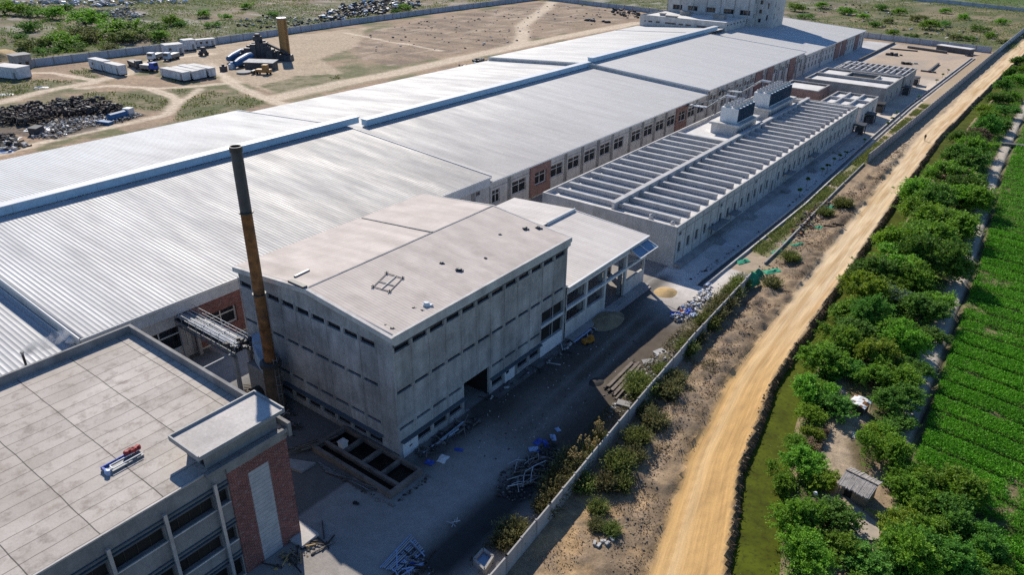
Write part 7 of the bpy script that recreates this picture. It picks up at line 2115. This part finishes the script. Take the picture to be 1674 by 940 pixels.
# ------------------------------------------------------------------ trailers, lorries and the batching plant on the left
def trailer(label, x, y, lx, ly, h, rz=0.0, windows=0, group='white trailers and cabins on the sand'):
    z = ground_h(x, y)
    t = thing('trailer', label, 'trailer', (x, y, z), group, rz)
    MT = Matrix.Translation((x, y, z)) @ Matrix.Rotation(rz, 4, 'Z')

    def bx(mb, x0, y0, z0, x1, y1, z1):
        mb.hexa([MT @ Vector(q) for q in ((x0, y0, z0), (x1, y0, z0), (x1, y1, z0), (x0, y1, z0), (x0, y0, z1), (x1, y0, z1), (x1, y1, z1), (x0, y1, z1))])
    b = MB(); bx(b, -lx / 2, -ly / 2, 0.45, lx / 2, ly / 2, h)
    n = int(lx / 1.1)
    for k in range(n + 1):
        q = -lx / 2 + lx * k / n
        bx(b, q - .05, -ly / 2 - .05, 0.5, q + .05, -ly / 2 - .002, h - .05)
    b.build('body', M['trailer'], t)
    b = MB(); bx(b, -lx / 2 - .08, -ly / 2 - .08, h + .002, lx / 2 + .08, ly / 2 + .08, h + .14); b.build('roof', M['bright_roof'], t)
    b = MB(); bx(b, -lx / 2 + .2, -ly / 2 + .2, .1, lx / 2 - .2, ly / 2 - .2, .44); b.build('chassis', M['black_steel'], t)
    b = MB(); bx(b, lx / 2 - 1.6, -ly / 2 - .04, .5, lx / 2 - .75, -ly / 2 - .053, 2.4); b.build('door', M['steel_grey'], t)
    for k in range(windows):
        q = -lx / 2 + lx * (k + .5) / (windows + 1)
        b = MB(); bx(b, q - .45, -ly / 2 - .06, h * .5, q + .45, -ly / 2 - .051, h * .5 + .8); b.build('window', M['glass'], t)
    for q in (-lx / 2 + .6, lx / 2 - .6):
        for e in (-ly / 2 + .1, ly / 2 - .1):
            b = MB(); b.tube(MT @ Vector((q, e - .12, .38)), MT @ Vector((q, e + .12, .38)), .36, n=12); b.build('wheel', M['rubber'], t)
    return t


trailer('long white trailer, left of the two parked end to end', -266.2, 120.8, 9.6, 2.6, 3.5, 0.02, 1)
trailer('white trailer, right of the two parked end to end', -256.2, 121.0, 8.8, 2.6, 3.3, 0.02, 0)
trailer('white trailer nearest the camera in the group of four side by side', -234.0, 129.0, 12.5, 2.5, 2.9, 0.03, 0)
trailer('second white trailer from the camera in the group of four', -233.4, 132.1, 12.0, 2.4, 2.9, 0.05, 0)
trailer('third white trailer from the camera in the group of four', -234.4, 135.2, 12.3, 2.5, 3.0, 0.0, 0)
trailer('farthest white trailer in the group of four', -233.8, 138.3, 11.6, 2.5, 3.0, 0.04, 0)
trailer('big white cabin at the left edge of the picture', -274.5, 96.5, 11, 5.0, 3.8, 0.3, 1)
trailer('white square cabin under the long grey wall', -278.6, 154.4, 6.5, 5.0, 3.8, 1.35, 1)
trailer('small tall white cabin next to the square one', -282.0, 163.0, 4.4, 4.2, 4.0, 1.4, 0)
trailer('white caravan with a row of windows by the grey wall', -284.2, 170.6, 9.0, 3.0, 3.0, 1.35, 3)


def lorry(label, x, y, rz, body='tarp_white', L=7.0, bed='steel_grey', group='lorries on the sand'):
    z = ground_h(x, y)
    t = thing('lorry', label, 'lorry', (x, y, z), group, rz)
    MT = Matrix.Translation((x, y, z)) @ Matrix.Rotation(rz, 4, 'Z')

    def hx(mb, c): mb.hexa([MT @ Vector(q) for q in c])
    b = MB(); hx(b, [(-1.15, -L / 2, .8), (1.15, -L / 2, .8), (1.15, -L / 2 + 2, .8), (-1.15, -L / 2 + 2, .8), (-1.1, -L / 2 + .25, 2.9), (1.1, -L / 2 + .25, 2.9), (1.1, -L / 2 + 2, 2.9), (-1.1, -L / 2 + 2, 2.9)]); cab = b.build('cab', M[body], t)
    b = MB(); b.face([MT @ Vector(q) for q in ((-.95, -L / 2 + .1, 1.75), (.95, -L / 2 + .1, 1.75), (.95, -L / 2 + .21, 2.65), (-.95, -L / 2 + .21, 2.65))]); b.build('windscreen', M['glass'], cab)
    b = MB(); hx(b, [(-1.0, -L / 2 + .1, .5), (1.0, -L / 2 + .1, .5), (1.0, L / 2, .5), (-1.0, L / 2, .5), (-1.0, -L / 2 + .1, .79), (1.0, -L / 2 + .1, .79), (1.0, L / 2, .79), (-1.0, L / 2, .79)]); b.build('chassis', M['black_steel'], t)
    b = MB(); hx(b, [(-1.2, -L / 2 + 2.2, .8), (1.2, -L / 2 + 2.2, .8), (1.2, L / 2, .8), (-1.2, L / 2, .8), (-1.25, -L / 2 + 2.2, 2.1), (1.25, -L / 2 + 2.2, 2.1), (1.25, L / 2, 2.1), (-1.25, L / 2, 2.1)]); b.build('bed', M[bed], t)
    for q in (-L / 2 + 1, L / 2 - 2.2, L / 2 - 1):
        for e in (-1.05, 1.05):
            b = MB(); b.tube(MT @ Vector((e - .15, q, .5)), MT @ Vector((e + .15, q, .5)), .5, n=12); b.build('wheel', M['rubber'], t)
    return t


lorry('white-fronted lorry beside another, left of the pair under the wall', -272.0, 143.6, 0.5)
lorry('grey-bedded lorry, right of the pair under the wall', -268.2, 147.6, 0.45, 'duct_blue')
lorry('dark flatbed lorry behind the two end-to-end trailers', -262.5, 131.0, 1.4, 'plant_grey', 9.0, 'plant_grey')
lorry('small dark lorry to the right of the flatbed behind the trailers', -254.5, 131.5, 1.9, 'tarp_blue', 6.0, 'steel_grey')
c = stand(333, 90)
t = thing('roller', 'small dark road roller alone on the sand', 'machine', tuple(c)); b = MB(); b.obox(c.x, c.y, c.z + .8, 1.6, 2.6, 1.0, .3); b.obox(c.x, c.y + .2, c.z + 1.8, 1.4, 1.4, 1.2, .3); b.build('body', M['plant_grey'], t)
for e in (-1.2, 1.2):
    b = MB(); b.tube((c.x - .8, c.y + e, c.z + .6), (c.x + .8, c.y + e, c.z + .6), .6, n=12); b.build('drum', M['black_steel'], t)

# silo and batching plant
c = Vector((-236.8, 174.5, 0)); c.z = ground_h(c.x, c.y)
t = thing('silo', 'tall ochre cylindrical silo standing at the dark batching plant', 'silo', tuple(c))
b = MB(); b.tube((c.x, c.y, c.z + 2.2), (c.x, c.y, c.z + 14.4), 1.75, n=24); b.tube((c.x, c.y, c.z + .9), (c.x, c.y, c.z + 2.2), .4, 1.75, 24); b.build('shell', M['yellow'], t)
b = MB(); b.tube((c.x, c.y, c.z + 14.41), (c.x, c.y, c.z + 14.7), 1.8, 1.7, 24); b.build('cap', M['galv'], t)
b = MB(); b.tube((c.x, c.y, c.z + 14.7), (c.x, c.y, c.z + 17.2), .08, n=5); b.build('mast', M['black_steel'], t)
for a in range(4):
    x, y = c.x + 1.6 * math.cos(a * 1.57 + .8), c.y + 1.6 * math.sin(a * 1.57 + .8)
    b = MB(); b.tube((x, y, c.z - .1), (x, y, c.z + 2.4), .13, n=6); b.build('leg', M['black_steel'], t)
b = MB()
for k in range(24): b.bar((c.x + 1.75, c.y - .25, c.z + 2.4 + k * .5), (c.x + 1.75, c.y + .25, c.z + 2.4 + k * .5), .05)
for e in (-.25, .25): b.bar((c.x + 1.8, c.y + e, c.z + 1), (c.x + 1.8, c.y + e, c.z + 14.4), .05)
b.build('ladder', M['black_steel'], t)
c = stand(432, 100)
t = thing('batching_plant', 'grimy grey batching plant heaped with hoppers beside the ochre silo', 'plant', tuple(c))
b = MB()
d = (at(472, 99) - at(400, 98)); d.z = 0; L = d.length; d.normalize(); n_ = Vector((-d.y, d.x, 0)); o = at(400, 98); o.z = c.z
b2 = MB()
for k in range(9):
    f = k / 8; hh = 2.0 + 5.2 * math.exp(-((f - .38) / .3) ** 2)
    q = o + d * (L * f) + n_ * rnd.uniform(-.6, .6)
    b.obox(q.x, q.y, c.z - .1, L / 8 + .5, rnd.uniform(3.4, 5), hh * rnd.uniform(.85, 1.1), math.atan2(d.y, d.x), taper=rnd.uniform(.75, 1.0))
for k in range(16):
    f = rnd.uniform(0, .85); q = o + d * (L * f) + n_ * rnd.uniform(-1.6, 1.6); hh = 1.6 + 5.2 * math.exp(-((f - .38) / .3) ** 2)
    b2.obox(q.x, q.y, c.z + hh - .8, rnd.uniform(.8, 1.8), rnd.uniform(.8, 1.6), rnd.uniform(.8, 1.9), rnd.uniform(0, 3))
b.v += b2.v; b.f += [tuple(i + len(b.v) - len(b2.v) for i in f) for f in b2.f]; b.m += b2.m
b.build('hoppers', M['plant_grey'], t)
b = MB(); b.bar(o + d * (L * .4) + Vector((0, 0, 7)), o + d * L + Vector((0, 0, 2.5)), .9, .7); b.build('conveyor', M['plant_grey'], t)
b = MB(); q = o + d * (L * .36); b.obox(q.x, q.y, c.z + 6.8, 2.4, 2.2, 1.6, .3); b.obox(q.x, q.y, c.z + 8.4, 1.5, 1.5, .9, .5); b.build('head_house', M['plant_grey'], t)
for (q0, q1, r_, lab) in (((374, 102), (400, 92), 1.25, 'slanting blue drum at the left end of the batching plant'), ((386, 112), (412, 101), 1.5, 'wider blue drum lying in front of the slanting one')):
    a, e = stand(*q0), stand(*q1); a.z += r_ + .1; e.z += r_ + .9
    t = thing('blue_drum', lab, 'drum', tuple(a), 'blue drums at the batching plant')
    b = MB(); b.tube(a, a.lerp(e, .25), r_ * .7, r_, 16); b.tube(a.lerp(e, .25), a.lerp(e, .8), r_, r_, 16); b.tube(a.lerp(e, .8), e, r_, r_ * .75, 16); b.build('shell', M['plant_blue'], t)
    b = MB()
    for f in (.3, .75): q = a.lerp(e, f); b.obox(q.x, q.y, ground_h(q.x, q.y) - .1, 1.4, 1.6, q.z - ground_h(q.x, q.y), .6)
    b.build('cradle', M['black_steel'], t)
c = stand(428, 112); rz = .55
t = thing('tin_shed', 'low shed with pale patched roof in front of the batching plant', 'shed', tuple(c)); b = MB(); b.obox(c.x, c.y, c.z - .1, 10, 4.6, 2.6, rz); b.build('wall', M['plant_grey'], t)
b = MB(); b.obox(c.x, c.y, c.z + 2.55, 10.6, 5.2, .16, rz, tx=.06); b.build('roof', M['rubble_pale'], t)
c = stand(432, 121)
t = thing('loader', 'dirty yellow loader parked in front of the tin shed', 'loader', tuple(c)); b = MB(); b.obox(c.x, c.y, c.z + .7, 5, 2.2, 1.0, .5); b.obox(c.x + .6, c.y + .3, c.z + 1.7, 1.7, 1.8, 1.5, .5); b.build('body', M['yellow'], t)
b = MB(); b.obox(c.x - 3.2, c.y - 1.7, c.z + .2, .9, 2.6, 1.0, .5); b.build('bucket', M['black_steel'], t)
for e, f in ((-1.4, -1.6), (1.6, .2), (-2, -.2), (1.2, 1.7)):
    b = MB(); b.tube((c.x + e - .2, c.y + f - .3, c.z + .65), (c.x + e + .1, c.y + f + .25, c.z + .65), .65, n=12); b.build('wheel', M['rubber'], t)
for q, lab in (((366, 116), 'small dark tank standing apart at the left of the blue drums'), ((380, 112), 'pale machine between dark tank and blue drum')):
    c = stand(*q); b = MB(); b.obox(c.x, c.y, c.z - .05, 1.8, 1.8, 1.8, .4); b.tube((c.x, c.y, c.z + 1.75), (c.x, c.y, c.z + 2.4), .5, n=10); tag(b.build('tank', M['plant_grey' if q[0] == 366 else 'duct_blue']), lab, 'tank')
c = stand(399, 119); b = MB(); b.tube((c.x, c.y, c.z), (c.x, c.y, c.z + .5), 2.4, 2.3, 20); b.tube((c.x, c.y, c.z + .5), (c.x, c.y, c.z + .55), 2.5, 2.5, 20); tag(b.build('round_basin', M['grey_conc']), 'low round grey basin in front of the blue drums', 'basin')
# gatehouse at the end of the wall
c = Vector((-291.0, 106.0, 0))
t = thing('gatehouse', 'small grey flat-roofed gatehouse at the end of the long wall', 'gatehouse', tuple(c))
b = MB(); facade(b, (-288.4, 103.4), (0, 1), (1, 0), 5.2, 0, 4.4, [(.8, 1.9, .05, 2.3), (3, 4.2, 1.2, 2.4)], .2); facade(b, (-293.6, 103.4), (1, 0), (0, -1), 5.2, 0, 4.4, [(2, 3.2, 1.2, 2.4)], .2)
b.face([(-293.6, 108.6, 0), (-288.4, 108.6, 0), (-288.4, 108.6, 4.4), (-293.6, 108.6, 4.4)]); b.build('wall', M['grey_conc'], t)
window(t, (-288.4, 103.4), (0, 1), (1, 0), (.8, 1.9, .05, 2.3), .15, name='door', glass='void'); window(t, (-288.4, 103.4), (0, 1), (1, 0), (3, 4.2, 1.2, 2.4), .15); window(t, (-293.6, 103.4), (1, 0), (0, -1), (2, 3.2, 1.2, 2.4), .15)
b = MB(); b.box(-294, 103.0, 4.402, -288, 109, 4.65); b.build('roof', M['grey_conc'], t)
heap('soil_heap', 'sandy mound left of the gatehouse at the picture edge', 'soil heap', 2, 98, 7, 9, 4.0, 'sand')
# scrap yard
rubble('scrap_heap', ((-10, 190), (40, 180), (100, 172), (135, 166), (180, 172), (205, 184), (150, 190), (95, 196), (40, 207), (-10, 205)), 1500, .25, 0.95, ['scrap', 'scrap', 'dark_rubble', 'scrap', 'plant_grey'], z=1.9, bars=120)
rubble('scrap_litter', ((45, 212), (90, 198), (160, 192), (215, 186), (237, 187), (200, 200), (140, 208), (90, 226), (55, 226)), 800, .15, 0.6, ['rubble_pale', 'rubble', 'dark_rubble', 'tarp_white', 'grey_conc'], z=.5, bars=80)
rubble('scrap_litter', ((-8, 222), (20, 220), (50, 238), (20, 246), (-8, 250)), 110, .4, 1.2, ['scrap', 'rubble_pale', 'dark_rubble'], z=.8)
for px, py, lx, ly, mt, lab in ((66, 211, 7, 4, 'tarp_white', 'big white sheet at the front left of the scrap heap'), (10, 228, 6, 3, 'tarp_white', 'white sheet on the small junk pile at the left edge'), (8, 248, 4, 2.5, 'tarp_pale', 'pale sheet at the bottom of the small left junk pile'), (68, 143, 4, 2, 'tarp_white', 'white sheet on the grass right of the left-edge cabin'), (5, 155, 6, 2.5, 'tarp_white', 'white sheet on the grass at the left edge'), (150, 198, 4, 2, 'tarp_white', 'small white sheet in the middle of the scrap litter')):
    sheet_obj('white_sheet', lab, 'sheet', px, py, lx, ly, mt, 'white sheets in the scrap yard', bulge=.6, rz=.9)
a, e = stand(180, 198), stand(206, 191); a.z += .9; e.z += .9
t = thing('blue_tank', 'blue cylindrical tank lying at the right of the scrap litter', 'tank', tuple(a)); b = MB(); b.tube(a, e, 1.0, n=14); b.build('shell', M['plant_blue'], t)
b = MB(); q = e + (e - a).normalized() * 1.2; b.obox(q.x, q.y, q.z - .9, 2, 2, 2.2, .4); b.build('end_box', M['trailer'], t)
b = MB(); b.obox(stand(172, 202).x, stand(172, 202).y, stand(172, 202).z, 4.0, 1.6, .7, .3); tag(b.build('blue_trough', M['plant_blue']), 'low blue trough in front of the lying blue tank', 'trough')
c = stand(62, 219); b = MB(); b.obox(c.x, c.y, c.z - .1, 2.6, 2.4, 2.0, .4, tx=.1); tag(b.build('dark_crate', M['plant_grey']), 'dark green-grey crate at the front of the scrap litter', 'crate')
# stones and dumps on the waste ground
rubble('dumped_stone', ((520, 28), (560, 12), (600, 2), (680, 3), (690, 12), (640, 22), (585, 32), (540, 40)), 420, .7, 2.2, ['plant_grey', 'rubble', 'plant_grey', 'dark_rubble', 'duct_blue'], z=2.0)
rubble('dumped_stone', ((380, 38), (430, 26), (520, 30), (540, 40), (480, 46), (390, 46)), 220, .4, 1.2, ['rubble_pale', 'grey_conc', 'dark_rubble'], z=.5)
rubble('dumped_stone', ((160, 22), (210, 14), (240, 24), (235, 36), (190, 34)), 150, .5, 1.5, ['rubble_pale', 'rubble'], z=.8)
rubble('dumped_stone', ((0, 6), (120, 0), (260, -6), (320, 2), (260, 8), (120, 10), (20, 12)), 260, .6, 2.4, ['tarp_white', 'rubble_pale', 'duct_blue', 'grey_conc'], z=1.0)
rubble('plot_stone', ((570, 60), (700, 30), (880, 8), (1000, 8), (1040, 28), (880, 60), (820, 74), (640, 106)), 260, .2, .9, ['rubble_pale', 'rubble', 'dark_rubble', 'rubble'])
rubble('plot_stone', ((1000, 12), (1045, 20), (1046, 30), (1000, 26)), 60, .4, 1.6, ['plant_grey', 'dark_rubble'], z=.6)
rubble('plot_stone', ((750, 108), (800, 97), (830, 90), (832, 96), (790, 106), (760, 112)), 30, .4, 1.2, ['plant_grey', 'duct_blue', 'rubble'], z=.4)
rubble('scrub_stone', ((1290, 8), (1420, 6), (1600, 50), (1650, 60), (1600, 76), (1430, 46)), 200, .3, 1.3, ['rubble', 'rubble_pale', 'dark_rubble'])
rubble('yard_scraps', ((1150, 450), (1300, 330), (1400, 240), (1385, 250), (1240, 380), (1120, 460)), 120, .08, .3, ['dark_rubble', 'rubble'])
for i, (px, py, s, lab) in enumerate(((970, 34, 3.0, 'long dark heap on the plot near the winding track'), (988, 36, 2.2, 'smaller dark heap right of the long one on the plot'), (775, 101, 1.6, 'dark round bale beside the factory roof edge'), (786, 98, 1.5, 'second dark round bale, right of the first by the factory'))):
    c = stand(px, py); b = MB()
    for k in range(6): b.chunk((c.x + rnd.uniform(-s, s), c.y + rnd.uniform(-s, s) * .6, c.z + .3), s * .5, flat=.7)
    tag(b.build('dark_heap', M['plant_grey']), lab, 'heap')

# steam on the low roof at the left edge
def zroofZ(x): return 9.0 - 2.5 * (x + 116) / 37.35 if x > -116 else 9.0


c = roof_spot(45, 604, zroofZ)
t = thing('vent_pipe', 'thin dark vent pipe on the low roof at the left edge', 'vent pipe', tuple(c))
b = MB(); b.tube(c, c + Vector((0, 0, 2.0)), .13, n=8); b.build('pipe', M['black_steel'], t)
b = MB(); b.tube(c + Vector((0, 0, 2.0)), c + Vector((0, 0, 2.15)), .2, n=8); b.build('cap', M['black_steel'], t)
c2 = roof_spot(122, 553, zroofZ)
sheet_obj('white_cover', 'white lumpy cover at the corner of the low roof beside the step', 'cover', 122, 553, .1, .1, 'tarp_white') if False else None
b = MB()
for k in range(8): b.chunk((c2.x - 1.0 + .28 * k, c2.y + rnd.uniform(-.2, .2) - .5, c2.z + .45), .62, flat=.75)
tag(b.build('white_cover', M['tarp_white'], smooth=True), 'white lumpy cover at the corner of the low roof beside the step', 'cover')
vm = bpy.data.materials.new('steam'); vm.use_nodes = True; vt = vm.node_tree
for n_ in list(vt.nodes): vt.nodes.remove(n_)
vo = N(vt, 'ShaderNodeOutputMaterial'); pv = N(vt, 'ShaderNodeVolumePrincipled'); pv.inputs['Color'].default_value = (1, 1, 1, 1)
tcv = N(vt, 'ShaderNodeTexCoord').outputs['Object']
vt.links.new(ramp(vt, noise(vt, tcv, .8, 4, .65), .42, .7, 0.0, 1.6), pv.inputs['Density']); vt.links.new(pv.outputs[0], vo.inputs['Volume'])
bme = bpy.data.meshes.new('steam')
b = MB(); n = 14
cs = c + Vector((.5, 2.2, 2.4))
V_ = []; F_ = []
for j in range(9):
    th = math.pi * j / 8
    for i in range(n):
        a = 2 * math.pi * i / n
        V_.append((cs.x + .9 * math.sin(th) * math.cos(a), cs.y + 2.6 * math.cos(th), cs.z + .8 * math.sin(th) * math.sin(a) + .2 * math.cos(th)))
for j in range(8):
    for i in range(n): F_.append((j * n + i, j * n + (i + 1) % n, (j + 1) * n + (i + 1) % n, (j + 1) * n + i))
tag(mesh_np('steam', np.array(V_), np.array(F_), vm), kind='stuff')
print('objects', len(bpy.data.objects))
